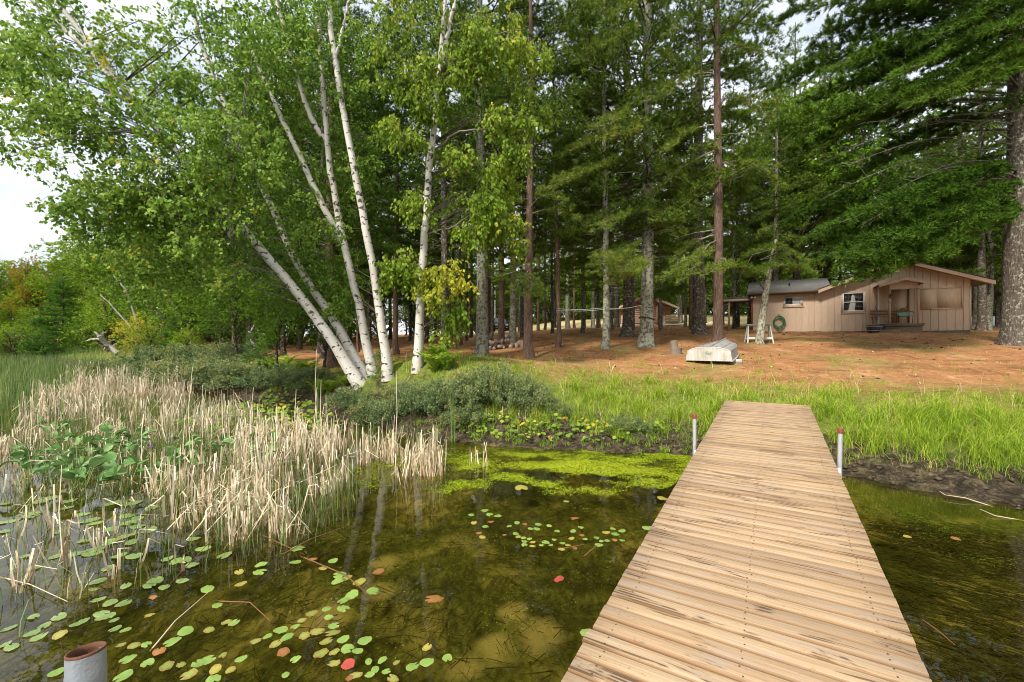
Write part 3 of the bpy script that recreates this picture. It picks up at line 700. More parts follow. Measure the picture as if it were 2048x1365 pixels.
        if mull == 'v': box(w, ((i0 + i1) / 2 - .022, -.03, ia + t), ((i0 + i1) / 2 + .022, .03, ib - t))
        else: box(w, (i0 + t, -.03, (ia + ib) / 2 - .022), (i1 - t, .03, (ia + ib) / 2 + .022))
        sub(f, root, "frame", w, MAT["window_white"], world=False)
        if mull == 'v':
            m_ = (i0 + i1) / 2
            w = G(); box(w, (i0 + t, .004, ia + t), (m_ - .022, .012, ib - t)); sub(f, root, "pane", w, MAT["window_glass"], world=False)
            w = G(); box(w, (m_ + .022, .004, ia + t), (i1 - t, .012, ib - t)); sub(f, root, "pane", w, MAT["blind_white"], world=False)
        else:
            m_ = (ia + ib) / 2
            for a, b in ((ia + t, m_ - .022), (m_ + .022, ib - t)):
                w = G(); box(w, (i0 + t, .004, a), (i1 - t, .012, b)); sub(f, root, "pane", w, MAT["window_glass"], world=False)
            w = G()
            for q in range(1, 4): xq = i0 + t + (i1 - i0 - 2 * t) * q / 4; box(w, (xq - .006, -.004, ia + t), (xq + .006, .002, ib - t))
            for zq in ((ia + m_) / 2, (ib + m_) / 2): box(w, (i0 + t, -.0045, zq - .006), (i1 - t, .0015, zq + .006))
            sub(f, root, "muntin", w, MAT["foundation"], world=False)
            w = G(); cx_ = i0 + .40
            prism(w, [(cx_ - .16, -.006, ia + t), (cx_ + .13, -.006, ia + t), (cx_ + .16, -.006, m_), (cx_ + .12, -.006, ib - t - .12), (cx_ + .02, -.006, ib - t - .05), (cx_ - .06, -.006, m_ + .05)], (0, .003, 0))
            sub(f, root, "curtain", w, MAT["curtain"], world=False)
        w = G(); box(w, (x0 - .03, -.05, za - .045), (x1 + .03, .03, za - .002)); sub(f, root, "sill", w, MAT["trim"], world=False)
    window(holes[0], 'v', True); window(holes[1], 'h', False)
    # boarded window: two plywood sheets inside a trim frame
    x0, x1, za, zb_ = holes[3]
    g = G()
    for b in (((x0, -.03, za), (x0 + .05, .05, zb_)), ((x1 - .05, -.03, za), (x1, .05, zb_)), ((x0 + .05, -.045, za), (x1 - .05, .05, za + .05)), ((x0 + .05, -.03, zb_ - .05), (x1 - .05, .05, zb_))): box(g, *b)
    f = P("boarded_window", g, "trim"); m_ = x0 + .05 + .62 * .82
    for a, b, dy in ((x0 + .052, (x0 + x1) / 2 - .13, 0), ((x0 + x1) / 2 - .122, x1 - .052, .006)):
        g = G(); box(g, (a, -.012 + dy, za + .052), (b, .03, zb_ - .052)); sub(f, root, "plywood_sheet", g, MAT["shutter_board"], world=False)
    # door
    g = G(); box(g, (6.47, .012, zf), (7.15, .05, 4.62)); dr = P("door", g, "door_paint")
    g = G(); tube(g, [(7.08, .012, 3.62), (7.08, -.05, 3.62), (7.08, -.06, 3.62)], [.014, .03, .02], 10); sub(dr, root, "knob", g, MAT["metal_rust"], True, world=False)
    for b in (((6.40, -.03, zf), (6.465, .05, 4.66)), ((7.155, -.03, zf), (7.22, .05, 4.66)), ((6.465, -.03, 4.625), (7.155, .05, 4.66))):
        g = G(); box(g, *b); sub(dr, root, "door_frame", g, MAT["old_wood"] if b[0][0] == 7.155 else MAT["trim"], world=False)
    # porch: deck, step, posts, gabled roof
    yf = -1.25; xl, xr, xm = 5.95, 7.65, 6.86
    def pl(px, dep): # local x of a pixel column at a depth in front of the wall
        r = (px - CX) / F; o = CB_O + np.array([.513, .858]) * dep
        return (r * o[1] - o[0]) / (CB_U[0] - r * CB_U[1])
    xl, xr = pl(1779, yf) , pl(1836, yf); xm = pl(1810, yf - .2)
    g = G(); box(g, (xl - .25, yf - .15, zf - .12), (xr + .2, -.03, zf - .02)); dk = P("porch_deck", g, "step_wood")
    for q in range(4):
        g = G(); y_ = yf - .16 + q * .31; box(g, (xl - .28, y_, zf - .018), (xr + .23, y_ + .295, zf + .012)); sub(dk, root, "deck_board", g, MAT["old_wood"], world=False)
    g = G(); box(g, (xl - .2, yf - .1, 1.7), (xr + .15, -.04, zf - .125)); P("porch_base", g, "step_wood")
    g = G(); box(g, (xl - .45, yf - .48, 1.9), (xl + .35, yf - .17, zf - .30)); P("step", g, "step_wood")
    for x in (xl, xr):
        g = G(); box(g, (x - .045, yf - .045, zf + .013), (x + .045, yf + .045, 4.50)); P("porch_post", g, "post_wood")
    pz, psl = 4.98, .30; xa, xb = pl(1757, yf - .25), pl(1856, yf - .25)
    for s, xe in ((-1, xa), (1, xb)):
        ze = pz - abs(xe - xm) * psl
        poly = [(xm, yf - .3, pz), (xe, yf - .3, ze), (xe, yf - .3, ze + .05), (xm, yf - .3, pz + .05)]
        g = G(); prism(g, poly if s < 0 else poly[::-1], (0, -yf + .28, 0)); P("porch_roof", g, "shingle_roof")
        poly = [(xm, yf - .33, pz - .10), (xe, yf - .33, ze - .10), (xe, yf - .33, ze + .04), (xm, yf - .33, pz + .04)]
        g = G(); prism(g, poly if s < 0 else poly[::-1], (0, .028, 0)); P("porch_fascia", g, "fascia")
    g = G(); n = 14; bot = []
    for q in range(n + 1):
        x = xr + (xl - xr) * q / n; bot.append((x, yf, 4.44 + (.025 if q % 2 else 0)))
    poly = [(xl, yf, pz - abs(xl - xm) * psl), (xm, yf, pz), (xr, yf, pz - abs(xr - xm) * psl)] + bot
    prism(g, poly[::-1], (0, .03, 0)); P("porch_valance", g, "siding")
    g = G(); box(g, (xl - .055, yf - .062, 3.78), (xl + .06, yf - .047, 3.92)); P("house_number_plate", g, "plate_grey")
    g = G(); box(g, (xl - .01, yf - .09, 4.02), (xl + .03, yf - .05, 4.24)); box(g, (xl + .032, yf - .085, 4.12), (xl + .075, yf - .055, 4.17)); P("porch_hook", g, "metal_dark")
    g = G(); tube(g, [(5.95, -.09, z0), (5.95, -.09, 4.85)], .035, 10); P("downpipe", g, "pvc_white", True)
    g = G(); t_ = np.linspace(0, 1, 9); tube(g, np.stack([5.82 + .05 * np.sin(t_ * 9), np.full(9, -.06), 3.7 - t_ * .75], -1), .012, 6); P("cable", g, "metal_dark", True)
    # floodlight on the wing corner
    g = G(); box(g, (.02, -.16, 4.50), (.12, -.02, 4.58)); fl = P("floodlight", g, "metal_dark")
    for dx in (-.06, .12):
        g = G(); tube(g, [(dx + .06, -.16, 4.50), (dx + .08, -.26, 4.47), (dx + .085, -.30, 4.46)], [.035, .06, .055], 10); sub(fl, root, "lamp_head", g, MAT["window_white"], True, world=False)
    # side porch at the left end of the wing
    g = G(); prism(g, [(-1.75, .2, 4.40), (-.01, .2, 4.42), (-.01, .2, 4.60), (-1.75, .2, 4.56)], (0, 2.6, 0)); P("side_porch_roof", g, "shingle_roof")
    g = G(); box(g, (-1.78, .165, 4.30), (-.02, .195, 4.44)); P("side_porch_beam", g, "trim")
    g = G(); box(g, (-1.30, .25, 2.35), (-1.19, .36, 4.29)); P("side_porch_post", g, "post_wood")
    for k, (a, b, zt) in enumerate(((-1.55, -.85, 2.36), (-1.35, -.45, 2.55))):
        g = G(); box(g, (a, .1 + k * .3, 1.6), (-.3, .7 + k * .5, zt)); P("side_step", g, "step_wood")
    return root, zf, xl, xr, yf
CABIN = cabin()
def cabin_pt(x, y, z): 
    p = CB_O + CB_U * x + np.array([.513, .858]) * y; return (p[0], p[1], z)
CB_ROT = math.atan2(CB_U[1], CB_U[0])

def porch_things():
    _, zf, xl, xr, yf = CABIN; zd = zf + .012
    # metal lawn chair
    root = thing("lawn_chair", "rusty turquoise metal shell-back lawn chair on the cabin porch", "chair", cabin_pt(xr - .42, yf + .50, zd), CB_ROT)
    g = G(); n = 14; th = np.linspace(-1, 1, n); rows = []
    for k, (z, y) in enumerate([(.42, .10), (.52, .14), (.66, .19), (.78, .23), (.84, .25)]):
        hw = [.20, .235, .235, .18, .10][k]
        rows.append([(a * hw, y - .05 * (1 - a * a) * -1 + .03 * a * a, z - (.05 * a * a if k > 2 else 0)) for a in th])
    v = np.array(rows); i = np.arange(4)[:, None] * n; j = np.arange(n - 1)[None]
    fs = np.stack([i + j, i + j + 1, i + n + j + 1, i + n + j], -1).reshape(-1, 4)
    g.add(v.reshape(-1, 3), fs); g.add(v.reshape(-1, 3) + [0, .008, 0], fs[:, ::-1]); part(root, "backrest", g, MAT["chair_turquoise"], True, world=False)
    g = G(); box(g, (-.23, -.30, .37), (.23, .12, .395)); part(root, "seat", g, MAT["old_wood"], world=False)
    for s in (-1, 1):
        g = G(); tube(g, [(s * .25, .24, .60), (s * .27, .05, .62), (s * .28, -.20, .62), (s * .28, -.33, .56), (s * .27, -.34, .40), (s * .27, -.24, .05), (s * .27, -.10, .015), (s * .27, .28, .015)], .014, 8); part(root, "tube_leg", g, MAT["metal_rust"], True, world=False)
    # wooden bench seen behind the post
    root = thing("porch_bench", "small weathered wooden bench beside the porch post", "bench", cabin_pt(xl - .02, yf + .82, zd), CB_ROT)
    for k in range(3):
        g = G(); box(g, (-.62, -.2 + k * .13, .38), (.62, -.08 + k * .13, .405)); part(root, "seat_slat", g, MAT["bench_wood"], world=False)
    for k in range(2):
        g = G(); box(g, (-.60, .19, .52 + k * .14), (.60, .215, .63 + k * .14)); part(root, "back_slat", g, MAT["bench_wood"], world=False)
    for s in (-.5, .5):
        g = G(); beam(g, (s, -.17, 0), (s, -.12, .378), .06, .06); part(root, "leg", g, MAT["bench_wood"], world=False)
        g = G(); beam(g, (s, .17, 0), (s, .245, .80), .06, .05); part(root, "leg", g, MAT["bench_wood"], world=False)
    # half barrel planter
    x = 5.75; p = cabin_pt(x, -.95, 0); zg = h1(p[0], p[1])
    root = thing("barrel_planter", "dark half-barrel planter on the ground beside the porch step", "planter", (p[0], p[1], zg - .02))
    n = 18
    for k in range(n):
        a0, a1 = 2 * np.pi * k / n + .01, 2 * np.pi * (k + 1) / n - .01; g = G(); V = []
        for z, r in ((0, .36), (.2, .42), (.40, .44)):
            for rr in (r, r - .03): V += [(rr * math.cos(a0), rr * math.sin(a0), z), (rr * math.cos(a1), rr * math.sin(a1), z)]
        f = []
        for q in range(2):
            b = q * 4; f += [(b, b + 1, b + 5, b + 4), (b + 3, b + 2, b + 6, b + 7), (b + 1, b + 3, b + 7, b + 5), (b + 2, b, b + 4, b + 6)]
        f += [(8, 9, 11, 10), (0, 2, 3, 1)]
        g.add(V, f); part(root, "stave", g, MAT["barrel_wood"], world=False)
    for z, r in ((.10, .395), (.31, .438)):
        g = G(); th = np.arange(25) * 2 * np.pi / 24; v = [((r + d) * math.cos(t), (r + d) * math.sin(t), z + zz) for zz, d in ((0, 0), (0, .008), (.035, .008), (.035, 0)) for t in th[:-1]]
        i = np.arange(3)[:, None] * 24; j = np.arange(24)[None]; kk = (j + 1) % 24; g.add(v, np.stack([i + j, i + kk, i + 24 + kk, i + 24 + j], -1).reshape(-1, 4)); part(root, "hoop", g, MAT["galv"], True, world=False)
    g = G(); th = np.arange(24) * 2 * np.pi / 24; g.add([(.41 * math.cos(t), .41 * math.sin(t), .33) for t in th] + [(0, 0, .35)], [(k, (k + 1) % 24, 24) for k in range(24)]); part(root, "soil", g, MAT["foundation"], world=False)
    # garden hose hanging on the wall
    zc = 2.98; p = cabin_pt(1.42, -.09, zc)
    root = thing("garden_hose", "coiled bright green garden hose hanging on the cabin wall", "hose", p, CB_ROT)
    g = G(); n = 170; t = np.linspace(0, 5.6 * 2 * np.pi, n); r = .30 + .045 * np.sin(t * .53) + .02 * np.sin(t * 1.7)
    tube(g, np.stack([r * .86 * np.sin(t), -.03 - .045 * (t / t.max()) + .015 * np.sin(t * 2.3), r * 1.12 * np.cos(t) - .02], -1), .017, 7); part(root, "coil", g, MAT["hose_green"], True, world=False)
    g = G(); box(g, (-.02, -.16, .30), (.02, .08, .33)); box(g, (-.02, -.16, .331), (.02, -.13, .40)); box(g, (-.02, .03, .33), (.02, .08, .46)); part(root, "hanger", g, MAT["metal_rust"], world=False)
    g = G(); tube(g, [(.32, .06, -.08), (.32, -.05, -.08), (.40, -.06, -.08)], .02, 8); part(root, "tap", g, MAT["metal_rust"], True, world=False)
porch_things()

# ================================================================== shed
def shed():
    Y = 42.0; c = base_at(1293, Y); rz = math.radians(-10); w, dep = 4.8, 5.0; zb = h1(c[0], c[1] + .2) - .15
    root = thing("shed", "small tan shed with lapped siding and a low gable roof among the pine trunks", "shed", (c[0], c[1], zb), rz)
    P = lambda n, g, m: part(root, n, g, MAT[m], world=False)
    hw = w / 2; h0, he, hr = .38, 2.0, 3.05; jog = hw - 1.45
    g = G(); box(g, (-hw + .05, .05, 0), (jog, dep, h0)); P("foundation", g, "concrete")
    g = G(); box(g, (jog - .02, .75, 0), (hw - .05, dep, h0)); P("foundation", g, "concrete")
    top = lambda x: hr - abs(x) * (hr - he) / hw
    g = G(); prism(g, [(-hw + .05, .05, h0), (jog, .05, h0), (jog, .05, top(jog)), (0, .05, hr - .03), (-hw + .05, .05, he)][::-1], (0, dep - .1, 0)); P("wall_core", g, "shed_siding")
    g = G(); prism(g, [(jog, .8, h0), (hw - .05, .8, h0), (hw - .05, .8, he), (jog, .8, top(jog))][::-1], (0, dep - .9, 0)); P("wall_core", g, "shed_siding")
    z = h0
    while z < hr - .1:
        z1 = min(z + .2, hr - .06)
        def clip(xa, xb):
            lim = (hr - z - .0) / ((hr - he) / hw); lim1 = (hr - z1) / ((hr - he) / hw)
            return max(xa, -lim), min(xb, lim), max(xa, -lim1), min(xb, lim1)
        for xa, xb, y in ((-hw, jog, 0), (jog + .03, hw, .75)):
            a, b, a1, b1 = clip(xa, xb)
            if b - a < .05 or b1 <= a1: continue
            g = G(); v = [(a, y, z), (b, y, z), (b1, y + .03, z1), (a1, y + .03, z1), (a, y + .05, z), (b, y + .05, z), (b1, y + .05, z1), (a1, y + .05, z1)]
            g.add(v, [(0, 1, 2, 3), (4, 7, 6, 5), (0, 4, 5, 1), (3, 2, 6, 7), (0, 3, 7, 4), (1, 5, 6, 2)]); P("lap_board", g, "shed_siding")
        z += .2
    g = G(); box(g, (jog - .02, -.02, h0 - .01), (jog + .09, .10, top(jog) - .05)); P("corner_board", g, "trim")
    g = G(); box(g, (jog + .55, .71, h0), (jog + .62, .76, top(jog + .6) - .08)); P("door_trim", g, "trim")
    g = G(); box(g, (-.62, -.03, 1.35), (-.50, .06, 2.25)); P("window_trim", g, "old_wood")
    for s in (-1, 1):
        xe = s * (hw + .5); ze = top(hw) - .5 * (hr - he) / hw
        poly = [(0, -.5, hr), (xe, -.5, ze), (xe, -.5, ze + .10), (0, -.5, hr + .10)]
        g = G(); prism(g, poly if s < 0 else poly[::-1], (0, dep + 1, 0)); P("roof", g, "shingle_roof")
        poly = [(0, -.53, hr - .12), (xe, -.53, ze - .12), (xe, -.53, ze + .085), (0, -.53, hr + .085)]
        g = G(); prism(g, poly if s < 0 else poly[::-1], (0, .028, 0)); P("fascia", g, "fascia")
    # firewood rack beside the shed
    R = thing("firewood_rack", "low white rack stacked with firewood at the corner of the shed", "rack", tuple(base_at(1345, 40.6)), rz)
    for x in (-.75, .75):
        g = G(); beam(g, (x, 0, 0), (x, 0, 1.0), .07, .07); part(R, "post", g, MAT["saw_white"], world=False)
    for z in (.12, .35):
        g = G(); beam(g, (-.75, -.05, z), (.75, -.05, z + .02), .05, .12); part(R, "rail", g, MAT["saw_white"], world=False)
    b = base_at(1345, 40.6); k = 0
    for z in (.50, .66, .82, .96):
        for x in np.arange(-.62 + (k % 2) * .07, .62 - max(0, z - .6), .155):
            g = G(); r = rng.uniform(.06, .085); tube(g, [(0, -.22, 0), (0, .22, 0)], r, 8); o = link("firewood_log", g.mesh("firewood_log", MAT["log_end"]), None, (b[0] + x * math.cos(rz), b[1] + x * math.sin(rz), b[2] + z), (0, 0, rz))
            tag(o, "split firewood log in the white rack by the shed", "log", "firewood logs by the shed")
        k += 1
shed()

# ================================================================== parked vehicle
def vehicle():
    b = base_at(999, 54); b[2] += .02
    root = thing("parked_car", "black sport utility vehicle parked behind the pine trunks, facing the lake", "car", tuple(b), math.radians(8))
    P = lambda n, g, m, s=False: part(root, n, g, MAT[m], s, world=False)
    def loft(secs):      # sections along y, each (y, half width low, half width high, z low, z mid, z high)
        g = G(); V = []
        for y, wl_, wh, z0, zm, z1 in secs:
            V += [(-wl_, y, z0), (-wl_ - .03, y, zm), (-wh, y, z1 - .05), (-wh + .1, y, z1), (wh - .1, y, z1), (wh, y, z1 - .05), (wl_ + .03, y, zm), (wl_, y, z0)]
        n = len(secs); i = np.arange(n - 1)[:, None] * 8; j = np.arange(8)[None]; k = (j + 1) % 8
        g.add(V, np.stack([i + j, i + 8 + j, i + 8 + k, i + k], -1).reshape(-1, 4))
        for base in (0, (n - 1) * 8): g.f.append(np.array([(base, base + a, base + a + 1) for a in range(1, 7)])); g.r.append(np.full(6, .5))
        return g
    P("body", loft([(-2.3, .80, .74, .40, .62, .84), (-2.18, .90, .86, .32, .65, .98), (-1.2, .93, .88, .30, .7, 1.06), (-.9, .94, .86, .3, .72, 1.10), (1.9, .94, .86, .3, .72, 1.12), (2.3, .88, .82, .40, .7, 1.10)]), "car_black", True)
    P("cabin_roof", loft([(-.95, .86, .80, 1.04, 1.07, 1.12), (-.35, .84, .66, 1.06, 1.35, 1.68), (.2, .84, .68, 1.06, 1.4, 1.76), (1.7, .84, .68, 1.06, 1.4, 1.76), (2.22, .84, .70, 1.06, 1.2, 1.30)]), "car_black", True)
    g = G(); g.add([(-.74, -.99, 1.14), (.74, -.99, 1.14), (.60, -.42, 1.66), (-.60, -.42, 1.66)], [(0, 1, 2, 3)]); g.add([(-.74, -.96, 1.12), (.74, -.96, 1.12), (.60, -.39, 1.64), (-.60, -.39, 1.64)], [(3, 2, 1, 0)]); P("windshield", g, "window_glass")
    for s in (-1, 1):
        g = G(); box(g, (s * .62 - .16, -2.34, .72), (s * .62 + .16, -2.20, .88)); P("headlight", g, "lamp_glass")
        g = G(); box(g, (s * .60 - .10, -2.36, .48), (s * .60 + .10, -2.26, .56)); P("fog_lamp", g, "lamp_glass")
        g = G(); box(g, (s * 1.0 - .10, -.92, 1.10), (s * 1.0 + .10, -.80, 1.26)); P("mirror", g, "car_black")
        g = G(); box(g, (s * .855 - .01, -.2, 1.14), (s * .855 + .01, 1.8, 1.58)); P("side_window", g, "window_glass")
        for y in (-1.42, 1.42):
            g = G(); tube(g, [(s * .70, y, .36), (s * .72, y, .36), (s * .94, y, .36), (s * .96, y, .36)], [.32, .36, .36, .32], 20); wv = P("wheel", g, "tyre", True)
            g = G(); tube(g, [(s * .90, y, .36), (s * .972, y, .36)], [.22, .20], 14); sub(wv, root, "rim", g, MAT["rim_metal"], True, world=False)
    g = G(); box(g, (-.42, -2.35, .66), (.42, -2.25, .86)); P("grille", g, "metal_dark")
    g = G(); box(g, (-.26, -2.37, .50), (.26, -2.345, .61)); P("number_plate", g, "window_white")
vehicle()

# ================================================================== overturned boat
def boat():
    a = base_at(1417, 12.15); rz = math.atan2(-2.25, 3.35); L, n, m_ = 3.3, 18, 19
    dz = h1(a[0] + 2.2, a[1] + 3.3) - a[2]; pitch = math.atan2(dz * .8 - .08, L)
    root = thing("rowing_boat", "overturned aluminium rowing boat with a white transom lying on the pine needles", "boat", (a[0], a[1], a[2] + .10))
    root.rotation_euler = (pitch, 0, rz)
    P = lambda nme, g, m, s=False: part(root, nme, g, MAT[m], s, world=False)
    def section(s):
        w = .585 * (1 - s ** 3.0) ** .55 if s < 1 else 0.0; w = max(w, .012); h = .37 + .03 * s
        out = []
        for k in range(m_):
            u = -1 + 2 * k / (m_ - 1); au = abs(u)
            if au > .55: q = (1 - au) / .45; x = w * (1 - .07 * q); z = h * .72 * q
            else: q = au / .55; e = (1 - q ** 4) ** .5 if s < .6 else 1 - q; e = (1 - q ** 3.2) * (1 - s) + (1 - q) * s; x = w * .93 * q; z = h * (.72 + .28 * e)
            out.append((math.copysign(x, u), s * L, z + .02 * s * (1 - au)))
        return out
    V = np.array([section(s) for s in np.linspace(0, 1, n)]); i = np.arange(n - 1)[:, None] * m_; j = np.arange(m_ - 1)[None]
    g = G(); g.add(V.reshape(-1, 3), np.stack([i + j, i + j + 1, i + m_ + j + 1, i + m_ + j], -1).reshape(-1, 4)); P("hull", g, "boat_alu", True)
    t = V[0] - [0, .012, 0]; g = G(); prism(g, t, (0, .02, 0)); tr = P("transom", g, "boat_white")
    g = G(); tube(g, np.concatenate([V[0] * [1.01, 1, 1.02] + [0, -.006, 0]]), .014, 7); sub(tr, root, "edge_moulding", g, MAT["boat_white"], True, world=False)
    for s in (-1, 1):
        g = G(); tube(g, np.array([V[q][0 if s < 0 else -1] for q in range(n)]) + [s * .008, 0, 0], .018, 7); P("gunwale", g, "boat_white", True)
    for k in (4, 6, 12, 14):
        g = G(); tube(g, np.array([V[q][k] for q in range(0, n - 2)]) + [0, 0, .008], .012, 6); P("strake", g, "boat_alu", True)
    g = G(); tube(g, np.array([V[q][m_ // 2] for q in range(n)]) + [0, 0, .012], .018, 6); P("keel", g, "boat_alu", True)
    g = G(); th = np.arange(20) * 2 * np.pi / 20          # faded round emblem on the transom
    v = [(.0 + .085 * math.cos(q), -.016, .22 + .055 * math.sin(q)) for q in th] + [(.055 * math.cos(q), -.016, .22 + .032 * math.sin(q)) for q in th]
    g.add(v, [(k, (k + 1) % 20, 20 + (k + 1) % 20, 20 + k) for k in range(20) if k not in (3, 4, 11)]); box(g, (-.05, -.018, .212), (.03, -.0155, .226)); box(g, (.0, -.0182, .186), (.06, -.0156, .197))
    sub(tr, root, "emblem", g, MAT["saw_green"], world=False)
    # block under the gunwale
    q = Vector((a[0], a[1], 0)) + Matrix.Rotation(rz, 3, 'Z') @ Vector((.55, .75, 0)); zg = h1(q.x, q.y)
    g = G(); box(g, (-.20, -.10, -.03), (.20, .10, a[2] + .14 - zg)); o = link("concrete_block", g.mesh("concrete_block", MAT["concrete"]), None, (q.x, q.y, zg), (0, 0, rz + .1)); tag(o, "grey concrete block propping up the side of the overturned boat", "block")
boat()

# ================================================================== small yard things
def log(name, label, p, q, r, group=None, mat="log_bark"):
    p = np.asarray(p, float); q = np.asarray(q, float); root = thing(name, label, "log", tuple(p), 0, group)
    g = G(); k = 12; th = np.arange(k) * 2 * np.pi / k; pts = np.linspace(p, q, 4)
    bump = 1 + .08 * np.sin(th * 3 + 1) + .05 * np.sin(th * 5)
    tube(g, pts, [r * 1.06, r, r * .98, r], k, cap=False, flare=lambda t, n: np.repeat(bump[None], n, 0)); part(root, "bark", g, MAT[mat], True)
    g = G(); T = unit(q - p); tube(g, [p - T * .001, p, q, q + T * .004], [r * .2, r * .97, r * .97, r * .9], k, cap=True, flare=lambda t, n: np.repeat(bump[None], n, 0)); part(root, "cut_end", g, MAT["log_end"])
p = ground_at(1351, 709); log("log_round", "short thick log round standing on the needles to the side of the boat", p - [0, 0, .03], p + [0, 0, .20], .185)
log("log_chunk", "narrow upright log chunk balanced on top of a thicker log round", p + [-.03, .02, .205], p + [-.06, .03, .44], .105)

def sawhorse():
    c = base_at(1517, 17.2); root = thing("sawhorse", "old green and white wooden sawhorse behind the leaning tree by the cabin", "sawhorse", tuple(c), CB_ROT * .4)
    W = .42; H = .72
    g = G(); beam(g, (-W, 0, H), (W, 0, H), .10, .08); part(root, "top_rail", g, MAT["saw_green"], world=False)
    for s in (-1, 1):
        for y in (-.24, .24):
            g = G(); beam(g, (s * (W - .03), y * .2, H - .05), (s * (W + .04), y, -.05), .035, .08); part(root, "leg", g, MAT["saw_white"], world=False)
        g = G(); beam(g, (s * W, -.2, .17), (s * W, .2, .17), .03, .07); part(root, "end_brace", g, MAT["saw_white"], world=False)
    g = G(); beam(g, (-W, -.21, .19), (W, -.21, .19), .03, .09); part(root, "stretcher", g, MAT["saw_white"], world=False)
sawhorse()

def rocks():
    base = ground_at(985, 700); meshes = []
    for k in range(6):
        g = G(); n, m_ = 7, 10; V = []
        for i in range(n + 1):
            ph = math.pi * i / n
            for j in range(m_):
                t = 2 * np.pi * j / m_; r = 1 + .16 * math.sin(t * 2 + k) * math.sin(ph) + rng.uniform(-.10, .10)
                V.append((r * math.sin(ph) * math.cos(t), r * .8 * math.sin(ph) * math.sin(t), r * .62 * math.cos(ph)))
        i = np.arange(n)[:, None] * m_; j = np.arange(m_)[None]; kk = (j + 1) % m_
        g.add(V, np.stack([i + j, i + m_ + j, i + m_ + kk, i + kk], -1).reshape(-1, 4)); meshes.append(g.mesh("rock", MAT["rock"], True))
    spots = []
    for px, w, hh, n in ((980, 28, .62, 64), (1008, 22, .38, 22), (1032, 18, .14, 12), (1048, 12, .26, 9)):
        for _ in range(n):
            u = rng.uniform(-1, 1); Y = base[1] + rng.uniform(-.25, .45); x = (px + u * w - CX) / F * Y
            spots.append((x, Y, h1(x, Y) + rng.uniform(0, 1) ** 1.0 * hh * (1 - abs(u) ** 1.5), rng.uniform(.075, .15)))
    p = ground_at(1011, 692); spots.append((p[0], p[1], p[2] + .32, .21))
    for q, (x, y, z, s) in enumerate(spots):
        o = link("rock", meshes[q % 6], None, (x, y, z + s * .4), tuple(rng.uniform(0, 6, 3)), (s, s * rng.uniform(.8, 1.1), s * rng.uniform(.8, 1.2)))
        if s > .2: tag(o, "largest pale boulder on the rock pile between the pines", "rock", "field stones piled between the pines")
        else: tag(o, "brown field stone in the rock pile between two pine trunks", "rock", "field stones piled between the pines")
rocks()

def clothesline():
    a = at(1117, 621, 17.6); b = at(1211, 619, 16.4); c = at(1290, 610, 16.6)
    for k, dz in enumerate((0, .06)):
        g = G()
        for p, q in ((a, b), (b, c)):
            t = np.linspace(0, 1, 14); pts = p + (q - p) * t[:, None]; pts[:, 2] += dz * (1 if p is a else .2) - .05 * np.sin(np.pi * t); tube(g, pts, .006, 5)
        o = link("clothesline", g.mesh("clothesline", MAT["rope"])); tag(o, ("upper" if k else "lower") + " white clothesline rope strung between the pine trunks", "rope", "clotheslines between the pines")
clothesline()
def far_bits():
    b = base_at(990, 58); g = G(); tube(g, [b, b + [0, 0, 6.2]], [.07, .05], 8); o = link("lamp_pole", g.mesh("lamp_pole", MAT["rope"], True)); tag(o, "thin pale pole rising behind the black parked car", "pole")
    p = base_at(2010, 33); g = G(); nx = 14; X = np.linspace(-5, 12, nx); Yv = np.linspace(-2.5, 3.0, 6); XX, YY = np.meshgrid(X + p[0], Yv + p[1]); ZZ = height(XX, YY) + .05
    i = np.arange(5)[:, None] * nx; j = np.arange(nx - 1)[None]; g.add(np.stack([XX, YY, ZZ], -1).reshape(-1, 3), np.stack([i + j, i + j + 1, i + nx + j + 1, i + nx + j], -1).reshape(-1, 4)); o = link("driveway", g.mesh("driveway", MAT["asphalt"])); o["kind"] = "structure"
    p = base_at(1990, 36.5); root = thing("low_wall", "low white wall beyond the driveway past the cabin", "wall", tuple(p))
    for k in range(5):
        g = G(); x = -4 + k * 3.0; z = h1(p[0] + x, p[1]) - p[2]; box(g, (x, -.12, z - .3), (x + 2.96, .12, z + .85)); part(root, "wall_block", g, MAT["white_wall"], world=False)
far_bits()

# ================================================================== trees: shared builders
def trunk_geo(base, H, r0, lean=(0, 0), curve=.0, sides=12, flare=.45, roots=5, seed=0, top=.12, n=14):
    rg = np.random.default_rng(seed + 900); t = np.concatenate([[0, .012, .03, .06], np.linspace(.1, 1, n)])
    z = t * H; ph = rg.uniform(0, 6)
    x = lean[0] * t * H + curve * np.sin(t * 5 + ph) * (t > .02); y = lean[1] * t * H + curve * np.cos(t * 4 + ph) * (t > .02)
    rad = r0 * ((1 - t) ** .8 * (1 - top) + top)
    pts = np.stack([x, y, z - .12], -1) + np.asarray(base)
    zz = z
    def fl(th, n_):
        k = np.exp(-zz / .35)[:, None]
        return 1 + flare * k * (1 + .55 * np.cos(th[None] * roots + ph)) + .05 * np.cos(th[None] * 3 + ph + zz[:, None])
    g = G(); tube(g, pts, rad, sides, flare=fl); return g, pts, rad

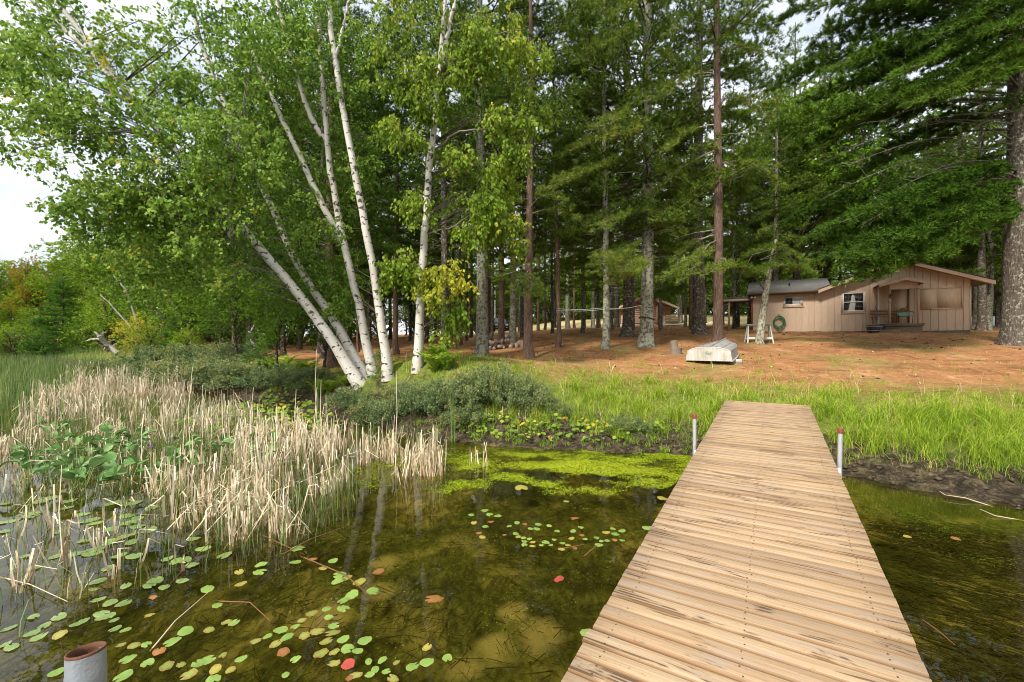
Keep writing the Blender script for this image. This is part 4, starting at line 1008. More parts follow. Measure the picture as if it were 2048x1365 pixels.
def fan(lg, P0, P1, sag, width, rg, start=.3, gap=.15, tg=.10, r0=.03, up=.25, tufts=None, lift=0.0, bright=.5):
    """one conifer branch from P0 to P1 with side shoots lying in a flat fan; tuft positions are collected in `tufts`"""
    P0 = np.asarray(P0, float); P1 = np.asarray(P1, float); L = np.linalg.norm(P1 - P0)
    m_ = 7; t = np.linspace(0, 1, m_); pts = P0 + (P1 - P0) * t[:, None]
    pts[:, 2] += sag * np.sin(np.pi * t) + rg.normal(0, .02 * L, m_) * t * (1 - t) * 2
    side0 = unit(np.cross(P1 - P0, [0, 0, 1.])); pts += side0 * (rg.normal(0, .05 * L) * np.sin(np.pi * t))[:, None]
    rad = r0 * (1 - t * .85); sticks(lg, pts[:-1], pts[1:], rad[:-1], rad[1:])
    us = np.arange(start, 1.0, gap / max(L, .3)); us = np.clip(us + rg.normal(0, .01, len(us)), 0, 1); k = len(us)
    c = np.stack([np.interp(us, t, pts[:, i]) for i in range(3)], -1); T = unit(P1 - P0)
    sg = np.where(np.arange(k) % 2 == 0, 1., -1.)
    sl = width * (.35 + .65 * np.sqrt(np.clip((us - start) / (1 - start) * (1.08 - us) * 4, 0, 1))) * rg.uniform(.6, 1.15, k)
    d = unit(side0 * sg[:, None] * rg.uniform(.6, 1.0, k)[:, None] + T * rg.uniform(.5, .9, k)[:, None] + np.stack([np.zeros(k), np.zeros(k), rg.uniform(-.15, .25, k)], -1))
    e = c + d * sl[:, None] + np.array([0, 0, lift]); sticks(lg, c, e, r0 * .22, r0 * .08)
    # tufts along the shoots and along the outer part of the branch
    nt = np.maximum((sl / tg).astype(int), 2); idx = np.repeat(np.arange(k), nt); f = rg.uniform(.12, 1.0, len(idx)) ** .8
    p = c[idx] + (e[idx] - c[idx]) * f[:, None] + rg.normal(0, .035, (len(idx), 3)); a = d[idx] + np.array([0, 0, up])
    tufts.append((p, a, np.clip(bright + rg.normal(0, .14, len(idx)) + rg.normal(0, .10), 0, 1)))
    ft = np.linspace(max(start, .5), 1, max(int(L * .5 / tg), 3)); p = np.stack([np.interp(ft, t, pts[:, i]) for i in range(3)], -1) + rg.normal(0, .03, (len(ft), 3))
    tufts.append((p, np.broadcast_to(T + [0, 0, up], p.shape), np.clip(bright + .1 + rg.normal(0, .14, len(ft)), 0, 1)))

def conifer(seed, H, hb, Lmax, whorl, nb, nn=9, nl=.17, nw=.027, rise=.15, skip=.12, width=.62, gap=.125, tg=.085, taper=.55, low=.55):
    rg = np.random.default_rng(seed); lg = G(); tufts = []; z = hb
    while z < H - .25:
        for b in range(nb):
            if rg.random() < skip: continue
            az = rg.uniform(0, 2 * np.pi); l = Lmax * rg.uniform(.6, 1.05) * min(1, (H - z) / (taper * (H - hb))) * min(1, low + (z - hb) / 3.)
            if l < .25: l = .25
            el = rise + .5 * (z - hb) / (H - hb) + rg.normal(0, .10); zz = z + rg.uniform(-.15, .15)
            P1 = (math.cos(az) * l * math.cos(el), math.sin(az) * l * math.cos(el), zz + l * math.sin(el))
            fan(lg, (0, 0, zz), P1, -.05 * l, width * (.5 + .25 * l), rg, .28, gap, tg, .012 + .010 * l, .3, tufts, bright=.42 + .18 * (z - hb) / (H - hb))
        z += whorl * rg.uniform(.7, 1.3)
    ng = G(); P = np.concatenate([t[0] for t in tufts]); A = np.concatenate([t[1] for t in tufts]); R = np.concatenate([t[2] for t in tufts])
    needles(ng, P, A, nn, nl, nw, R, rg); return lg.mesh("limbs", MAT["branch_wood"]), ng.mesh("needles", MAT["pine_needle"])

CON = {  # design height, (limbs, needles)
    "WA": (19, conifer(1, 19, 3.4, 3.4, .75, 5)), "WB": (20, conifer(2, 20, 5.6, 3.2, .8, 5)), "WC": (19, conifer(3, 19, 4.4, 3.1, .75, 5, skip=.25)),
    "RA": (19, conifer(4, 19, 8.0, 2.6, .75, 4, skip=.1)), "RB": (18, conifer(5, 18, 9, 2.4, .75, 4, skip=.2)),
    "WL": (17, conifer(9, 17, 2.9, 3.3, .7, 5, skip=.15)),
    "SP": (6, conifer(6, 6, .25, 1.9, .22, 7, nn=10, nl=.11, nw=.028, rise=-.1, skip=.03, width=.65, gap=.11, tg=.055, taper=1.0, low=.9)),
    "YP": (2.2, conifer(8, 2.2, .2, .9, .28, 5, nn=10, nl=.12, nw=.010, rise=.3, skip=.05, width=.5, gap=.12, tg=.06, taper=1.0, low=.9)),
}
def dead_limbs(base_pts, base_rad, zlo, zhi, n, rg, L=1.4):
    g = G(); z = base_pts[:, 2]
    for _ in range(n):
        zz = rg.uniform(zlo, zhi); c = np.array([np.interp(zz, z, base_pts[:, i]) for i in range(2)] + [zz]); az = rg.uniform(0, 6.28); l = L * rg.uniform(.35, 1.1); el = rg.uniform(-.35, .35)
        q = c + l * np.array([math.cos(az), math.sin(az), el]); m_ = (c + q) / 2 + rg.normal(0, .06, 3) * l
        sticks(g, [c, m_], [m_, q], [.018, .011], [.011, .004])
        for k in range(rg.integers(1, 5)):
            s = m_ + (q - m_) * rg.uniform(0, 1); e = s + (unit(q - c) + rg.normal(0, .6, 3)) * l * rg.uniform(.12, .35); sticks(g, s, e, .006, .002)
    return g
def pine(px, Y, dia, H, kind, bark, label, lean=(0, 0), group=None, dead=4, needle=None, py=None, name="pine_tree", crown_scale=1.0, seed=None, curve=.05):
    b = base_at(px, Y); sd = seed if seed is not None else int(px * 7 + Y * 13); rg = np.random.default_rng(sd)
    root = thing(name, label, "tree", tuple(b), 0, group)
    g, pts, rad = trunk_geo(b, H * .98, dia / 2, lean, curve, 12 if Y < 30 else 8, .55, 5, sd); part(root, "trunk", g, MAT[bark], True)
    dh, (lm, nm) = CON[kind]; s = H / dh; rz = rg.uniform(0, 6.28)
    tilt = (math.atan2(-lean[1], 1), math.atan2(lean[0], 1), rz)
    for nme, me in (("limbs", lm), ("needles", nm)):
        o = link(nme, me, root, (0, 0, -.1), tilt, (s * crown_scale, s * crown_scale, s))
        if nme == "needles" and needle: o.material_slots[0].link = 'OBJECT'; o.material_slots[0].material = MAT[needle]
    if dead:
        hb = {"WA": 3.6, "WB": 6, "WC": 4.8, "RA": 9, "RB": 10.5}.get(kind, 3) * s
        g = dead_limbs(pts, rad, b[2] + max(1.8, hb * .35), b[2] + hb + 1.5, dead, rg); part(root, "dead_branches", g, MAT["dead_branch"])
    return root, pts, rad

def clump_leaves(g, centers, radii, ntw, nlf, L, W, rg, droop=.5, tlen=.5, bright=.5, twigs=None, flat=.75):
    n = len(centers); c = np.repeat(centers, ntw, 0); R = np.repeat(radii, ntw)[:, None]
    u = rnd_unit(n * ntw, rg); p = c + u * R * (rg.random((n * ntw, 1)) ** .45) * np.array([1, 1, flat])
    d = unit(u * .7 + rg.normal(0, .35, u.shape) + np.array([0, 0, -droop])); ln = (tlen * rg.uniform(.5, 1.2, len(p)))[:, None]
    if twigs is not None: sticks(twigs, p - d * ln * .15, p + d * ln, .0035, .0012)
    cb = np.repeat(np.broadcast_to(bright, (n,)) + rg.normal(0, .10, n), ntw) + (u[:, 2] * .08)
    P = np.repeat(p, nlf, 0) + np.repeat(d * ln, nlf, 0) * rg.random((len(p) * nlf, 1)) + rg.normal(0, .03, (len(p) * nlf, 3))
    A = rnd_unit(len(P), rg) * .75 + np.repeat(d, nlf, 0) * .35 + np.array([0, 0, -droop * .8])
    l = L * rg.uniform(.65, 1.2, len(P))
    leaves(g, P, A, l, l * W, np.clip(np.repeat(cb, nlf) + rg.normal(0, .17, len(P)), 0, 1), rg)

def broadleaf(seed, H, cb, Rc, ncl, ntw=16, nlf=13, L=.15, W=.75, rcl=.85, droop=.15):
    rg = np.random.default_rng(seed); u = rnd_unit(ncl, rg); k = rg.random((ncl, 1)) ** .4
    mid = (H + cb) / 2; c = u * k * np.array([Rc, Rc, (H - cb) / 2]) + [0, 0, mid]
    c[:, :2] *= (1 - .35 * np.clip((c[:, 2:3] - mid) / (H - mid), 0, 1))
    lg = G(); g = G()
    for q in c:
        z0 = max(cb * .6, q[2] - rg.uniform(.6, 2.2)); p0 = np.array([0, 0, min(z0, H * .9)]); m_ = p0 + (q - p0) * .5 + np.array([0, 0, .25]); sticks(lg, [p0, m_], [m_, q], [.05, .03], [.03, .008])
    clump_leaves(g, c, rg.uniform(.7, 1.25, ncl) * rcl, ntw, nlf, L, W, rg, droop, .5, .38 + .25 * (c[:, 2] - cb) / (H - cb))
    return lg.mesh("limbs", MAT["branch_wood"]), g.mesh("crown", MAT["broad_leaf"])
BRO = {"D1": (13, broadleaf(11, 13, 2.6, 3.4, 62)), "D2": (13, broadleaf(12, 13, 3.6, 3.0, 54)), "D3": (12, broadleaf(13, 12, 1.2, 3.2, 64)),
       "B1": (3, broadleaf(14, 3.0, .1, 1.6, 34, 14, 12, .085, .7, .5, .1)), "B2": (3, broadleaf(15, 3.0, .1, 1.4, 30, 14, 12, .075, .6, .5, .1))}
def broad(px, Y, dia, H, kind, label, leaf=None, bark="bark_dark", group=None, name="leafy_tree", wide=1.0, cat="tree", lean=(0, 0), sink=0):
    b = base_at(px, Y); b[2] -= sink; rg = np.random.default_rng(int(px * 3 + Y * 11) + 5)
    root = thing(name, label, cat, tuple(b), 0, group)
    dh, (lm, cm) = BRO[kind]; s = H / dh; rz = rg.uniform(0, 6.28)
    if dia: g, _, _ = trunk_geo(b, H * .92, dia / 2, lean, .10, 8, .4, 4, int(px)); part(root, "trunk", g, MAT[bark], True)
    tilt = (math.atan2(-lean[1], 1), math.atan2(lean[0], 1), rz)
    link("limbs", lm, root, (0, 0, 0), tilt, (s * wide, s * wide, s))
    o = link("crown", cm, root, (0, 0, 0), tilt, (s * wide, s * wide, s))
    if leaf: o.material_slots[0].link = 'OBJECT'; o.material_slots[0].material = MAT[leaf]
    return root

# ================================================================== birches
def birch(label, stems, clumps, regions, leafmat_, seed, nlf=13, ntw=16, L=.088, W=.80, droop=.6, group=None, bare=()):
    """stems: list of (polyline in photo column, row, distance; base radius, tip radius)"""
    rg = np.random.default_rng(seed); S = []
    P0 = at(*stems[0][0][0]); b = np.array([P0[0], P0[1], h1(P0[0], P0[1])]); root = thing("birch_tree", label, "tree", tuple(b), 0, group)
    for k, (pl, r0, r1) in enumerate(stems):
        p = np.array([at(*q) for q in pl])
        if k == 0: p[0] = b - [0, 0, .1]
        n = 26; t = np.linspace(0, 1, len(p)); tt = np.linspace(0, 1, n); q = np.stack([np.interp(tt, t, p[:, i]) for i in range(3)], -1)
        for _ in range(2): q[1:-1] = (q[:-2] + 2 * q[1:-1] + q[2:]) / 4
        q[1:-1] += rg.normal(0, .012, (n - 2, 3)); S.append(q); rad = r0 + (r1 - r0) * tt
        g = G(); fl = (lambda th, n_: 1 + .45 * np.exp(-np.arange(n_) / 1.1)[:, None] * (1 + .3 * np.cos(th * 4))[None]) if k == 0 else None
        tube(g, q, rad, 12, flare=fl); part(root, "trunk" if k == 0 else "stem", g, MAT["bark_birch"], True)
    c, r = [], []
    for px, py, Y, rr in clumps: c.append(at(px, py, Y)); r.append(rr)
    for px, py, rx, ry, ya, yb, n, rr in regions:
        for _ in range(n):
            a = rg.uniform(0, 6.28); q = math.sqrt(rg.random()); Y = rg.uniform(ya, yb) + .25
            c.append(at(px + rx * q * math.cos(a), py + ry * q * math.sin(a), Y)); r.append(rr * rg.uniform(.7, 1.25))
    c = np.array(c); r = np.array(r); allp = np.concatenate(S); lg = G()
    for q in c:
        w = np.linalg.norm(allp - q, axis=1) + 1.2 * np.clip(allp[:, 2] - q[2] + .25, 0, 9); p0 = allp[np.argmin(w)]
        m_ = p0 + (q - p0) * .55 + np.array([0, 0, .14 * np.linalg.norm(q - p0)]) + rg.normal(0, .06, 3); l = np.linalg.norm(q - p0)
        m2 = m_ + (q - m_) * .5 + rg.normal(0, .05, 3) - np.array([0, 0, .04]); sticks(lg, [p0, m_, m2], [m_, m2, q], [.006 + .0045 * l, .005 + .002 * l, .004], [.005 + .002 * l, .004, .002])
    part(root, "limbs", lg, MAT["grey_twig"])
    for pl, r0, r1 in bare:
        p = np.array([at(*q) for q in pl]); t = np.linspace(0, 1, len(p)); tt = np.linspace(0, 1, 16); q = np.stack([np.interp(tt, t, p[:, i]) for i in range(3)], -1)
        q[1:-1] += rg.normal(0, .012, (14, 3)); g = G(); tube(g, q, r0 + (r1 - r0) * tt, 7); part(root, "branch", g, MAT["dead_branch"], True)
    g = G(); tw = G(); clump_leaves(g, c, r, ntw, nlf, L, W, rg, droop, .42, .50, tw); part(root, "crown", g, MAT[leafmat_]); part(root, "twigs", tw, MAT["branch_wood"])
    return root
BG = "white birches on the bank"
birch("white birch leaning far to the side over the reeds, reaching the top corner",
      [([(722, 742, 11.2), (640, 640, 11.1), (560, 545, 11.0), (480, 450, 10.8), (400, 355, 10.5), (322, 271, 10.2), (216, 135, 9.8), (110, 0, 9.4), (40, -90, 9.2)], .13, .036),
       ([(470, 440, 10.8), (458, 480, 10.6), (460, 400, 10.3), (470, 330, 10.0)], .04, .02), ([(216, 135, 9.8), (130, 60, 9.6), (50, -10, 9.3)], .05, .025)],
      [(240, 70, 9.3, .3)], [(110, 110, 130, 150, 8.2, 10.2, 34, .46), (90, 260, 100, 80, 8.2, 9.6, 10, .40), (330, 300, 210, 110, 8.6, 10.2, 40, .46), (330, 430, 190, 90, 8.8, 10.4, 38, .46), (330, 540, 130, 70, 9.5, 10.8, 14, .42), (190, 420, 80, 60, 8.6, 9.6, 7, .38), (400, 130, 160, 120, 9.5, 11, 24, .48)],
      "birch_leaf", 41, group=BG,
      bare=[([(480, 455, 10.7), (420, 500, 10.4), (380, 498, 10.3), (325, 520, 10.1)], .025, .006), ([(330, 275, 10.2), (250, 262, 9.6), (140, 270, 9.2), (60, 300, 9.0), (0, 322, 8.8)], .028, .006)])
birch("mossy white birch trunk leaning behind the longest leaning birch",
      [([(735, 738, 11.6), (676, 650, 11.8), (602, 547, 12.0), (550, 430, 12.0), (500, 320, 11.9), (440, 190, 11.8), (395, 70, 11.6), (370, -60, 11.5)], .125, .04)],
      [], [(430, 170, 170, 190, 10.8, 12.6, 36, .52), (520, 420, 130, 130, 11.2, 12.8, 30, .48), (610, 590, 90, 60, 11.4, 12.6, 12, .38)], "birch_leaf", 42, group=BG)
birch("forked white birch rising between its two straighter neighbours",
      [([(748, 738, 11.4), (720, 620, 11.5), (693, 510, 11.5), (671, 403, 11.4), (656, 311, 11.3), (647, 200, 11.2), (638, 60, 11.1), (634, -60, 11.0)], .115, .04),
       ([(690, 500, 11.5), (660, 440, 11.4), (604, 322, 11.2), (575, 260, 11.1), (542, 190, 11.0), (500, 90, 10.8)], .095, .04), ([(650, 280, 11.3), (627, 249, 11.2), (590, 147, 11.0), (557, 11, 10.8), (540, -60, 10.7)], .07, .04)],
      [], [(560, 90, 110, 130, 10.2, 11.8, 24, .46), (620, 330, 90, 150, 10.8, 12.3, 24, .42)], "birch_leaf", 43, group=BG)
birch("straight clean white birch with dark chevron marks, second from the lone upright birch",
      [([(776, 740, 11.0), (765, 660, 11.0), (749, 552, 11.0), (731, 450, 10.9), (706, 330, 10.8), (685, 220, 10.7), (668, 100, 10.6), (655, 0, 10.5), (648, -80, 10.4)], .115, .05),
       ([(668, 130, 10.6), (685, 60, 10.5), (700, -10, 10.4)], .035, .02)],
      [], [(640, 60, 90, 90, 10, 11.5, 16, .42), (720, 250, 50, 120, 10.5, 12, 9, .36), (690, 600, 60, 60, 11.4, 12.4, 7, .34)], "birch_leaf", 44, group=BG)
birch("lone upright white birch with drooping pale foliage",
      [([(836, 745, 10.9), (838, 640, 10.9), (848, 500, 10.8), (857, 360, 10.7), (868, 250, 10.6), (880, 130, 10.5), (887, 50, 10.4), (892, -60, 10.3)], .115, .045),
       ([(876, 160, 10.5), (895, 70, 10.4), (912, -10, 10.3)], .06, .04)],
      [], [(850, 60, 110, 80, 9.6, 11.2, 15, .42), (1000, 110, 75, 90, 9.4, 10.8, 16, .40), (810, 190, 75, 90, 9.8, 11.0, 14, .38), (1030, 230, 50, 90, 9.6, 10.6, 10, .34), (920, 380, 100, 90, 9.8, 11.2, 18, .38), (990, 430, 55, 70, 9.8, 10.8, 10, .32), (820, 560, 45, 70, 10, 10.8, 7, .30), (880, 640, 40, 40, 10, 10.7, 4, .24)],
      "birch_leaf_pale", 45, 14, 17, .105, .66, 1.1, group=BG,
      bare=[([(868, 300, 10.7), (920, 262, 10.4), (985, 258, 10.2), (1045, 225, 10.0)], .026, .006), ([(880, 150, 10.5), (960, 75, 10.2), (1010, 65, 10.0), (1050, 58, 9.9)], .024, .006), ([(848, 470, 10.8), (905, 455, 10.5), (960, 415, 10.3)], .02, .005)])
# the yellowing bough on the lone birch
def yellow_bough():
    rg = np.random.default_rng(77); c = np.array([at(px, py, Y) for px, py, Y in ((850, 560, 10.3), (880, 535, 10.2), (905, 535, 10.2), (925, 560, 10.1), (890, 570, 10.2), (865, 590, 10.3))])
    root = [o for o in C.objects if o.get("label") == "lone upright white birch with drooping pale foliage"][0]
    g = G(); clump_leaves(g, c, np.full(6, .27), 13, 12, .10, .68, rg, .9, .32, .5); o = part(root, "yellow_bough", g, MAT["birch_leaf_yellow"]); o["label"] = "yellowing bough of leaves"
    c = np.array([at(px, py, Y) for px, py, Y in ((192, 75, 9.4), (205, 100, 9.4), (212, 118, 9.4))])
    root = [o for o in C.objects if o.get("label", "").startswith("white birch leaning far")][0]
    g = G(); clump_leaves(g, c, np.full(3, .13), 5, 8, .08, .68, rg, .9, .2, .9); o = part(root, "yellow_sprig", g, MAT["birch_leaf_yellow"]); o["label"] = "small sprig of yellow leaves"
yellow_bough()

# ================================================================== pines in the yard (column in the photo, distance, diameter, height, ...)
PG = "pines standing in the yard"
pine(962, 16.3, .47, 20, "WB", "bark_lichen", "thick lichened pine trunk right behind the rock pile", group=PG, dead=8)
pine(977, 24, .30, 18, "RA", "bark_red", "slim reddish pine trunk tucked close behind the thick lichened pine at the rock pile", group=PG)
pine(1001, 20.5, .30, 19, "RA", "bark_red", "reddish pine trunk rising behind the rock pile in front of the black car", group=PG)
pine(1024, 20.8, .33, 19, "WC", "bark_lichen", "lichened grey pine trunk just beside the black car", group=PG)
pine(1059, 15.4, .33, 17, "RA", "bark_red", "reddish pine with shaggy bark standing at the end of the rock pile", group=PG, dead=5)
pine(1116, 17.8, .19, 15, "RB", "bark_red", "slender reddish pine holding the end of the clotheslines", group=PG, lean=(-.012, 0), dead=3)
pine(1210, 16.5, .27, 17, "WC", "bark_lichen", "lichen-spotted pine carrying the middle of the clotheslines", group=PG, dead=9)
pine(1255, 21.0, .54, 23, "WA", "bark_grey", "broad dark grey pine trunk in front of the shed's gable", group=PG, dead=10)
BIG, BIGP, BIGR = pine(1292, 16.6, .52, 21, "WA", "bark_lichen", "heavily lichened big pine with a black strap round its trunk", group=PG, dead=10, lean=(.004, 0))
pine(1398, 21.0, .58, 23, "WC", "bark_grey", "wide grey pine trunk standing behind the log round", group=PG, dead=6)
pine(1434, 14.9, .34, 20, "RB", "bark_red", "tall straight reddish pine directly behind the overturned boat", group=PG, dead=14, needle="pine_needle_light")
pine(1383, 27, .24, 18, "RA", "bark_red", "thin reddish pine trunk just beside the wide grey pine", group=PG)
pine(887, 17.8, .32, 19, "WA", "bark_grey", "grey pine trunk half hidden by the lone birch's lower leaves", group=PG, needle="pine_needle_dark")
pine(793, 21, .26, 18, "WA", "bark_red", "slim reddish pine trunk seen between the two straight birches", group=PG, needle="pine_needle_dark")
pine(663, 17.5, .42, 19, "WA", "bark_red", "stout reddish pine trunk just behind the base of the leaning birches", group=PG, needle="pine_needle_dark")
pine(646, 21, .26, 18, "WB", "bark_dark", "thin dark pine trunk close behind the stout reddish pine", group=PG, needle="pine_needle_dark")
# strap on the big pine
def strap():
    zc = EYE + (CY - 637) / F * 16.6; c = np.array([np.interp(zc, BIGP[:, 2], BIGP[:, i]) for i in range(2)]); r = np.interp(zc, BIGP[:, 2], BIGR) * 1.06 + .012
    th = np.linspace(0, 2 * np.pi, 29); g = G(); tube(g, np.stack([c[0] + r * np.cos(th), c[1] + r * np.sin(th), zc + .02 * np.sin(th * 2) - .04 * np.cos(th)], -1), .016, 6, cap=False); o = link("tree_strap", g.mesh("tree_strap", MAT["strap_black"], True)); tag(o, "black strap tied round the heavily lichened big pine", "strap")
strap()
# leaning lichened pine in front of the cabin
def leaning_pine():
    rg = np.random.default_rng(5); b = base_at(1519, 16.6); root = thing("pine_tree", "small leaning lichened pine in front of the cabin and sawhorse", "tree", tuple(b), 0, PG)
    p = np.array([b - [0, 0, .1], b + [0, 0, .15], at(1524, 640, 16.6), at(1531, 590, 16.5), at(1538, 550, 16.4), at(1545, 515, 16.35), at(1552, 480, 16.3)]); t = np.linspace(0, 1, 7); tt = np.linspace(0, 1, 22)
    q = np.stack([np.interp(tt, t, p[:, i]) for i in range(3)], -1); g = G(); tube(g, q, np.concatenate([[.23, .19, .165], np.linspace(.155, .06, 19)]), 12); part(root, "trunk", g, MAT["bark_lichen"], True)
    lg, tf = G(), []
    for px, py, Y, sx in ((1470, 530, 15.6, 1528), (1490, 515, 16.8, 1545), (1500, 548, 15.8, 1533), (1525, 545, 15.4, 1540), (1560, 530, 15.6, 1545), (1600, 520, 15.9, 1548), (1640, 532, 16.2, 1540), (1620, 545, 15.6, 1540), (1585, 545, 16.8, 1540), (1540, 500, 15.5, 1548), (1600, 490, 17, 1552), (1520, 470, 16.8, 1556)):
        sy = {1528: 600, 1533: 575, 1540: 545, 1545: 520, 1548: 510, 1552: 490, 1556: 470}[sx]
        fan(lg, at(sx, sy - 20, 16.4), at(px, py, Y), .12, .42, rg, .35, .10, .06, .022, .45, tf, bright=.55)
    ng = G(); needles(ng, np.concatenate([a[0] for a in tf]), np.concatenate([a[1] for a in tf]), 14, .16, .019, np.concatenate([a[2] for a in tf]), rg)
    part(root, "limbs", lg, MAT["branch_wood"]); part(root, "needles", ng, MAT["pine_needle_light"])
    g = G()
    for pl in ([(1540, 500), (1505, 510), (1490, 535), (1474, 568)], [(1555, 505), (1520, 520), (1560, 512), (1590, 520)], [(1545, 530), (1575, 505), (1600, 540)]):
        r = np.array([at(x, y, 15.9) for x, y in pl]); sticks(g, r[:-1], r[1:], [.014, .010, .007][:len(r) - 1], [.010, .007, .003][:len(r) - 1])
    part(root, "dead_branches", g, MAT["dead_branch"])
leaning_pine()
# low green boughs reaching out from the yard pines
def low_boughs(label_start, specs, mat, seed, nl=.16, nw=.019):
    rg = np.random.default_rng(seed); root = [o for o in C.objects if o.get("label", "").startswith(label_start)][0]; lg, tf = G(), []
    for (sx, sy, sY), (tx, ty, tY), w, sag in specs: fan(lg, at(sx, sy, sY), at(tx, ty, tY), sag, w, rg, .35, .10, .06, .028, .4, tf, bright=.55)
    ng = G(); needles(ng, np.concatenate([a[0] for a in tf]), np.concatenate([a[1] for a in tf]), 12, nl, nw, np.concatenate([a[2] for a in tf]), rg)
    part(root, "low_limbs", lg, MAT["dead_branch"]); part(root, "low_needles", ng, MAT[mat])
low_boughs("tall straight reddish", [((1434, 500, 14.9), (1330, 560, 14.0), .42, .25), ((1434, 480, 14.9), (1375, 555, 13.6), .5, .25), ((1434, 520, 14.9), (1410, 550, 13.4), .45, .15), ((1434, 470, 14.9), (1350, 520, 15.4), .5, .2), ((1434, 330, 14.9), (1560, 370, 14.0), .6, .4), ((1434, 250, 14.9), (1340, 300, 14.2), .7, .3),
             ((1434, 200, 14.9), (1540, 230, 14.4), .7, .3), ((1434, 150, 14.9), (1330, 190, 14.4), .7, .3), ((1434, 100, 14.9), (1560, 110, 14.6), .7, .3), ((1434, 60, 14.9), (1340, 60, 14.6), .7, .3), ((1434, 300, 14.9), (1300, 400, 15.2), .6, .3)], "pine_needle_light", 61)
low_boughs("reddish pine with shaggy", [((1057, 540, 15.4), (1030, 580, 14.6), .38, .15), ((1057, 545, 15.4), (1085, 590, 14.8), .38, .15), ((1057, 550, 15.4), (1058, 590, 14.4), .4, .1), ((1057, 530, 15.4), (1000, 560, 15.2), .4, .15), ((1057, 420, 15.4), (1110, 400, 14.6), .7, .3), ((1057, 430, 15.4), (1150, 440, 15), .7, .3), ((1057, 400, 15.4), (1010, 420, 14.7), .6, .2)], "pine_needle_light", 62)
low_boughs("heavily lichened", [((1290, 500, 16.6), (1200, 545, 15.6), .8, .2), ((1290, 480, 16.6), (1230, 520, 15.0), .8, .2), ((1290, 440, 16.6), (1350, 470, 15.4), .7, .2), ((1290, 400, 16.6), (1190, 440, 16), .8, .2), ((1290, 330, 16.6), (1170, 330, 15.8), .9, .3), ((1290, 300, 16.6), (1240, 270, 14.8), .9, .3), ((1290, 240, 16.6), (1180, 180, 15.6), .9, .3), ((1290, 180, 16.6), (1220, 110, 15.2), .9, .3), ((1290, 150, 16.6), (1170, 60, 15.6), .9, .3)], "pine_needle", 63, .14, .013)

def tips(tx0, Y0, L, dy=-28, w=.85, sag=.25): return [((tx0, y + dy, Y0), (x, y, Y), w, sag) for x, y, Y in L]
low_boughs("heavily lichened", tips(1291, 16.6, [(1105, 375, 15.2), (1130, 360, 14.6), (1150, 300, 15.0), (1225, 245, 14.2), (1250, 270, 13.8), (1170, 110, 15.0), (1215, 90, 14.4), (1160, 40, 15.4), (1330, 440, 14.8), (1205, 455, 14.8), (1235, 565, 15.0), (1210, 530, 14.2), (1250, 545, 14.0), (1335, 350, 15.2), (1300, 200, 14.2), (1350, 130, 15.2), (1250, 20, 14.8)]), "pine_needle_light", 64, .16, .018)
low_boughs("broad dark grey", tips(1255, 21, [(1095, 500, 19), (1120, 440, 18.6), (1160, 470, 19.5), (1180, 560, 19), (1130, 540, 19.4), (1200, 400, 18.5), (1160, 220, 19), (1110, 150, 19.5), (1330, 560, 19.5), (1340, 500, 19.2), (1190, 330, 19)], w=1.1), "pine_needle", 65, .17, .022)
low_boughs("wide grey pine", tips(1398, 21, [(1330, 600, 19.5), (1480, 470, 19.4), (1500, 400, 19.5), (1470, 330, 19.2), (1350, 390, 19.4), (1340, 250, 19.4), (1500, 250, 19), (1530, 170, 19.5), (1480, 90, 19.4), (1550, 60, 19)], w=1.1), "pine_needle", 66, .17, .022)
low_boughs("thick lichened pine trunk right", tips(962, 16.3, [(900, 430, 15.4), (920, 340, 15.2), (1010, 470, 15), (1040, 380, 15.4), (1020, 300, 15), (1060, 220, 15.4), (1075, 130, 15.6), (930, 250, 15.2), (1050, 60, 15.2), (1000, 560, 15.4), (1030, 500, 14.8)], w=.9), "pine_needle", 67, .16, .020)
low_boughs("slim reddish pine trunk seen", tips(793, 21, [(760, 400, 19.5), (780, 330, 19.2), (830, 420, 19), (760, 250, 19.4), (900, 480, 19.4), (740, 150, 19.4), (780, 120, 19), (800, 210, 18.8), (770, 500, 19.6), (860, 380, 19.4), (740, 320, 20)], w=1.1), "pine_needle_dark", 68, .17, .022)
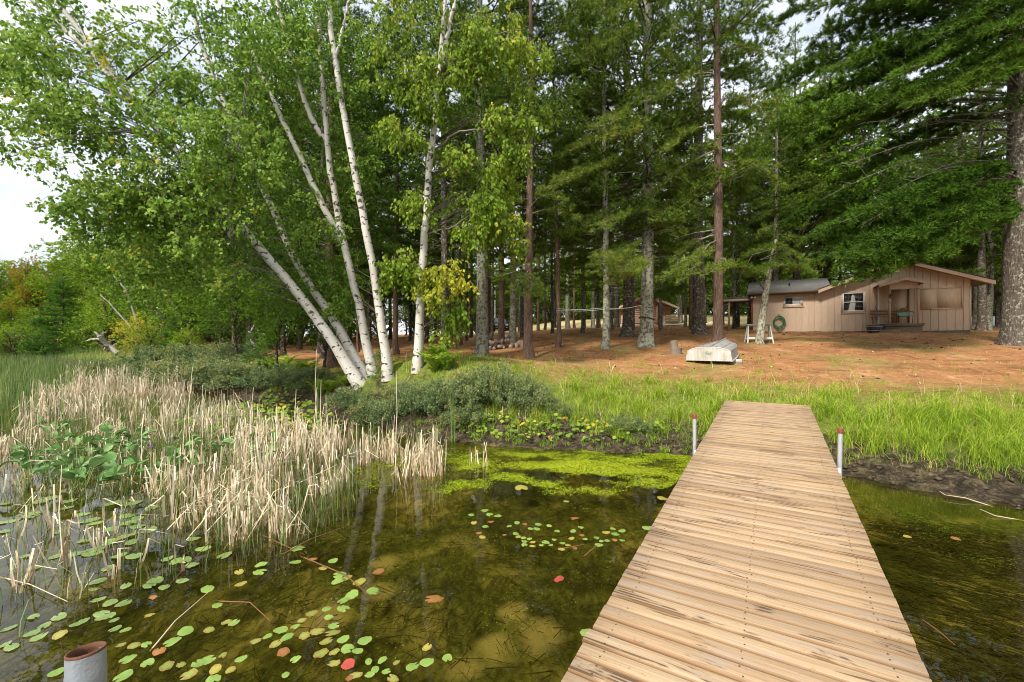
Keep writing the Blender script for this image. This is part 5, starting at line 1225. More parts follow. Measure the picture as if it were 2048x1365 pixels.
# the great pine at the edge of the frame, long boughs sweeping over the cabin
def great_pine():
    rg = np.random.default_rng(99); b = base_at(2046, 15.6); root = thing("pine_tree", "massive old pine beside the cabin with long boughs sweeping over its roof", "tree", tuple(b), 0, PG)
    g, pts, rad = trunk_geo(b, 24, .55, (0, 0), .03, 20, .35, 6, 3); part(root, "trunk", g, MAT["bark_grey"], True)
    lg, tf, bg = G(), [], G(); X0 = b[0]
    specs = [(20, 1760, 10, 14.6), (40, 1650, 60, 15.4), (60, 1700, 120, 14.2), (90, 1840, 130, 13.4), (110, 1640, 190, 15.8), (130, 1790, 200, 14.0), (150, 1880, 190, 13.0), (170, 1700, 250, 15.0), (60, 1900, 60, 13.2), (200, 1600, 300, 16.4),
             (330, 1640, 470, 15.4), (345, 1700, 440, 14.2), (360, 1780, 430, 13.8), (370, 1670, 505, 14.6), (385, 1720, 500, 13.6), (395, 1790, 480, 13.0), (400, 1715, 535, 13.8), (410, 1745, 560, 13.2), (415, 1840, 515, 12.8), (405, 1860, 510, 12.6), (395, 1690, 480, 16.2), (420, 1740, 505, 15.4), (300, 1850, 440, 16.8), (350, 1900, 470, 17.2), (425, 1790, 530, 14.2), (430, 1730, 515, 13.0),
             (10, 1580, 20, 15.0), (30, 1620, 110, 16.6), (70, 1560, 160, 15.8), (-20, 1620, -20, 16), (120, 1740, 150, 16.8), (0, 1820, 30, 16.5), (140, 1830, 230, 15.4), (160, 1640, 240, 14.4), (190, 1560, 250, 15.2), (90, 1900, 110, 16.5), (210, 1900, 250, 16.5), (240, 1780, 300, 16.8), (260, 1700, 360, 17), (310, 1930, 380, 16.8), (380, 1600, 430, 16.5), (400, 1650, 480, 15.6), (100, 2000, 60, 12.4), (180, 1960, 170, 12.8), (380, 1930, 440, 13.0), (-60, 1700, -60, 14.5), (-120, 1800, -100, 14), (-40, 1900, -30, 13)]
    for sy, tx, ty, tY in specs:
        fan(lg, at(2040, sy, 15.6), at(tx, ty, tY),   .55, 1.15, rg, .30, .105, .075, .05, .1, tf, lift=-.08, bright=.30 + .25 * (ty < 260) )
    for sy, tx, ty, tY in ((225, 1760, 245, 14.4), (225, 1640, 330, 14.8), (290, 1700, 330, 14.2), (300, 1640, 400, 14.6), (360, 1725, 450, 13.8), (365, 1820, 365, 14.2), (250, 1900, 310, 13.6), (330, 1780, 390, 14.6), (280, 1800, 270, 15.2), (250, 1690, 300, 15.6)):
        P0, P1 = at(2025, sy, 15.6), at(tx, ty, tY); t = np.linspace(0, 1, 8); p = P0 + (P1 - P0) * t[:, None]; p[:, 2] += .55 * np.sin(np.pi * t); sticks(bg, p[:-1], p[1:], .032 * (1 - t[:-1] * .8), .032 * (1 - t[1:] * .8))
        for _ in range(14):
            u = rg.uniform(.35, 1); c = np.array([np.interp(u, t, p[:, i]) for i in range(3)]); e = c + (unit(P1 - P0) * .6 + rg.normal(0, .35, 3)) * rg.uniform(.3, 1.0); m_ = (c + e) / 2 + rg.normal(0, .06, 3); sticks(bg, [c, m_], [m_, e], [.008, .005], [.005, .002])
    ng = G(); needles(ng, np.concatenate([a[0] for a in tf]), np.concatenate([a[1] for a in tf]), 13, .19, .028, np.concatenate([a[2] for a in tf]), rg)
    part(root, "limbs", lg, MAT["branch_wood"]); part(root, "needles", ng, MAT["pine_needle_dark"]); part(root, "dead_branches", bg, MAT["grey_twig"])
    o = link("upper_needles", CON["WB"][1][1], root, (0, 0, 2), (0, 0, 1), (1.4, 1.4, 1.15)); link("upper_limbs", CON["WB"][1][0], root, (0, 0, 2), (0, 0, 1), (1.4, 1.4, 1.15))
    o.material_slots[0].link = 'OBJECT'; o.material_slots[0].material = MAT["pine_needle_dark"]
great_pine()
# forked oak and its neighbour past the cabin's corner
broad(1973, 26.0, .46, 11, "D2", "forked grey oak trunk just past the cabin's far corner", "broad_leaf", "bark_lichen", lean=(.03, 0))
broad(1949, 27.5, .32, 11, "D1", "straight grey trunk standing between the forked oak and the cabin wall", "broad_leaf", "bark_lichen")

# ---- slim trunks of the stand behind the yard
SG = "slim pines between the yard and the far lawn"
SLIM = [(1077, 39, .26, "RA", "bark_red"), (1090, 40, .22, "RB", "bark_red"), (1136, 40, .40, "WB", "bark_lichen"), (1149, 39, .22, "RA", "bark_red"), (1170, 41, .17, "RB", "bark_dark"), (1187, 42, .40, "WB", "bark_lichen"), (1196, 43, .42, "WC", "bark_grey"),
        (1234, 38, .42, "WC", "bark_grey"), (1266, 40, .30, "RA", "bark_grey"), (1361, 45, .50, "WB", "bark_dark"), (1446, 42, .24, "RA", "bark_dark"), (907, 38, .28, "WB", "bark_dark"), (922, 24, .18, "RB", "bark_red"), (934, 28, .17, "RB", "bark_dark"), (942, 34, .24, "RA", "bark_red"), (853, 30, .28, "WB", "bark_red"), (737, 26, .26, "WA", "bark_dark"), (717, 24, .12, "RB", "bark_red"), (693, 26, .26, "WB", "bark_grey"), (639, 25, .28, "WA", "bark_dark"),
        (469, 26, .36, "WA", "bark_red"), (500, 25, .30, "WA", "bark_dark"), (566, 25, .28, "WA", "bark_dark"), (600, 30, .3, "WB", "bark_dark"), (540, 32, .3, "WA", "bark_dark"), (820, 34, .28, "WA", "bark_dark"), (762, 33, .3, "WA", "bark_dark"), (1320, 48, .3, "RA", "bark_dark"), (1475, 33, .26, "WC", "bark_dark"), (1410, 46, .3, "WB", "bark_dark"), (1040, 44, .3, "WB", "bark_dark"), (1110, 50, .3, "WC", "bark_dark"), (1220, 52, .3, "WC", "bark_dark"), (870, 42, .3, "WA", "bark_dark"), (955, 48, .3, "WB", "bark_dark"), (1510, 36, .3, "WC", "bark_dark")]
for k, (px, Y, d, kind, bark) in enumerate(SLIM):
    left = px < 900; nth = NTH[sorted(q[0] for q in SLIM if (q[0] < 900) == left).index(px)]
    pine(px, Y, d, 17 + (k * 37 % 5), kind, bark, f"{nth} slim shaded pine trunk behind the birches, counting from the bay" if left else f"{nth} slim pine trunk before the far lawn, counting from the birches to the cabin", group="slim pines in the shade behind the birches" if left else SG, dead=2, needle="pine_needle_dark" if left or k % 3 == 0 else None)

for k, (px, Y, H, nd) in enumerate([(985, 31, 17, None), (1045, 27, 16, None), (1105, 30, 17, "pine_needle_light"), (1165, 26, 16, None), (1225, 31, 18, None), (1322, 27, 17, "pine_needle_light"), (1370, 33, 18, None), (1468, 29, 16, None), (1530, 33, 17, None), (1590, 34, 18, "pine_needle_light"), (1680, 36, 19, None)]):
    pine(px, Y, .22, H, "WL", "bark_grey", f"{NTH[k]} low-branched pine among the taller trunks, counting from the birches to the cabin", group="low-branched pines in the stand", dead=2, needle=nd)
# ---- trees behind the cabin
broad(1600, 33, .35, 20, "D1", "dense dark maple rising behind the cabin's lower roof", "broad_leaf"); broad(1660, 36, .35, 21, "D2", "tall maple behind the cabin's wide window", "broad_leaf")
pine(1553, 31, .40, 19, "WC", "bark_grey", "grey pine trunk rising behind the low end of the cabin roof"); pine(1640, 35, .30, 23, "WB", "bark_dark", "dark pine rising above the middle of the cabin roof"); pine(1725, 32, .3, 24, "WA", "bark_dark", "dark pine behind the cabin's gable peak", needle="pine_needle_dark")
pine(1590, 39, .4, 28, "WA", "bark_dark", "tallest pine standing behind the maples at the cabin"); pine(1650, 43, .4, 30, "WB", "bark_dark", "very tall pine far behind the middle of the cabin"); pine(1500, 40, .4, 27, "WA", "bark_dark", "very tall pine beyond the side porch"); broad(1500, 44, .3, 12, "D3", "round leafy tree beyond the side porch of the cabin", "broad_leaf"); broad(1850, 34, .3, 18, "D3", "leafy tree behind the porch gable of the cabin", "broad_leaf"); broad(2030, 38, .3, 12, "D1", "leafy tree beyond the white wall at the frame's edge", "broad_leaf_light"); broad(1920, 42, .3, 20, "D2", "leafy tree beyond the cabin's far eave", "broad_leaf_light"); broad(1770, 40, .3, 20, "D1", "leafy tree behind the cabin, beyond the dark pine", "broad_leaf")
for px, Y, H, lb in ((1985, 46, 7, "bush directly behind the low white wall"), (2035, 48, 7, "bush behind the white wall at the frame's edge"), (1950, 45, 6, "bush seen past the oak trunks by the cabin"), (1440, 58, 7, "bush beyond the lawn past the tall straight pine"), (1480, 60, 7, "bush beyond the lawn by the side porch")):
    broad(px, Y, 0, H, "B1", lb, "broad_leaf", name="bush", cat="bush", wide=1.4)
# ---- the wood goes on past the great pine
for k, (x, y, H, kd) in enumerate([(24, 14, 21, "WA"), (29, 19, 22, "WB"), (27, 25, 20, "WL"), (34, 14, 20, "WA"), (36, 24, 21, "WL"), (33, 32, 20, "WA"), (42, 18, 21, "WL"), (44, 30, 20, "WA"), (26, 8, 19, "WL"), (35, 6, 20, "WA")]):
    pine(CX + F * x / y, y, .4, H, kd, "bark_grey", f"{NTH[k]} pine of the wood continuing past the massive old pine", group="pines past the massive old pine", dead=3)
for k, (x, y, H, kd) in enumerate([(30, 30, 12, "D1"), (38, 34, 13, "D3"), (46, 24, 12, "D1"), (50, 36, 14, "D3"), (42, 42, 13, "D2"), (56, 28, 13, "D3"), (48, 12, 12, "D3")]):
    broad(CX + F * x / y, y, .3, H, kd, f"{NTH[k]} leafy tree past the massive old pine", "broad_leaf", group="leafy trees past the massive old pine", wide=1.4)
# ---- wood beyond the lawn
FG = "trees of the wood beyond the lawn"
k = 0
for row, (Y, n, x0, x1) in enumerate(((64, 15, 900, 1560), (72, 15, 860, 1600), (84, 14, 820, 1620), (70, 8, 1600, 2090))):
    for px in np.linspace(x0, x1, n) + rng.uniform(-14, 14, n):
        kind = ("D1", "D2", "D3")[k % 3]
        broad(px, Y + rng.uniform(-3, 3), .3, rng.uniform(9, 13.5), kind, "leafy tree in the wood beyond the far lawn", "broad_leaf_light" if k % 2 == 1 else "broad_leaf", group=FG, wide=1.1); k += 1
for px in np.linspace(860, 1640, 40) + rng.uniform(-10, 10, 40):
    broad(px, 63 + rng.uniform(-1, 8), 0, rng.uniform(4.5, 7.5), ("B1", "B2")[k % 2], "low leafy bush at the foot of the far wood", "broad_leaf", group="bushes along the far wood", name="bush", cat="bush", wide=1.3); k += 1
for px, Y, H in ((960, 96, 14), (1060, 98, 13), (1160, 96, 14), (1260, 98, 14), (1360, 97, 14), (1460, 98, 14), (1560, 95, 15), (1660, 88, 17), (1760, 86, 18), (1860, 84, 18), (1960, 80, 18), (2060, 78, 18)):
    broad(px, Y, .3, H, ("D1", "D2", "D3")[k % 3], "leafy tree in the wood beyond the far lawn", "broad_leaf", group=FG, wide=1.3); k += 1
# ---- dark pines closing the view behind the birches
for px, Y, H, kind in ((700, 38, 19, "WA"), (780, 40, 20, "WA"), (840, 45, 20, "WC"), (640, 40, 18, "WA"), (580, 38, 17, "WC"), (520, 40, 17, "WA"), (900, 52, 20, "WA"), (740, 48, 20, "WC"), (660, 50, 19, "WA"), (480, 34, 13, "WA"), (560, 48, 18, "WA")):
    pine(px, Y, .32, H, kind, "bark_dark", "dark pine deep in the shade behind the birches", group="dark pines behind the birches", dead=2, needle="pine_needle_dark", crown_scale=1.2)
for px, Y, H, kd in ((430, 33, 6, "B1"), (500, 30, 5, "B2"), (600, 34, 5, "B1"), (690, 36, 4, "B2"), (760, 38, 4.5, "B1"), (830, 42, 4.5, "B2"), (380, 34, 6, "B2"), (550, 36, 5, "B1"), (640, 33, 4, "B2"), (720, 42, 5, "B1")):
    broad(px, Y, 0, H, kd, "shaded bush in the undergrowth behind the birches", "broad_leaf", group="undergrowth bushes behind the birches", name="bush", cat="bush", wide=1.2)
# ---- leafy hazel growing just behind the birch trunks
broad(650, 14.5, .10, 4.6, "D3", "leafy green sapling growing behind the leaning birch trunks", "broad_leaf", "bark_dark", name="sapling", wide=.9)
broad(560, 15.5, .10, 4.4, "D1", "bushy green sapling in the shade under the leaning birch", "broad_leaf", "bark_dark", name="sapling", wide=1.0)
broad(470, 19.0, .10, 5.0, "D3", "broad sapling at the back of the shrubs under the birch canopy", "broad_leaf", "bark_dark", name="sapling", wide=1.2)
# ---- far shore at the other side of the bay
LG = "leafy trees along the far shore of the bay"
FAR = [(-60, 62, 15, "D1", "broad_leaf_light"), (0, 60, 13.5, "D2", "broad_leaf_light"), (40, 64, 14.5, "D1", "broad_leaf_light"), (75, 58, 10.5, "D3", "broad_leaf_light"), (130, 60, 15, "D2", "broad_leaf_light"), (175, 57, 16, "D1", "broad_leaf_light"), (230, 55, 17, "D2", "broad_leaf_light"), (290, 52, 17, "D1", "broad_leaf"), (340, 48, 17, "D3", "broad_leaf"), (390, 46, 18, "D1", "broad_leaf"), (440, 44, 18, "D2", "broad_leaf"),
        (20, 56, 7, "D3", "broad_leaf_light"), (70, 52, 6, "D3", "broad_leaf"), (200, 50, 8, "D3", "broad_leaf_light"), (260, 47, 7, "D3", "broad_leaf"), (310, 43, 7, "D3", "broad_leaf"), (-40, 54, 8, "D3", "broad_leaf_light"), (150, 66, 15, "D1", "broad_leaf"), (-110, 60, 14, "D1", "broad_leaf"), (400, 40, 8, "D3", "broad_leaf")]
for k, (px, Y, H, kd, lf) in enumerate(FAR):
    broad(px, Y, .32, H, kd, f"{NTH[sorted(q[0] for q in FAR).index(px)]} leafy tree on the far shore, counting in from the frame's edge", lf, group=LG, wide=1.15)
broad(55, 57, .3, 13.2, "D2", "tree turning orange on the far shore, behind the young spruce", "autumn_leaf", wide=.8)
pine(125, 45, .2, 8.6, "SP", "bark_dark", "dense young spruce on the far shore of the bay", name="spruce_tree", dead=0, needle="spruce_needle", crown_scale=1.15)
pine(345, 30, .1, 3.2, "SP", "bark_dark", "small bluish young spruce behind the marsh shrubs", name="spruce_tree", dead=0, needle="spruce_needle"); pine(330, 38, .2, 12, "WA", "bark_dark", "shaggy pine leaning over the marsh shrubs", dead=3, crown_scale=1.1)
pine(395, 33, .2, 11, "WA", "bark_dark", "shaggy olive pine behind the marsh shrubs, under the birch branch", dead=3, needle="pine_needle_light", crown_scale=1.2); pine(440, 28, .2, 9, "WA", "bark_dark", "drooping pine just behind the marsh shrubs", dead=3, needle="pine_needle", crown_scale=1.3)
for px, Y, H, lf, lb in ((215, 42, 5.5, "broad_leaf_light", "yellow-green bush beside the dead snags"), (275, 34, 3.0, "birch_leaf_yellow", "pale yellowish bush behind the reeds"), (300, 33, 2.6, "birch_leaf_pale", "pale green bush next to the yellowish bush"), (170, 44, 3.4, "broad_leaf", "dark green bush at the foot of the spruce"), (375, 28, 2.0, "broad_leaf_light", "bright green low bush behind the marsh shrubs")):
    broad(px, Y, 0, H, "B1" if px % 2 else "B2", lb, lf, name="bush", cat="bush", wide=1.1)
for px, Y, H in ((-90, 50, 4.5), (-30, 50, 4), (30, 50, 4), (85, 48, 3.6), (180, 47, 4), (235, 45, 4.5), (290, 42, 4.5), (345, 40, 4.5), (400, 38, 5), (450, 36, 5), (60, 56, 5), (0, 62, 6), (140, 54, 6), (-60, 60, 6)):
    broad(px, Y, 0, H, "B1" if int(Y) % 2 else "B2", "low bush lining the far shore of the bay", "broad_leaf" if int(H * 2) % 2 else "broad_leaf_light", group="bushes along the far shore", name="bush", cat="bush", wide=1.5)
for px, Y, H in ((-80, 80, 15), (10, 84, 15), (100, 80, 16), (190, 78, 17), (280, 74, 18), (370, 70, 18), (460, 66, 19), (550, 64, 19), (640, 68, 19), (730, 70, 19), (820, 74, 19), (-160, 78, 15)):
    broad(px, Y, .3, H, "D3", "tree in the back row of the far shore wood", "broad_leaf", group="back row of the far shore wood", wide=1.6)
# dead snags
def snag(pts, r0, r1, label, twigs=5, seed=1):
    rg = np.random.default_rng(seed); p = np.array([at(*q) for q in pts]); t = np.linspace(0, 1, len(p)); tt = np.linspace(0, 1, 12); q = np.stack([np.interp(tt, t, p[:, i]) for i in range(3)], -1)
    root = thing("dead_snag", label, "dead tree", tuple(q[0])); g = G(); tube(g, q, r0 + (r1 - r0) * tt, 8); part(root, "trunk", g, MAT["snag_wood"], True); g = G()
    for _ in range(twigs):
        c = q[rg.integers(4, 11)]; e = c + (unit(q[-1] - q[0]) * .5 + rg.normal(0, .6, 3)) * rg.uniform(.3, 1.0); m_ = (c + e) / 2 + rg.normal(0, .08, 3); sticks(g, [c, m_], [m_, e], [r1, r1 * .6], [r1 * .6, r1 * .2])
    part(root, "branches", g, MAT["snag_wood"])
snag([(282, 672, 36), (268, 625, 36), (252, 580, 36), (228, 553, 36)], .10, .05, "tall bare white snag curving up behind the yellowish bush", 4, 1); snag([(262, 655, 38), (235, 625, 38), (218, 605, 38), (200, 590, 38)], .07, .03, "short bare snag leaning beside the taller one", 4, 2)
snag([(235, 708, 34), (215, 690, 34), (198, 672, 33.5)], .22, .14, "broken grey log with bare branches behind the reeds", 12, 3); snag([(512, 700, 24), (505, 680, 24), (500, 662, 24)], .14, .10, "pale broken stump in the shade at the back of the shrubs", 1, 4)

# ================================================================== shrubs and ferns on the bank
def shrub_mesh(seed, n=84, ntw=9, nlf=11):
    rg = np.random.default_rng(seed); u = rnd_unit(n, rg); u[:, 2] = abs(u[:, 2]); k = rg.random((n, 1)) ** .35; c = u * k * [1.0, 1.0, .92] + [0, 0, .12]
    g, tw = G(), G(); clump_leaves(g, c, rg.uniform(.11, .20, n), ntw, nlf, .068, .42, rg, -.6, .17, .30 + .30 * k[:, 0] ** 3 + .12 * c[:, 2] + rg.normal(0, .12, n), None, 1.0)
    for q in c: sticks(tw, [q * [.15, .15, 0]], [q], .010, .003)
    return tw.mesh("stems", MAT["branch_wood"]), g.mesh("foliage", MAT["shrub_leaf"])
SHR = [shrub_mesh(201), shrub_mesh(202), shrub_mesh(203)]
def shrub(px, Y, s, h, label, k, group="grey-green sweet gale shrubs on the bank"):
    b = base_at(px, Y); root = thing("shrub", label, "shrub", tuple(b - [0, 0, .06]), rng.uniform(0, 6), group)
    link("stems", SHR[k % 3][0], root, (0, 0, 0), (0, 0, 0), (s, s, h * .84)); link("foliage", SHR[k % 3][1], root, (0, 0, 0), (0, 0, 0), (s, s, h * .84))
SL = ["shrub at the birch end of the near grey-green thicket", "low shrub in front of the leaning birches", "rounded shrub in front of the straight birch", "shrub directly in front of the lone upright birch", "dense shrub beside the fern clump", "tall shrub in the middle of the near thicket", "shrub with a pointed top near the grass", "shrub at the grassy end of the near thicket", "small shrub at the thicket's grassy end, behind two reed tufts", "lowest shrub of the near thicket, above the round leaves"]
for k, (px, Y, s, h) in enumerate([(712, 10.6, .62, .62), (752, 10.0, .66, .66), (800, 9.7, .72, .76), (850, 9.5, .70, .78), (900, 9.3, .72, .80), (948, 9.2, .70, .86), (985, 9.3, .55, .92), (1030, 9.0, .55, .76), (1070, 8.8, .45, .62), (930, 8.7, .5, .5)]): shrub(px, Y, s, h, SL[k], k)
for k, (px, Y, s, h, lb) in enumerate([(250, 24, 1.6, 1.1, "far shrub of the marsh thicket, nearest the bay"), (300, 21, 1.5, 1.15, "shrub behind the reed bed, next to the far one"), (350, 19, 1.5, 1.2, "wide shrub behind the tallest reeds"), (395, 17.5, 1.5, 1.15, "large shrub in the middle of the marsh thicket"), (440, 16.5, 1.4, 1.1, "front shrub of the marsh thicket"), (490, 16.0, 1.3, 1.05, "shrub of the marsh thicket beside the ferns"), (540, 15.0, 1.1, .85, "shrub below the yellow-green ferns"), (590, 14.2, .9, .75, "dark shrub beneath the leaning birch"), (630, 13.6, .8, .65, "small dark shrub at the leaning birch's foot"), (320, 25, 1.7, 1.4, "back shrub of the marsh thicket below the pines"), (410, 21, 1.6, 1.4, "tall back shrub of the marsh thicket"), (470, 19.5, 1.5, 1.3, "back shrub of the marsh thicket near the stump")]):
    shrub(px, Y, s, h, lb, k, "shrubs of the marsh thicket")
# a few bog shrubs among the grass
for k, (px, Y, s, h, lb) in enumerate([(1255, 8.0, .34, .34, "small bog shrub among the bank grass between thicket and dock"), (1290, 7.9, .26, .26, "smallest bog shrub near the orange leaves"), (1120, 8.6, .3, .3, "small round shrub just past the near thicket")]): shrub(px, Y, s, h, lb, k, "small bog shrubs in the grass")

def fern_mesh(seed, n=11):
    rg = np.random.default_rng(seed); g = G()
    for k in range(n):
        az = rg.uniform(0, 6.28); L = rg.uniform(.5, .8); t = np.linspace(.12, 1, 20); el = 1.25 - .95 * t ** 1.5; d = np.array([math.cos(az), math.sin(az)])
        r = np.cumsum(np.cos(el)) * L / 20; z = np.cumsum(np.sin(el)) * L / 20; c = np.stack([d[0] * r, d[1] * r, z], -1); T = unit(np.gradient(c, axis=0)); S = np.array([-d[1], d[0], 0])
        sticks(g, c[:-1], c[1:], .004, .003, .3)
        for s in (-1, 1):
            pl = .16 * np.sin(np.pi * np.clip(t * .9 + .08, 0, 1)) * L / .65 + .01; a = S * s + T * .35 + [0, 0, .05]; leaves(g, c, a, pl, pl * .30 + .008, np.clip(.5 + rg.normal(0, .18, 20), 0, 1), rg, .05)
    return g.mesh("fern", MAT["fern_leaf"])
FERN = [fern_mesh(301), fern_mesh(302), fern_mesh(303)]
for k, (px, Y, s, lb) in enumerate([(868, 10.6, 1.0, "bright fern clump right beside the lone birch's base"), (893, 10.5, .9, "bright fern clump next to the lone birch, on its grassy side"), (560, 16.5, 1.3, "yellow-green fern at the top of the marsh thicket"), (590, 15.8, 1.3, "yellow-green fern between thicket and leaning birch"), (615, 15.2, 1.1, "fern nearest the stout reddish pine"), (535, 17, 1.2, "fern half hidden behind the marsh thicket"), (660, 11.8, .8, "low fern on the open slope below the leaning birch"), (640, 12.6, .9, "fern on the slope beside the small dark shrub"), (875, 10.9, .9, "fern just behind the lone birch's fern clump"), (690, 11.4, .6, "small fern at the edge of the near thicket")]):
    b = base_at(px, Y); o = link("fern", FERN[k % 3], None, tuple(b), (0, 0, k * 1.3), (s, s, s)); tag(o, lb, "fern", "ferns on the bank")
for k, (px, Y, s, lb) in enumerate([(505, 17.5, 1.0, "young pine seedling behind the marsh thicket"), (757, 11.0, .5, "tiny pine seedling between the birch trunks"), (530, 18.5, 1.1, "young pine sapling near the pale stump")]):
    b = base_at(px, Y); root = thing("pine_seedling", lb, "seedling", tuple(b), k, "young pines on the bank"); link("stems", CON["YP"][1][0], root, (0, 0, 0), (0, 0, 0), (s, s, s * .8)); o = link("needles", CON["YP"][1][1], root, (0, 0, 0), (0, 0, 0), (s, s, s * .8)); o.material_slots[0].link = 'OBJECT'; o.material_slots[0].material = MAT["spruce_needle"]

# ================================================================== grass on the bank
def on_dock(x, y, m=.06):
    dx, dy = x - D_L0[0], y - D_L0[1]; n = np.hypot(*D_DIR[:2]); s = (dx * D_DIR[0] + dy * D_DIR[1]) / n; a = dx * D_ACR[0] + dy * D_ACR[1]
    return (a > -m) & (a < D_W + m) & (s < 7.33)
def visible(x, y): return (abs(x) < y * 1.25 + .6)
def scatter(n, x0, x1, y0, y1, dens, rg):
    x = rg.uniform(x0, x1, n); y = rg.uniform(y0, y1, n); d = shore_d(x, y); k = rg.random(n) < dens(x, y, d); k &= visible(x, y) & ~on_dock(x, y); return x[k], y[k], d[k]
def grass():
    rg = np.random.default_rng(11); g = G()
    def band(x, y, d):
        p = np.interp(d, [.25, .7, 1.9, 3.2, 5.2], [0, 1, .9, .35, 0]) * (.1 + 1.5 * fnoise(x * 1.3, y * 1.3, 71)); p = np.where(x < -1.0, p * np.interp(x, [-3.2, -1.0], [.15, .7]), p); return np.where((x < 3) & (d < .7), p * .6, p)
    x, y, d = scatter(9500, -9, 15, 4, 15, band, rg); nb = 20; n = len(x)
    hh = np.interp(d, [.3, 1.0, 2.4, 4.5], [.20, .36, .27, .13]) * rg.uniform(.4, 1.2, n) * (.55 + .9 * fnoise(x * 1.6, y * 1.6, 77))
    P = np.stack([np.repeat(x, nb), np.repeat(y, nb)], -1) + rg.normal(0, .045, (n * nb, 2)); P = np.concatenate([P, height(P[:, 0], P[:, 1])[:, None] - .01], 1)
    tilt = np.repeat(rg.uniform(0, 6.28, n), nb); ang = tilt + rg.normal(0, 1.5, n * nb)
    tone = np.repeat(rg.normal(.46, .15, n) + (fnoise(x * 1.1, y * 1.1, 78) - .5) * .9, nb)
    blades(g, P, ang, rg.uniform(.2, 1.7, n * nb), np.repeat(hh, nb) * rg.uniform(.5, 1.2, n * nb), np.full(n * nb, .0065) * rg.uniform(.6, 1.3, n * nb), np.clip(tone + rg.normal(0, .16, n * nb) + (rg.random(n * nb) < .14) * .45, 0, 1), 4, rg=rg)
    o = link("bank_grass", g.mesh("bank_grass", MAT["grass_blade"])); tag(o, "long bright green grass along the bank", "grass", kind="stuff")
    g = G(); x, y, d = scatter(1500, -4, 15, 4, 15, lambda x, y, d: np.interp(d, [.4, .9, 3.5, 6], [0, .7, .4, 0]), rg); n = len(x); P = np.stack([x, y, height(x, y) - .01], -1); blades(g, P, rg.uniform(0, 6.28, n), rg.uniform(.1, 1.6, n), rg.uniform(.22, .62, n), np.full(n, .006), np.clip(rg.normal(.5, .25, n), 0, 1), 4, rg=rg)
    o = link("dry_stalks", g.mesh("dry_stalks", MAT["dead_reed"])); tag(o, "dry straw-coloured stalks standing in the bank grass", "grass", kind="stuff")
    # long arching sedge tussocks
    g = G(); T = []
    for px, py in ((1690, 800), (1760, 850), (1840, 870), (1880, 830), (1940, 890), (1990, 870), (2030, 900), (1800, 890), (1730, 880), (1900, 870), (1425, 860), (1410, 840), (1435, 825), (1220, 810), (1180, 800), (1320, 800), (2040, 850), (1660, 830), (1970, 840), (1860, 905), (1960, 915), (1645, 800), (1280, 830), (1350, 840), (1780, 830), (1820, 850), (1700, 850), (1920, 850), (2010, 880), (1750, 905), (1690, 890), (1230, 770), (1150, 780), (1300, 770), (1370, 790), (1400, 800), (1880, 880), (1990, 910), (2045, 930), (1840, 840)):
        q = ground_at(px, py); T.append(q)
    T = np.array(T); nb = 90; n = len(T); P = np.repeat(T, nb, 0) + np.concatenate([rg.normal(0, .07, (n * nb, 2)), np.zeros((n * nb, 1))], 1); P[:, 2] = height(P[:, 0], P[:, 1]) - .02
    ok = ~on_dock(P[:, 0], P[:, 1], .02); P = P[ok]; m_ = len(P)
    blades(g, P, rg.uniform(0, 6.28, m_), rg.uniform(.5, 2.0, m_), rg.uniform(.30, .62, m_), rg.uniform(.005, .009, m_), np.clip(rg.normal(.5, .2, m_), 0, 1), 5, rg=rg)
    o = link("sedge_tussocks", g.mesh("sedge_tussocks", MAT["grass_blade"])); tag(o, "arching tussocks of bright sedge on the bank", "sedge", kind="stuff")
    # thin tufts up the needle-covered slope and dry lawn grass
    g = G(); x, y, d = scatter(5200, -8, 17, 6, 20, lambda x, y, d: np.interp(d, [2, 3.2, 5, 9], [.2, .75, .35, 0]) * (fnoise(x * .9, y * .9, 81) > .46) * np.where(x > -2, 1, .5), rg); nb = 9; n = len(x)
    P = np.stack([np.repeat(x, nb), np.repeat(y, nb)], -1) + rg.normal(0, .035, (n * nb, 2)); P = np.concatenate([P, height(P[:, 0], P[:, 1])[:, None] - .01], 1)
    blades(g, P, rg.uniform(0, 6.28, n * nb), rg.uniform(.05, .8, n * nb), np.repeat(rg.uniform(.08, .24, n), nb) * rg.uniform(.6, 1.2, n * nb), np.full(n * nb, .006), np.clip(rg.normal(.45, .16, n * nb), 0, 1), 3, rg=rg)
    o = link("grass_tufts", g.mesh("grass_tufts", MAT["grass_blade"])); tag(o, "thin grass tufts dotting the needle-covered slope", "grass", kind="stuff")
    g = G(); n = 9000; x = rg.uniform(-14, 26, n); y = rg.uniform(9, 34, n); k = (shore_d(x, y) > 3.5) & visible(x, y) & (fnoise(x * .42, y * .42, 91) > .52); x, y = x[k], y[k]; n = len(x)
    P = np.stack([x, y, height(x, y) - .005], -1); blades(g, P, rg.uniform(0, 6.28, n), rg.uniform(.1, .9, n), rg.uniform(.03, .09, n), rg.uniform(.006, .014, n), np.clip(rg.normal(.85, .18, n), 0, 1), 2, rg=rg)
    o = link("dry_grass", g.mesh("dry_grass", MAT["grass_blade"])); tag(o, "short dry grass among the fallen needles", "grass", kind="stuff")
    # pale seed heads
    root = thing("plume_grass", "four pale feathery grass plumes standing above the bank grass", "grass", tuple(ground_at(1222, 752)))
    for px, py in ((1213, 742), (1219, 724), (1226, 732), (1230, 728)):
        b = ground_at(1221 + rg.uniform(-4, 4), 752); tip = at(px, py, b[1]); g = G(); tube(g, [b, b + (tip - b) * .5, b + (tip - b) * .6, b + (tip - b) * .8, tip], [.003, .003, .009, .012, .002], 6); part(root, "plume", g, MAT["dead_reed"])
grass()

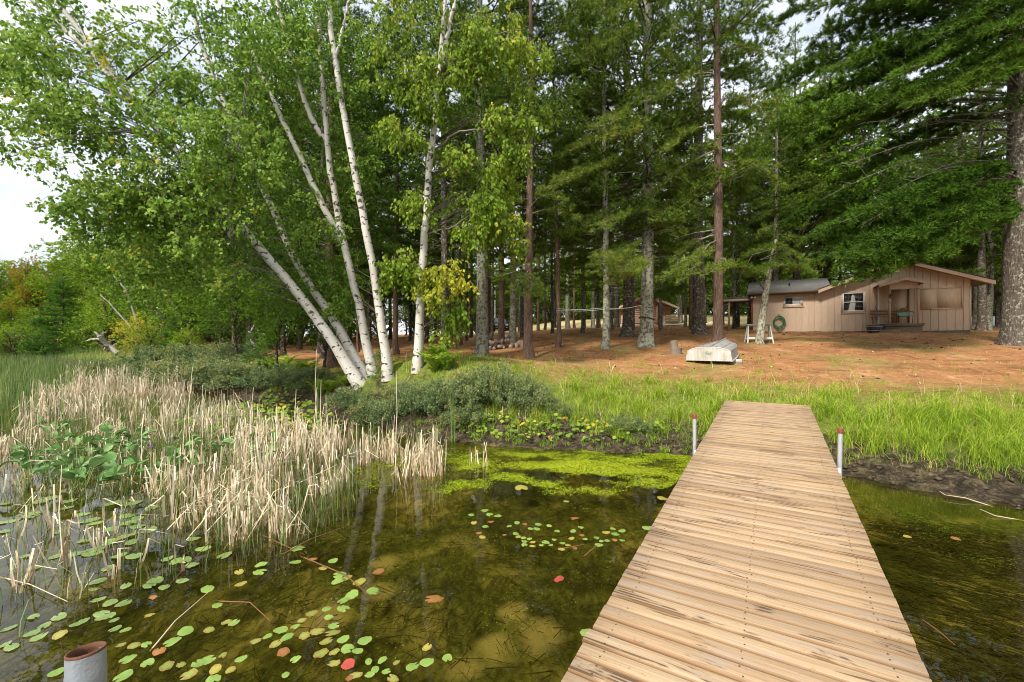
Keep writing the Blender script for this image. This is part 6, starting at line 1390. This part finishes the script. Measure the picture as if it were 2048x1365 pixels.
def litter():
    rg = np.random.default_rng(21); g = G(); n = 420; x = rg.uniform(-14, 26, n); y = rg.uniform(9, 34, n); k = (shore_d(x, y) > 4.5) & visible(x, y); x, y = x[k], y[k]; n = len(x)
    o8 = np.array([(1, 0, 0), (0, 1, 0), (-1, 0, 0), (0, -1, 0), (0, 0, .8), (0, 0, -.8)], float); f8 = np.array([(0, 1, 4), (1, 2, 4), (2, 3, 4), (3, 0, 4), (1, 0, 5), (2, 1, 5), (3, 2, 5), (0, 3, 5)])
    a = rg.uniform(0, 6.28, n); s = rg.uniform(.018, .034, n); L = s * rg.uniform(1.5, 2.6, n)
    v = np.stack([o8[None, :, 0] * L[:, None] * np.cos(a)[:, None] - o8[None, :, 1] * s[:, None] * np.sin(a)[:, None] + x[:, None], o8[None, :, 0] * L[:, None] * np.sin(a)[:, None] + o8[None, :, 1] * s[:, None] * np.cos(a)[:, None] + y[:, None], o8[None, :, 2] * s[:, None] + (height(x, y) + .012)[:, None]], -1)
    g.add(v.reshape(-1, 3), (f8[None] + (np.arange(n) * 6)[:, None, None]).reshape(-1, 3)); o = link("pine_cones", g.mesh("pine_cones", MAT["cone_brown"])); tag(o, "dark fallen pine cones scattered over the needles", "pine cones", kind="stuff")
    g = G(); n = 700; x = rg.uniform(-12, 24, n); y = rg.uniform(6, 30, n); k = (shore_d(x, y) > .3) & visible(x, y) & ~on_dock(x, y); P = np.stack([x, y, height(x, y) + .01], -1)[k]; A = rnd_unit(len(P), rg) * [1, 1, .15]; leaves(g, P, A, rg.uniform(.03, .09, len(P)), rg.uniform(.02, .05, len(P)), rg.random(len(P)), rg, .08)
    o = link("fallen_leaves", g.mesh("fallen_leaves", MAT["chip_pale"])); tag(o, "pale fallen leaves and bark chips on the ground", "litter", kind="stuff")
    g = G(); n = 900; x = rg.uniform(-12, 24, n); y = rg.uniform(7, 26, n); k = (shore_d(x, y) > 2.5) & visible(x, y); P = np.stack([x, y, height(x, y) + .012], -1)[k]; d = rnd_unit(len(P), rg) * [1, 1, .08]; sticks(g, P, P + d * rg.uniform(.08, .4, (len(P), 1)), .005, .002); o = link("twig_litter", g.mesh("twig_litter", MAT["branch_wood"])); tag(o, "fine twigs lying on the needles", "twigs", kind="stuff")
litter()

def mud_bits():
    rg = np.random.default_rng(23); g = G(); n = 2600; x = rg.uniform(-3, 13, n); y = rg.uniform(2.5, 9, n); d = eff_d(x, y); k = (d > -.05) & (d < .75) & visible(x, y) & ~on_dock(x, y); x, y = x[k], y[k]; n = len(x)
    o8 = np.array([(1, 0, 0), (0, 1, 0), (-1, 0, 0), (0, -1, 0), (0, 0, .6), (0, 0, -.6)], float); f8 = np.array([(0, 1, 4), (1, 2, 4), (2, 3, 4), (3, 0, 4), (1, 0, 5), (2, 1, 5), (3, 2, 5), (0, 3, 5)])
    s = rg.uniform(.012, .05, n); v = o8[None] * s[:, None, None] * rg.uniform(.6, 1.5, (n, 6, 3)); a = rg.uniform(0, 6.28, n); v = np.stack([v[..., 0] * np.cos(a)[:, None] - v[..., 1] * np.sin(a)[:, None] + x[:, None], v[..., 0] * np.sin(a)[:, None] + v[..., 1] * np.cos(a)[:, None] + y[:, None], v[..., 2] + (height(x, y) + .01)[:, None]], -1)
    g.add(v.reshape(-1, 3), (f8[None] + (np.arange(n) * 6)[:, None, None]).reshape(-1, 3)); o = link("mud_clods", g.mesh("mud_clods", MAT["mud_clod"])); tag(o, "lumpy dark clods on the muddy shoreline", "mud", kind="stuff")
    g = G(); n = 3600; x = rg.uniform(-3, 13, n); y = rg.uniform(2.5, 9, n); d = eff_d(x, y); k = (d > .02) & (d < 1.0) & visible(x, y) & ~on_dock(x, y) & ((x < 3.4) | (rg.random(n) < .10)); x, y = x[k], y[k]; nb = 12; n = len(x); P = np.stack([np.repeat(x, nb), np.repeat(y, nb)], -1) + rg.normal(0, .03, (n * nb, 2)); P = np.concatenate([P, height(P[:, 0], P[:, 1])[:, None]], 1)
    blades(g, P, rg.uniform(0, 6.28, n * nb), rg.uniform(.4, 1.9, n * nb), np.repeat(rg.uniform(.06, .2, n), nb) * rg.uniform(.6, 1.2, n * nb), np.full(n * nb, .009), np.clip(rg.normal(.42, .16, n * nb), 0, 1), 3, rg=rg); o = link("shore_weeds", g.mesh("shore_weeds", MAT["grass_blade"])); tag(o, "low green weeds sprouting on the mud at the water's edge", "weeds", kind="stuff")
mud_bits()

# ================================================================== marsh: reeds, rushes, broad leaves
def reed_geo(g, P, rg, hmin, hmax, per, spread=.05, w=(.010, .020)):
    """dead cattail leaves: flat strips, many of them snapped over"""
    for b in P:
        k = rg.integers(per[0], per[1] + 1); az0 = rg.uniform(0, 6.28)
        for _ in range(k):
            h = rg.uniform(hmin, hmax); ww = rg.uniform(*w); o = b + [rg.normal(0, spread), rg.normal(0, spread), -.03]; az = rg.uniform(0, 6.28); tl = abs(rg.normal(0, .21)); d = np.array([math.cos(az), math.sin(az), 0])
            brk = rg.uniform(.45, .95) if rg.random() < .72 else 1.0; p1 = o + (d * math.sin(tl) + np.array([0, 0, math.cos(tl)])) * h * brk; pts = [o, (o + p1) / 2 + d * .01, p1]
            if brk < 1:
                fa = rg.uniform(1.5, 3.0); az2 = az + rg.normal(0, .8); d2 = np.array([math.cos(az2), math.sin(az2), 0]); l2 = h * (1 - brk) * rg.uniform(1.0, 1.8); pts += [p1 + (d2 * math.sin(fa) + np.array([0, 0, math.cos(fa)])) * l2]
            pts = np.array(pts); s = np.array([-math.sin(az + rg.normal(0, .9)), math.cos(az + rg.normal(0, .9)), 0]) * ww / 2; n = len(pts); wv = np.linspace(1, .55, n)[:, None]
            v = np.stack([pts - s * wv, pts + s * wv], 1).reshape(-1, 3); f = [(2 * q, 2 * q + 1, 2 * q + 3, 2 * q + 2) for q in range(n - 1)]
            g.add(v, f, np.clip(rg.normal(.66, .27) + np.array([-.18, 0, .1])[:n - 1], 0, 1))
def poly_pts(poly, n, rg, tight=0):
    """random points on the water inside a polygon given by photo columns and rows"""
    W_ = np.array([water_at(*p)[:2] for p in poly]); lo, hi = W_.min(0), W_.max(0); out = []
    while len(out) < n:
        q = rg.uniform(lo, hi, (400, 2)); ins = np.zeros(400, bool); j = len(W_) - 1
        for i in range(len(W_)):
            c = ((W_[i, 1] > q[:, 1]) != (W_[j, 1] > q[:, 1])) & (q[:, 0] < (W_[j, 0] - W_[i, 0]) * (q[:, 1] - W_[i, 1]) / (W_[j, 1] - W_[i, 1] + 1e-12) + W_[i, 0]); ins ^= c; j = i
        q = q[ins]
        if tight: q = q[fnoise(q[:, 0] * tight, q[:, 1] * tight, 131) > .47]
        out += list(q)
    q = np.array(out[:n]); return np.concatenate([q, np.maximum(height(q[:, 0], q[:, 1]), -.02)[:, None]], 1)
def reeds():
    rg = np.random.default_rng(31); g = G()
    reed_geo(g, poly_pts([(20, 860), (60, 805), (240, 752), (330, 770), (430, 803), (540, 848), (545, 885), (420, 893), (250, 888), (80, 880)], 270, rg, 1.1), rg, .25, .80, (4, 10), .07)
    reed_geo(g, poly_pts([(150, 748), (330, 745), (420, 775), (330, 790), (90, 790)], 120, rg, .5), rg, .4, 1.05, (4, 8), .10, (.012, .024))
    reed_geo(g, poly_pts([(440, 900), (560, 870), (740, 900), (880, 930), (900, 955), (760, 960), (640, 1000), (540, 975), (470, 940)], 125, rg, 1.6), rg, .25, .74, (5, 12), .05)
    reed_geo(g, poly_pts([(280, 985), (420, 950), (560, 960), (720, 985), (720, 1030), (600, 1075), (470, 1095), (370, 1060)], 72, rg, 2.0), rg, .18, .62, (4, 11), .045)
    reed_geo(g, poly_pts([(0, 930), (300, 900), (700, 940), (520, 1080), (260, 1100), (0, 1120)], 110, rg), rg, .08, .45, (1, 4), .06)
    reed_geo(g, poly_pts([(0, 900), (60, 860), (300, 900), (250, 960), (0, 1000)], 50, rg, 1.0), rg, .2, .6, (2, 7), .06)
    reed_geo(g, poly_pts([(0, 1080), (150, 1050), (420, 1080), (300, 1200), (0, 1260)], 26, rg), rg, .1, .45, (1, 4), .05)
    o = link("dead_reeds", g.mesh("dead_reeds", MAT["dead_reed"])); tag(o, "bed of bleached broken cattail stalks in the shallows", "reeds", kind="stuff")
    # single tufts one can point at
    for px, py, h, per, lb in ((1008, 868, .62, 12, "upright bleached reed tuft at the foot of the near thicket"), (1040, 872, .68, 16, "taller bleached reed tuft beside a matching shorter one"), (968, 935, .50, 5, "thin pair of reed stalks in open water by the duckweed"), (945, 930, .40, 4, "short leaning reed stalks at the duckweed's edge"), (208, 1068, .42, 8, "isolated pale reed bundle in dark open water"), (40, 1165, .36, 9, "bent reed bundle near the rusty pipe"), (868, 930, .72, 26, "dense reed clump at the open-water end of the reed bed"), (785, 925, .66, 18, "reed clump with one very tall stalk"), (545, 985, .7, 14, "reed clump in the middle of the bed's near side")):
        b = water_at(px, py); g = G(); root = thing("reed_tuft", lb, "reeds", tuple(b), 0, "pickable reed tufts"); reed_geo(g, [b], rg, h * .55, h, (per, per), .045, (.010, .018)); part(root, "stalks", g, MAT["dead_reed"])
    # tall single stalks
    g = G()
    for px, py, top in ((790, 905, 742), (627, 905, 775), (635, 860, 700), (280, 968, 855), (365, 950, 830), (500, 905, 775), (380, 905, 735), (125, 1120, 930), (640, 870, 760), (60, 905, 760), (660, 880, 790), (590, 880, 780), (405, 890, 770)):
        b = water_at(px, py); t = at(px + rg.uniform(-8, 8), top, b[1]); s = np.array([1, 0, 0]) * .006; m_ = (b + t) / 2 + [rg.normal(0, .02), 0, 0]; v = np.array([b - s, b + s, m_ - s * .8, m_ + s * .8, t - s * .5, t + s * .5]); g.add(v, [(0, 1, 3, 2), (2, 3, 5, 4)], .8)
    o = link("tall_reed_stalks", g.mesh("tall_reed_stalks", MAT["dead_reed"])); tag(o, "tall single reed stalks rising above the bed", "reeds", kind="stuff")
reeds()
def rushes():
    rg = np.random.default_rng(33); g = G()
    def add(poly, n, h0, h1_, w, lean, tight=0):
        P = poly_pts(poly, n, rg, tight); m_ = len(P); blades(g, P, rg.uniform(0, 6.28, m_), rg.uniform(0.02, lean, m_), rg.uniform(h0, h1_, m_), np.full(m_, w), np.clip(rg.normal(.5, .25, m_), 0, 1), 3, rg=rg)
    add([(-30, 720), (250, 712), (300, 735), (80, 800), (-30, 830)], 5200, .35, .95, .016, .4)
    add([(-30, 760), (90, 735), (120, 800), (-30, 880)], 1500, .4, .8, .012, .4)
    add([(10, 900), (300, 870), (700, 900), (720, 1000), (560, 1090), (300, 1010), (40, 950)], 1500, .10, .42, .006, .9)
    add([(420, 1000), (720, 970), (700, 1060), (560, 1110), (430, 1100)], 260, .2, .55, .006, .7)
    add([(0, 960), (300, 930), (560, 1000), (500, 1130), (240, 1200), (0, 1290)], 420, .18, .60, .006, 1.2)
    add([(0, 850), (200, 800), (420, 810), (600, 870), (620, 960), (300, 960), (0, 930)], 2200, .15, .5, .009, .7)
    add([(640, 860), (1000, 850), (900, 880), (700, 900)], 300, .1, .35, .006, .8)
    o = link("green_rushes", g.mesh("green_rushes", MAT["rush_blade"])); tag(o, "thin green rushes growing through the shallows", "rushes", kind="stuff")
    for px, py, top, n, lb in ((905, 885, 745, 7, "tall green cattail shoot standing in front of the thicket"), (1033, 862, 765, 3, "green cattail blade behind the pair of reed tufts"), (1088, 830, 752, 2, "green cattail blade at the grassy end of the thicket"), (637, 830, 745, 4, "green cattail shoot below the leaning birches"), (122, 850, 725, 3, "green cattail blade at the back of the reed bed")):
        b = water_at(px, py); b[2] = max(h1(b[0], b[1]), 0); g = G(); m_ = n; P = np.repeat(b[None], m_, 0) + rg.normal(0, .02, (m_, 3)) * [1, 1, 0]; hh = (EYE + (CY - top) / F * b[1]) - b[2]
        blades(g, P, rg.uniform(0, 6.28, m_), rg.uniform(0, .12, m_), hh * rg.uniform(.65, 1.0, m_), np.full(m_, .016), np.full(m_, .6), 5, rg=rg); o = link("cattail_shoot", g.mesh("cattail_shoot", MAT["rush_blade"])); tag(o, lb, "cattail", "green cattail shoots")
rushes()
def pickerelweed():
    rg = np.random.default_rng(35); meshes = []
    for k in range(4):
        g = G(); L = .14; n, m_ = 7, 5; V = []
        for i in range(n):
            t = i / (n - 1); w = .060 * math.sin(math.pi * min(1, t * .82 + .16)) ** .8 * (1 if t < 1 else 0) + .001
            for j in range(m_): u = -1 + 2 * j / (m_ - 1); V.append((t * L, u * w, .03 * math.sin(t * 2.2) - .05 * t * t * (k % 2) + .018 * u * u))
        i = np.arange(n - 1)[:, None] * m_; j = np.arange(m_ - 1)[None]; g.add(V, np.stack([i + j, i + j + 1, i + m_ + j + 1, i + m_ + j], -1).reshape(-1, 4), rg.uniform(.2, .9)); meshes.append(g.mesh("leaf", MAT["pickerel_leaf"], True))
    pts = np.concatenate([poly_pts([(40, 990), (60, 925), (240, 890), (400, 905), (430, 975), (300, 985), (150, 1000)], 44, rg), poly_pts([(440, 920), (560, 900), (600, 960), (450, 960)], 8, rg), poly_pts([(0, 900), (150, 865), (330, 880), (200, 900)], 8, rg)])
    for q, b in enumerate(pts):
        far = b[1] > 6.6; root = thing("pickerelweed", "broad-leaved pickerelweed plant at the back of the green patch" if far else "broad-leaved pickerelweed plant in the green patch among the reeds", "water plant", tuple(b), 0, "pickerelweed at the back of the patch" if far else "pickerelweed in the patch"); g = G()
        for k in range(rg.integers(3, 6)):
            az = rg.uniform(0, 6.28); h = rg.uniform(.12, .34); t = np.array([math.cos(az) * h * .45, math.sin(az) * h * .45, h]); sticks(g, [[0, 0, -.05]], [t], .006, .004, .9); s = rg.uniform(.75, 1.25)
            link("leaf", meshes[rg.integers(4)], root, tuple(t), (rg.normal(0, .5), rg.uniform(-.9, .5), az + rg.normal(0, .4)), (s, s, s))
        part(root, "stalks", g, MAT["rush_blade"], world=False)
    for px, py in ((302, 893), (343, 878)):
        b = water_at(px + 2, py + 60); t = at(px, py, b[1]); root = thing("pickerel_flower", "violet pickerelweed flower spike " + ("nearer the middle of the patch" if px < 320 else "higher up at the back of the patch"), "flower", tuple(b)); g = G(); sticks(g, [b - [0, 0, .05]], [t - [0, 0, .03]], .004, .003, .6); part(root, "stem", g, MAT["rush_blade"]); g = G(); n = 40; u = rg.random(n); a = rg.uniform(0, 6.28, n); P = np.stack([t[0] + .008 * np.cos(a), t[1] + .008 * np.sin(a), t[2] - .03 + u * .06], -1); leaves(g, P, np.stack([np.cos(a), np.sin(a), np.full(n, .3)], -1), .014, .010, rg.random(n), rg); part(root, "flower_spike", g, MAT["flower_violet"])
pickerelweed()
def shore_leaves():
    rg = np.random.default_rng(37); g = G(); W_ = poly_pts([(890, 872), (960, 838), (1120, 838), (1345, 832), (1335, 868), (1330, 890), (1200, 897), (1000, 890)], 1300, rg); W_ = np.concatenate([W_, poly_pts([(340, 850), (560, 790), (700, 850), (640, 880), (420, 880)], 500, rg)])
    W_ = W_[shore_d(W_[:, 0], W_[:, 1]) < .85]; z = height(W_[:, 0], W_[:, 1]); n = len(W_); P = W_.copy(); P[:, 2] = np.maximum(z, 0) + rg.uniform(.05, .16, n); nrm = unit(np.stack([rg.normal(0, .35, n), rg.normal(-.35, .35, n), np.ones(n)], -1)); a = unit(np.cross(nrm, rnd_unit(n, rg))); b = np.cross(nrm, a); s = rg.uniform(.022, .048, n) * np.clip(W_[:, 1] / 8, 1, 1.5)
    th = np.arange(7) * 2 * np.pi / 7; v = P[:, None] + s[:, None, None] * (np.cos(th)[None, :, None] * a[:, None] + np.sin(th)[None, :, None] * b[:, None] * .85); v = np.concatenate([v, (P - nrm * s[:, None] * .22)[:, None]], 1)
    f = np.array([(k, (k + 1) % 7, 7) for k in range(7)]); f = (f[None] + (np.arange(n) * 8)[:, None, None]).reshape(-1, 3); tone = np.clip(.45 + .35 * (fnoise(W_[:, 0] * 1.7, W_[:, 1] * 1.7, 141) - .35) * 2 + rg.normal(0, .17, n), 0, 1); g.add(v.reshape(-1, 3), f, np.repeat(tone, 7))
    o = link("shore_leaves", g.mesh("shore_leaves", MAT["marsh_leaf"])); tag(o, "round green and yellow leaves carpeting the water's edge", "water plants", kind="stuff")
    g = G(); sticks(g, P - [0, 0, .16], P, .003, .002, .5); o = link("shore_leaf_stalks", g.mesh("shore_leaf_stalks", MAT["rush_blade"])); tag(o, "short stalks under the round leaves at the water's edge", "water plants", kind="stuff")
shore_leaves()

# ================================================================== on and in the water
def duckweed():
    rg = np.random.default_rng(39); g = G()
    def sheet(poly, n, c0, c1, s0, s1, br):
        P = poly_pts(poly, n, rg); d = fnoise(P[:, 0] * 2.2, P[:, 1] * 3.4, 151, 6); cx = water_at(*c0)[:2]; rr = np.hypot((P[:, 0] - cx[0]) / c1[0], (P[:, 1] - cx[1]) / c1[1]); k = rg.random(len(P)) < np.clip((d - .29 - .12 * np.clip(rr, 0, 2) ** 1.6) * 3.4 + .18, 0, 1); P = P[k]; m_ = len(P); P[:, 2] = .003 + rg.uniform(0, .004, m_)
        a = rg.uniform(0, 6.28, m_); s = rg.uniform(s0, s1, m_); q = np.stack([np.stack([P[:, 0] + s * np.cos(a + k * 1.5708), P[:, 1] + s * np.sin(a + k * 1.5708), P[:, 2]], -1) for k in range(4)], 1); g.add(q.reshape(-1, 3), np.arange(m_ * 4).reshape(-1, 4), np.clip(br + rg.normal(0, .2, m_) - .22 * np.clip(rr[k], 0, 2), 0, 1))
    sheet([(860, 985), (880, 920), (980, 903), (1180, 900), (1390, 905), (1360, 960), (1300, 1005), (1180, 1020), (1000, 1005)], 60000, (1170, 935), (1.5, .7), .005, .010, .8)
    sheet([(640, 945), (900, 890), (1000, 900), (900, 980), (700, 985)], 6000, (800, 930), (1.6, .8), .005, .011, .45)
    sheet([(1700, 1010), (1760, 1000), (2048, 1120), (2048, 1150), (1800, 1090)], 1800, (1850, 1060), (1.5, .7), .003, .007, .05)
    sheet([(900, 915), (1000, 890), (1340, 893), (1385, 915), (1200, 935)], 9000, (1150, 905), (2.2, .5), .004, .009, .22)
    sheet([(540, 1090), (800, 990), (1340, 1000), (1250, 1160), (900, 1360), (500, 1250)], 2600, (1000, 1100), (3, 2), .002, .005, .3)
    o = link("duckweed", g.mesh("duckweed", MAT["duckweed"])); tag(o, "bright yellow-green duckweed mat floating by the dock", "duckweed", kind="stuff")
    g = G(); n = 2600; P = poly_pts([(0, 1365), (0, 1050), (700, 980), (1330, 960), (1400, 960), (1000, 1365)], n, rg); P[:, 2] = height(P[:, 0], P[:, 1]) + rg.uniform(.0, .10, n); P[:, 2] = np.minimum(P[:, 2], -.015); d = rnd_unit(n, rg) * [1, 1, .12]; sticks(g, P, P + d * rg.uniform(.03, .28, (n, 1)), .003, .0015)
    P = poly_pts([(1720, 1010), (2048, 1040), (2048, 1365), (1900, 1365)], 1300, rg); n = len(P); P[:, 2] = np.minimum(height(P[:, 0], P[:, 1]) + rg.uniform(0, .08, n), -.012); d = unit(np.stack([np.ones(n), -.8 + rg.normal(0, .5, n), rg.normal(0, .08, n)], -1)); sticks(g, P, P + d * rg.uniform(.05, .4, (n, 1)), .004, .0015)
    o = link("sunken_weed", g.mesh("sunken_weed", MAT["weed"])); tag(o, "dark sunken weed and stalks on the pond bed", "pond weed", kind="stuff")
    for k, pl in enumerate(([(1985, 1012), (1930, 1003), (1890, 997), (1880, 992)], [(2048, 1040), (1990, 1035), (1960, 1025)], [(600, 1110), (690, 1165), (745, 1210)], [(430, 1200), (500, 1218), (540, 1252)], [(560, 1110), (620, 1090), (700, 1062)], [(1842, 1235), (1880, 1280), (1910, 1300)], [(0, 1152), (60, 1175), (135, 1212)], [(500, 1045), (440, 1075), (330, 1190)], [(1110, 1098), (1170, 1096)], [(1165, 1113), (1195, 1103)], [(610, 1108), (520, 1075), (430, 1090)], [(300, 1300), (350, 1260), (420, 1190)])):
        p = np.array([water_at(*q) for q in pl]); p[:, 2] = .012 + rg.uniform(0, .05, len(p)); p[0, 2] = -.01; g = G(); tube(g, p, np.linspace(.0055, .002, len(p)), 6); o = link("floating_stick", g.mesh("floating_stick", MAT["dead_reed" if k in (0, 1, 6, 11) else "lake_stick"], True)); tag(o, ["pale bare stick lying in the shallows by the muddy bank", "short pale twig at the muddy bank by the frame's edge", "long brown stalk floating above the lily pads", "broken brown stalk floating amid the left lily pads", "brown stalk at the edge of the reeds", "thin stalk in the water on the far side of the dock", "pale reed stem floating behind the rusty pipe", "thin bent stem lying over the sky reflection", "thin straw beside the small pads by the dock", "bright green straw floating close to the dock", "bent rush stem at the front of the reeds", "long pale reed leaning out beside the rusty pipe"][k], "stick", "loose stalks on the water")
duckweed()

def lily_pads():
    rg = np.random.default_rng(43); cols = {"g": "pad_green", "o": "pad_olive", "s": "pad_spotted", "y": "pad_yellow", "u": "pad_rust", "r": "pad_red"}; meshes = {}
    for c, mn in cols.items():
        L = []
        for k in range(4):
            g = G(); n = 22; th = np.linspace(.0, 2 * np.pi, n, endpoint=False); R = 1 + rg.normal(0, .025, n); notch = (k % 2 == 1)
            if notch: R[0] = .35
            if c in "sur" : R *= 1 + .05 * np.sin(th * 5 + k)
            asp = rg.uniform(.62, .86); rim = np.stack([R * np.cos(th), R * asp * np.sin(th), .05 * np.sin(th * 2 + k) + .03 * rg.normal(size=n)], -1); mid = rim * [.62, .62, .5] + [0, 0, .012]
            V = np.concatenate([rim, mid, [[0, 0, .012]]]); a = np.arange(n); b = (a + 1) % n
            g.add(V, np.stack([a, b, b + n, a + n], -1), .95); g.add(V, np.stack([a + n, b + n, np.full(n, 2 * n)], -1), .15); L.append(g.mesh("lily_pad", MAT[mn], True))
        meshes[c] = L
    names = {"g": "green", "o": "dull olive", "s": "red-spotted green", "y": "yellow", "u": "rusty orange", "r": "bright red"}
    def add(px, py, c, w, place, label=None):
        p = water_at(px, py); s = w / F * p[1] / 2; o = link("lily_pad", meshes[c][rg.integers(4)], None, (p[0], p[1], .004 + rg.uniform(0, .004)), (rg.normal(0, .04), rg.normal(0, .04), rg.uniform(0, 6.28)), (s, s, s))
        tag(o, label or f"{names[c]} lily pad floating {place}", "lily pad", f"{names[c]} lily pads {place}")
    A = "800,200g 780,310g 930,285u 1090,300g 1010,360y 1145,415g 1130,465g 1205,440s 1305,475y 1420,550g 1245,578g 1172,628g 1037,697g 1175,692g 1055,768g 915,733s 838,788s 780,840g 1095,835g 660,867g 963,882s 855,918s 1088,893s 553,920g 458,960s 710,930g 620,980s 1035,960s 1172,945g 1350,955g 683,1052u 990,1060s 1100,1048s 1207,1025g 1290,1040g 783,1110g 1097,1140s 1382,1125g 1493,1118g 1610,1137s 1860,1012y 1858,1135g 2025,1100g 1742,1165g 1435,1195g 1525,1210g 1390,1235g 1280,1240s 1230,1260u 1580,1270s 702,1235g 250,1195y 337,1105g 60,1115g 185,1075s 125,1195y 75,870s 278,810g 215,805s 110,1275g 62,530g 320,390y 335,490y 500,330g 490,390g 140,665g"
    for t in A.split(): x, y = t[:-1].split(","); add(400 + int(x) / 4.096, 1050 + int(y) / 4.096, t[-1], rg.uniform(17, 32), "in the near group of pads")
    add(696, 1331, "r", 30, "", "brightest red lily pad in the near group of pads")
    B = "380,740g 490,705g 530,738g 595,750g 400,808y 495,840g 540,800u 755,805g 690,835g 818,818u 440,890u 470,925y 650,905u 745,898g 765,922y 808,932g 815,960g 855,938g 880,965y 815,988g 880,1000y 955,992g 990,970g 1030,992g 1060,948g 930,822g 915,858g 865,858g 1018,833g 1082,877g 1212,877g 1200,935y 1285,912u 1310,942g 1125,975g 1170,990y 1120,1025y 1225,1010u 1275,843g 1483,888y 1540,855g 1557,900g 1612,873g 1405,930g 1445,960g 1490,955g 1425,988g 1555,948u 1615,952g 1155,632g"
    for t in B.split(): x, y = t[:-1].split(","); add(850 + int(x) / 4.096, 850 + int(y) / 4.096, t[-1], rg.uniform(11, 17), "in the small-leaved group between reeds and dock")
    add(1149, 1038, "u", 18, "", "single rusty orange pad lying alone below the duckweed"); add(1043, 977, "y", 34, "", "large yellow lily pad caught in the duckweed"); add(1325, 998, "y", 22, "", "yellow-green pad touching the dock beside the duckweed"); add(1296, 1057, "g", 24, "", "large clean green pad right at the dock's edge"); add(1171, 1267, "g", 24, "", "green pad at the dock's edge, nearest the camera"); add(1118, 1160, "r", 26, "", "single bright red pad in open water near the dock"); add(868, 1200, "u", 40, "", "large brown half-sunken pad alone in open water"); add(757, 1145, "u", 26, "", "rust-coloured pad over the pale sandy patch"); add(1815, 1075, "y", 16, "", "yellow pad in the shallows on the bank side of the dock"); add(1912, 1079, "u", 18, "", "small orange pad in the shallows near the muddy bank")
    Cc = "995,75o 960,155o 1290,120o 1680,135o 1560,70o 1530,120o 1870,70o 1000,265o 1130,295o 1265,300o 1040,410o 1080,440o 815,495o 1170,470o 1175,565o 1285,575g 600,440o 455,530o 615,620y 85,555o 325,610o 400,640o 55,720o 120,750o 1530,420y 1900,585g 1765,690g 1235,730s 1375,735s 1500,720g 1630,790u 1310,870g 1510,910g 1705,945s 1855,930s 1930,1030s 1260,1050g 585,1005g 345,440o 2025,920g 1570,235u"
    for t in Cc.split(): x, y = t[:-1].split(","); add(int(x) / 5.12, 1150 + int(y) / 5.12, t[-1], rg.uniform(17, 33), "around the rusty pipe")
    for p in poly_pts([(0, 1000), (250, 985), (420, 1075), (480, 1150), (260, 1180), (0, 1150)], 46, rg):
        add(CX + F * p[0] / p[1], CY + F * EYE / p[1], "o" if rg.random() < .8 else "g", rg.uniform(24, 34), "over the sky reflection beside the reeds")
lily_pads()
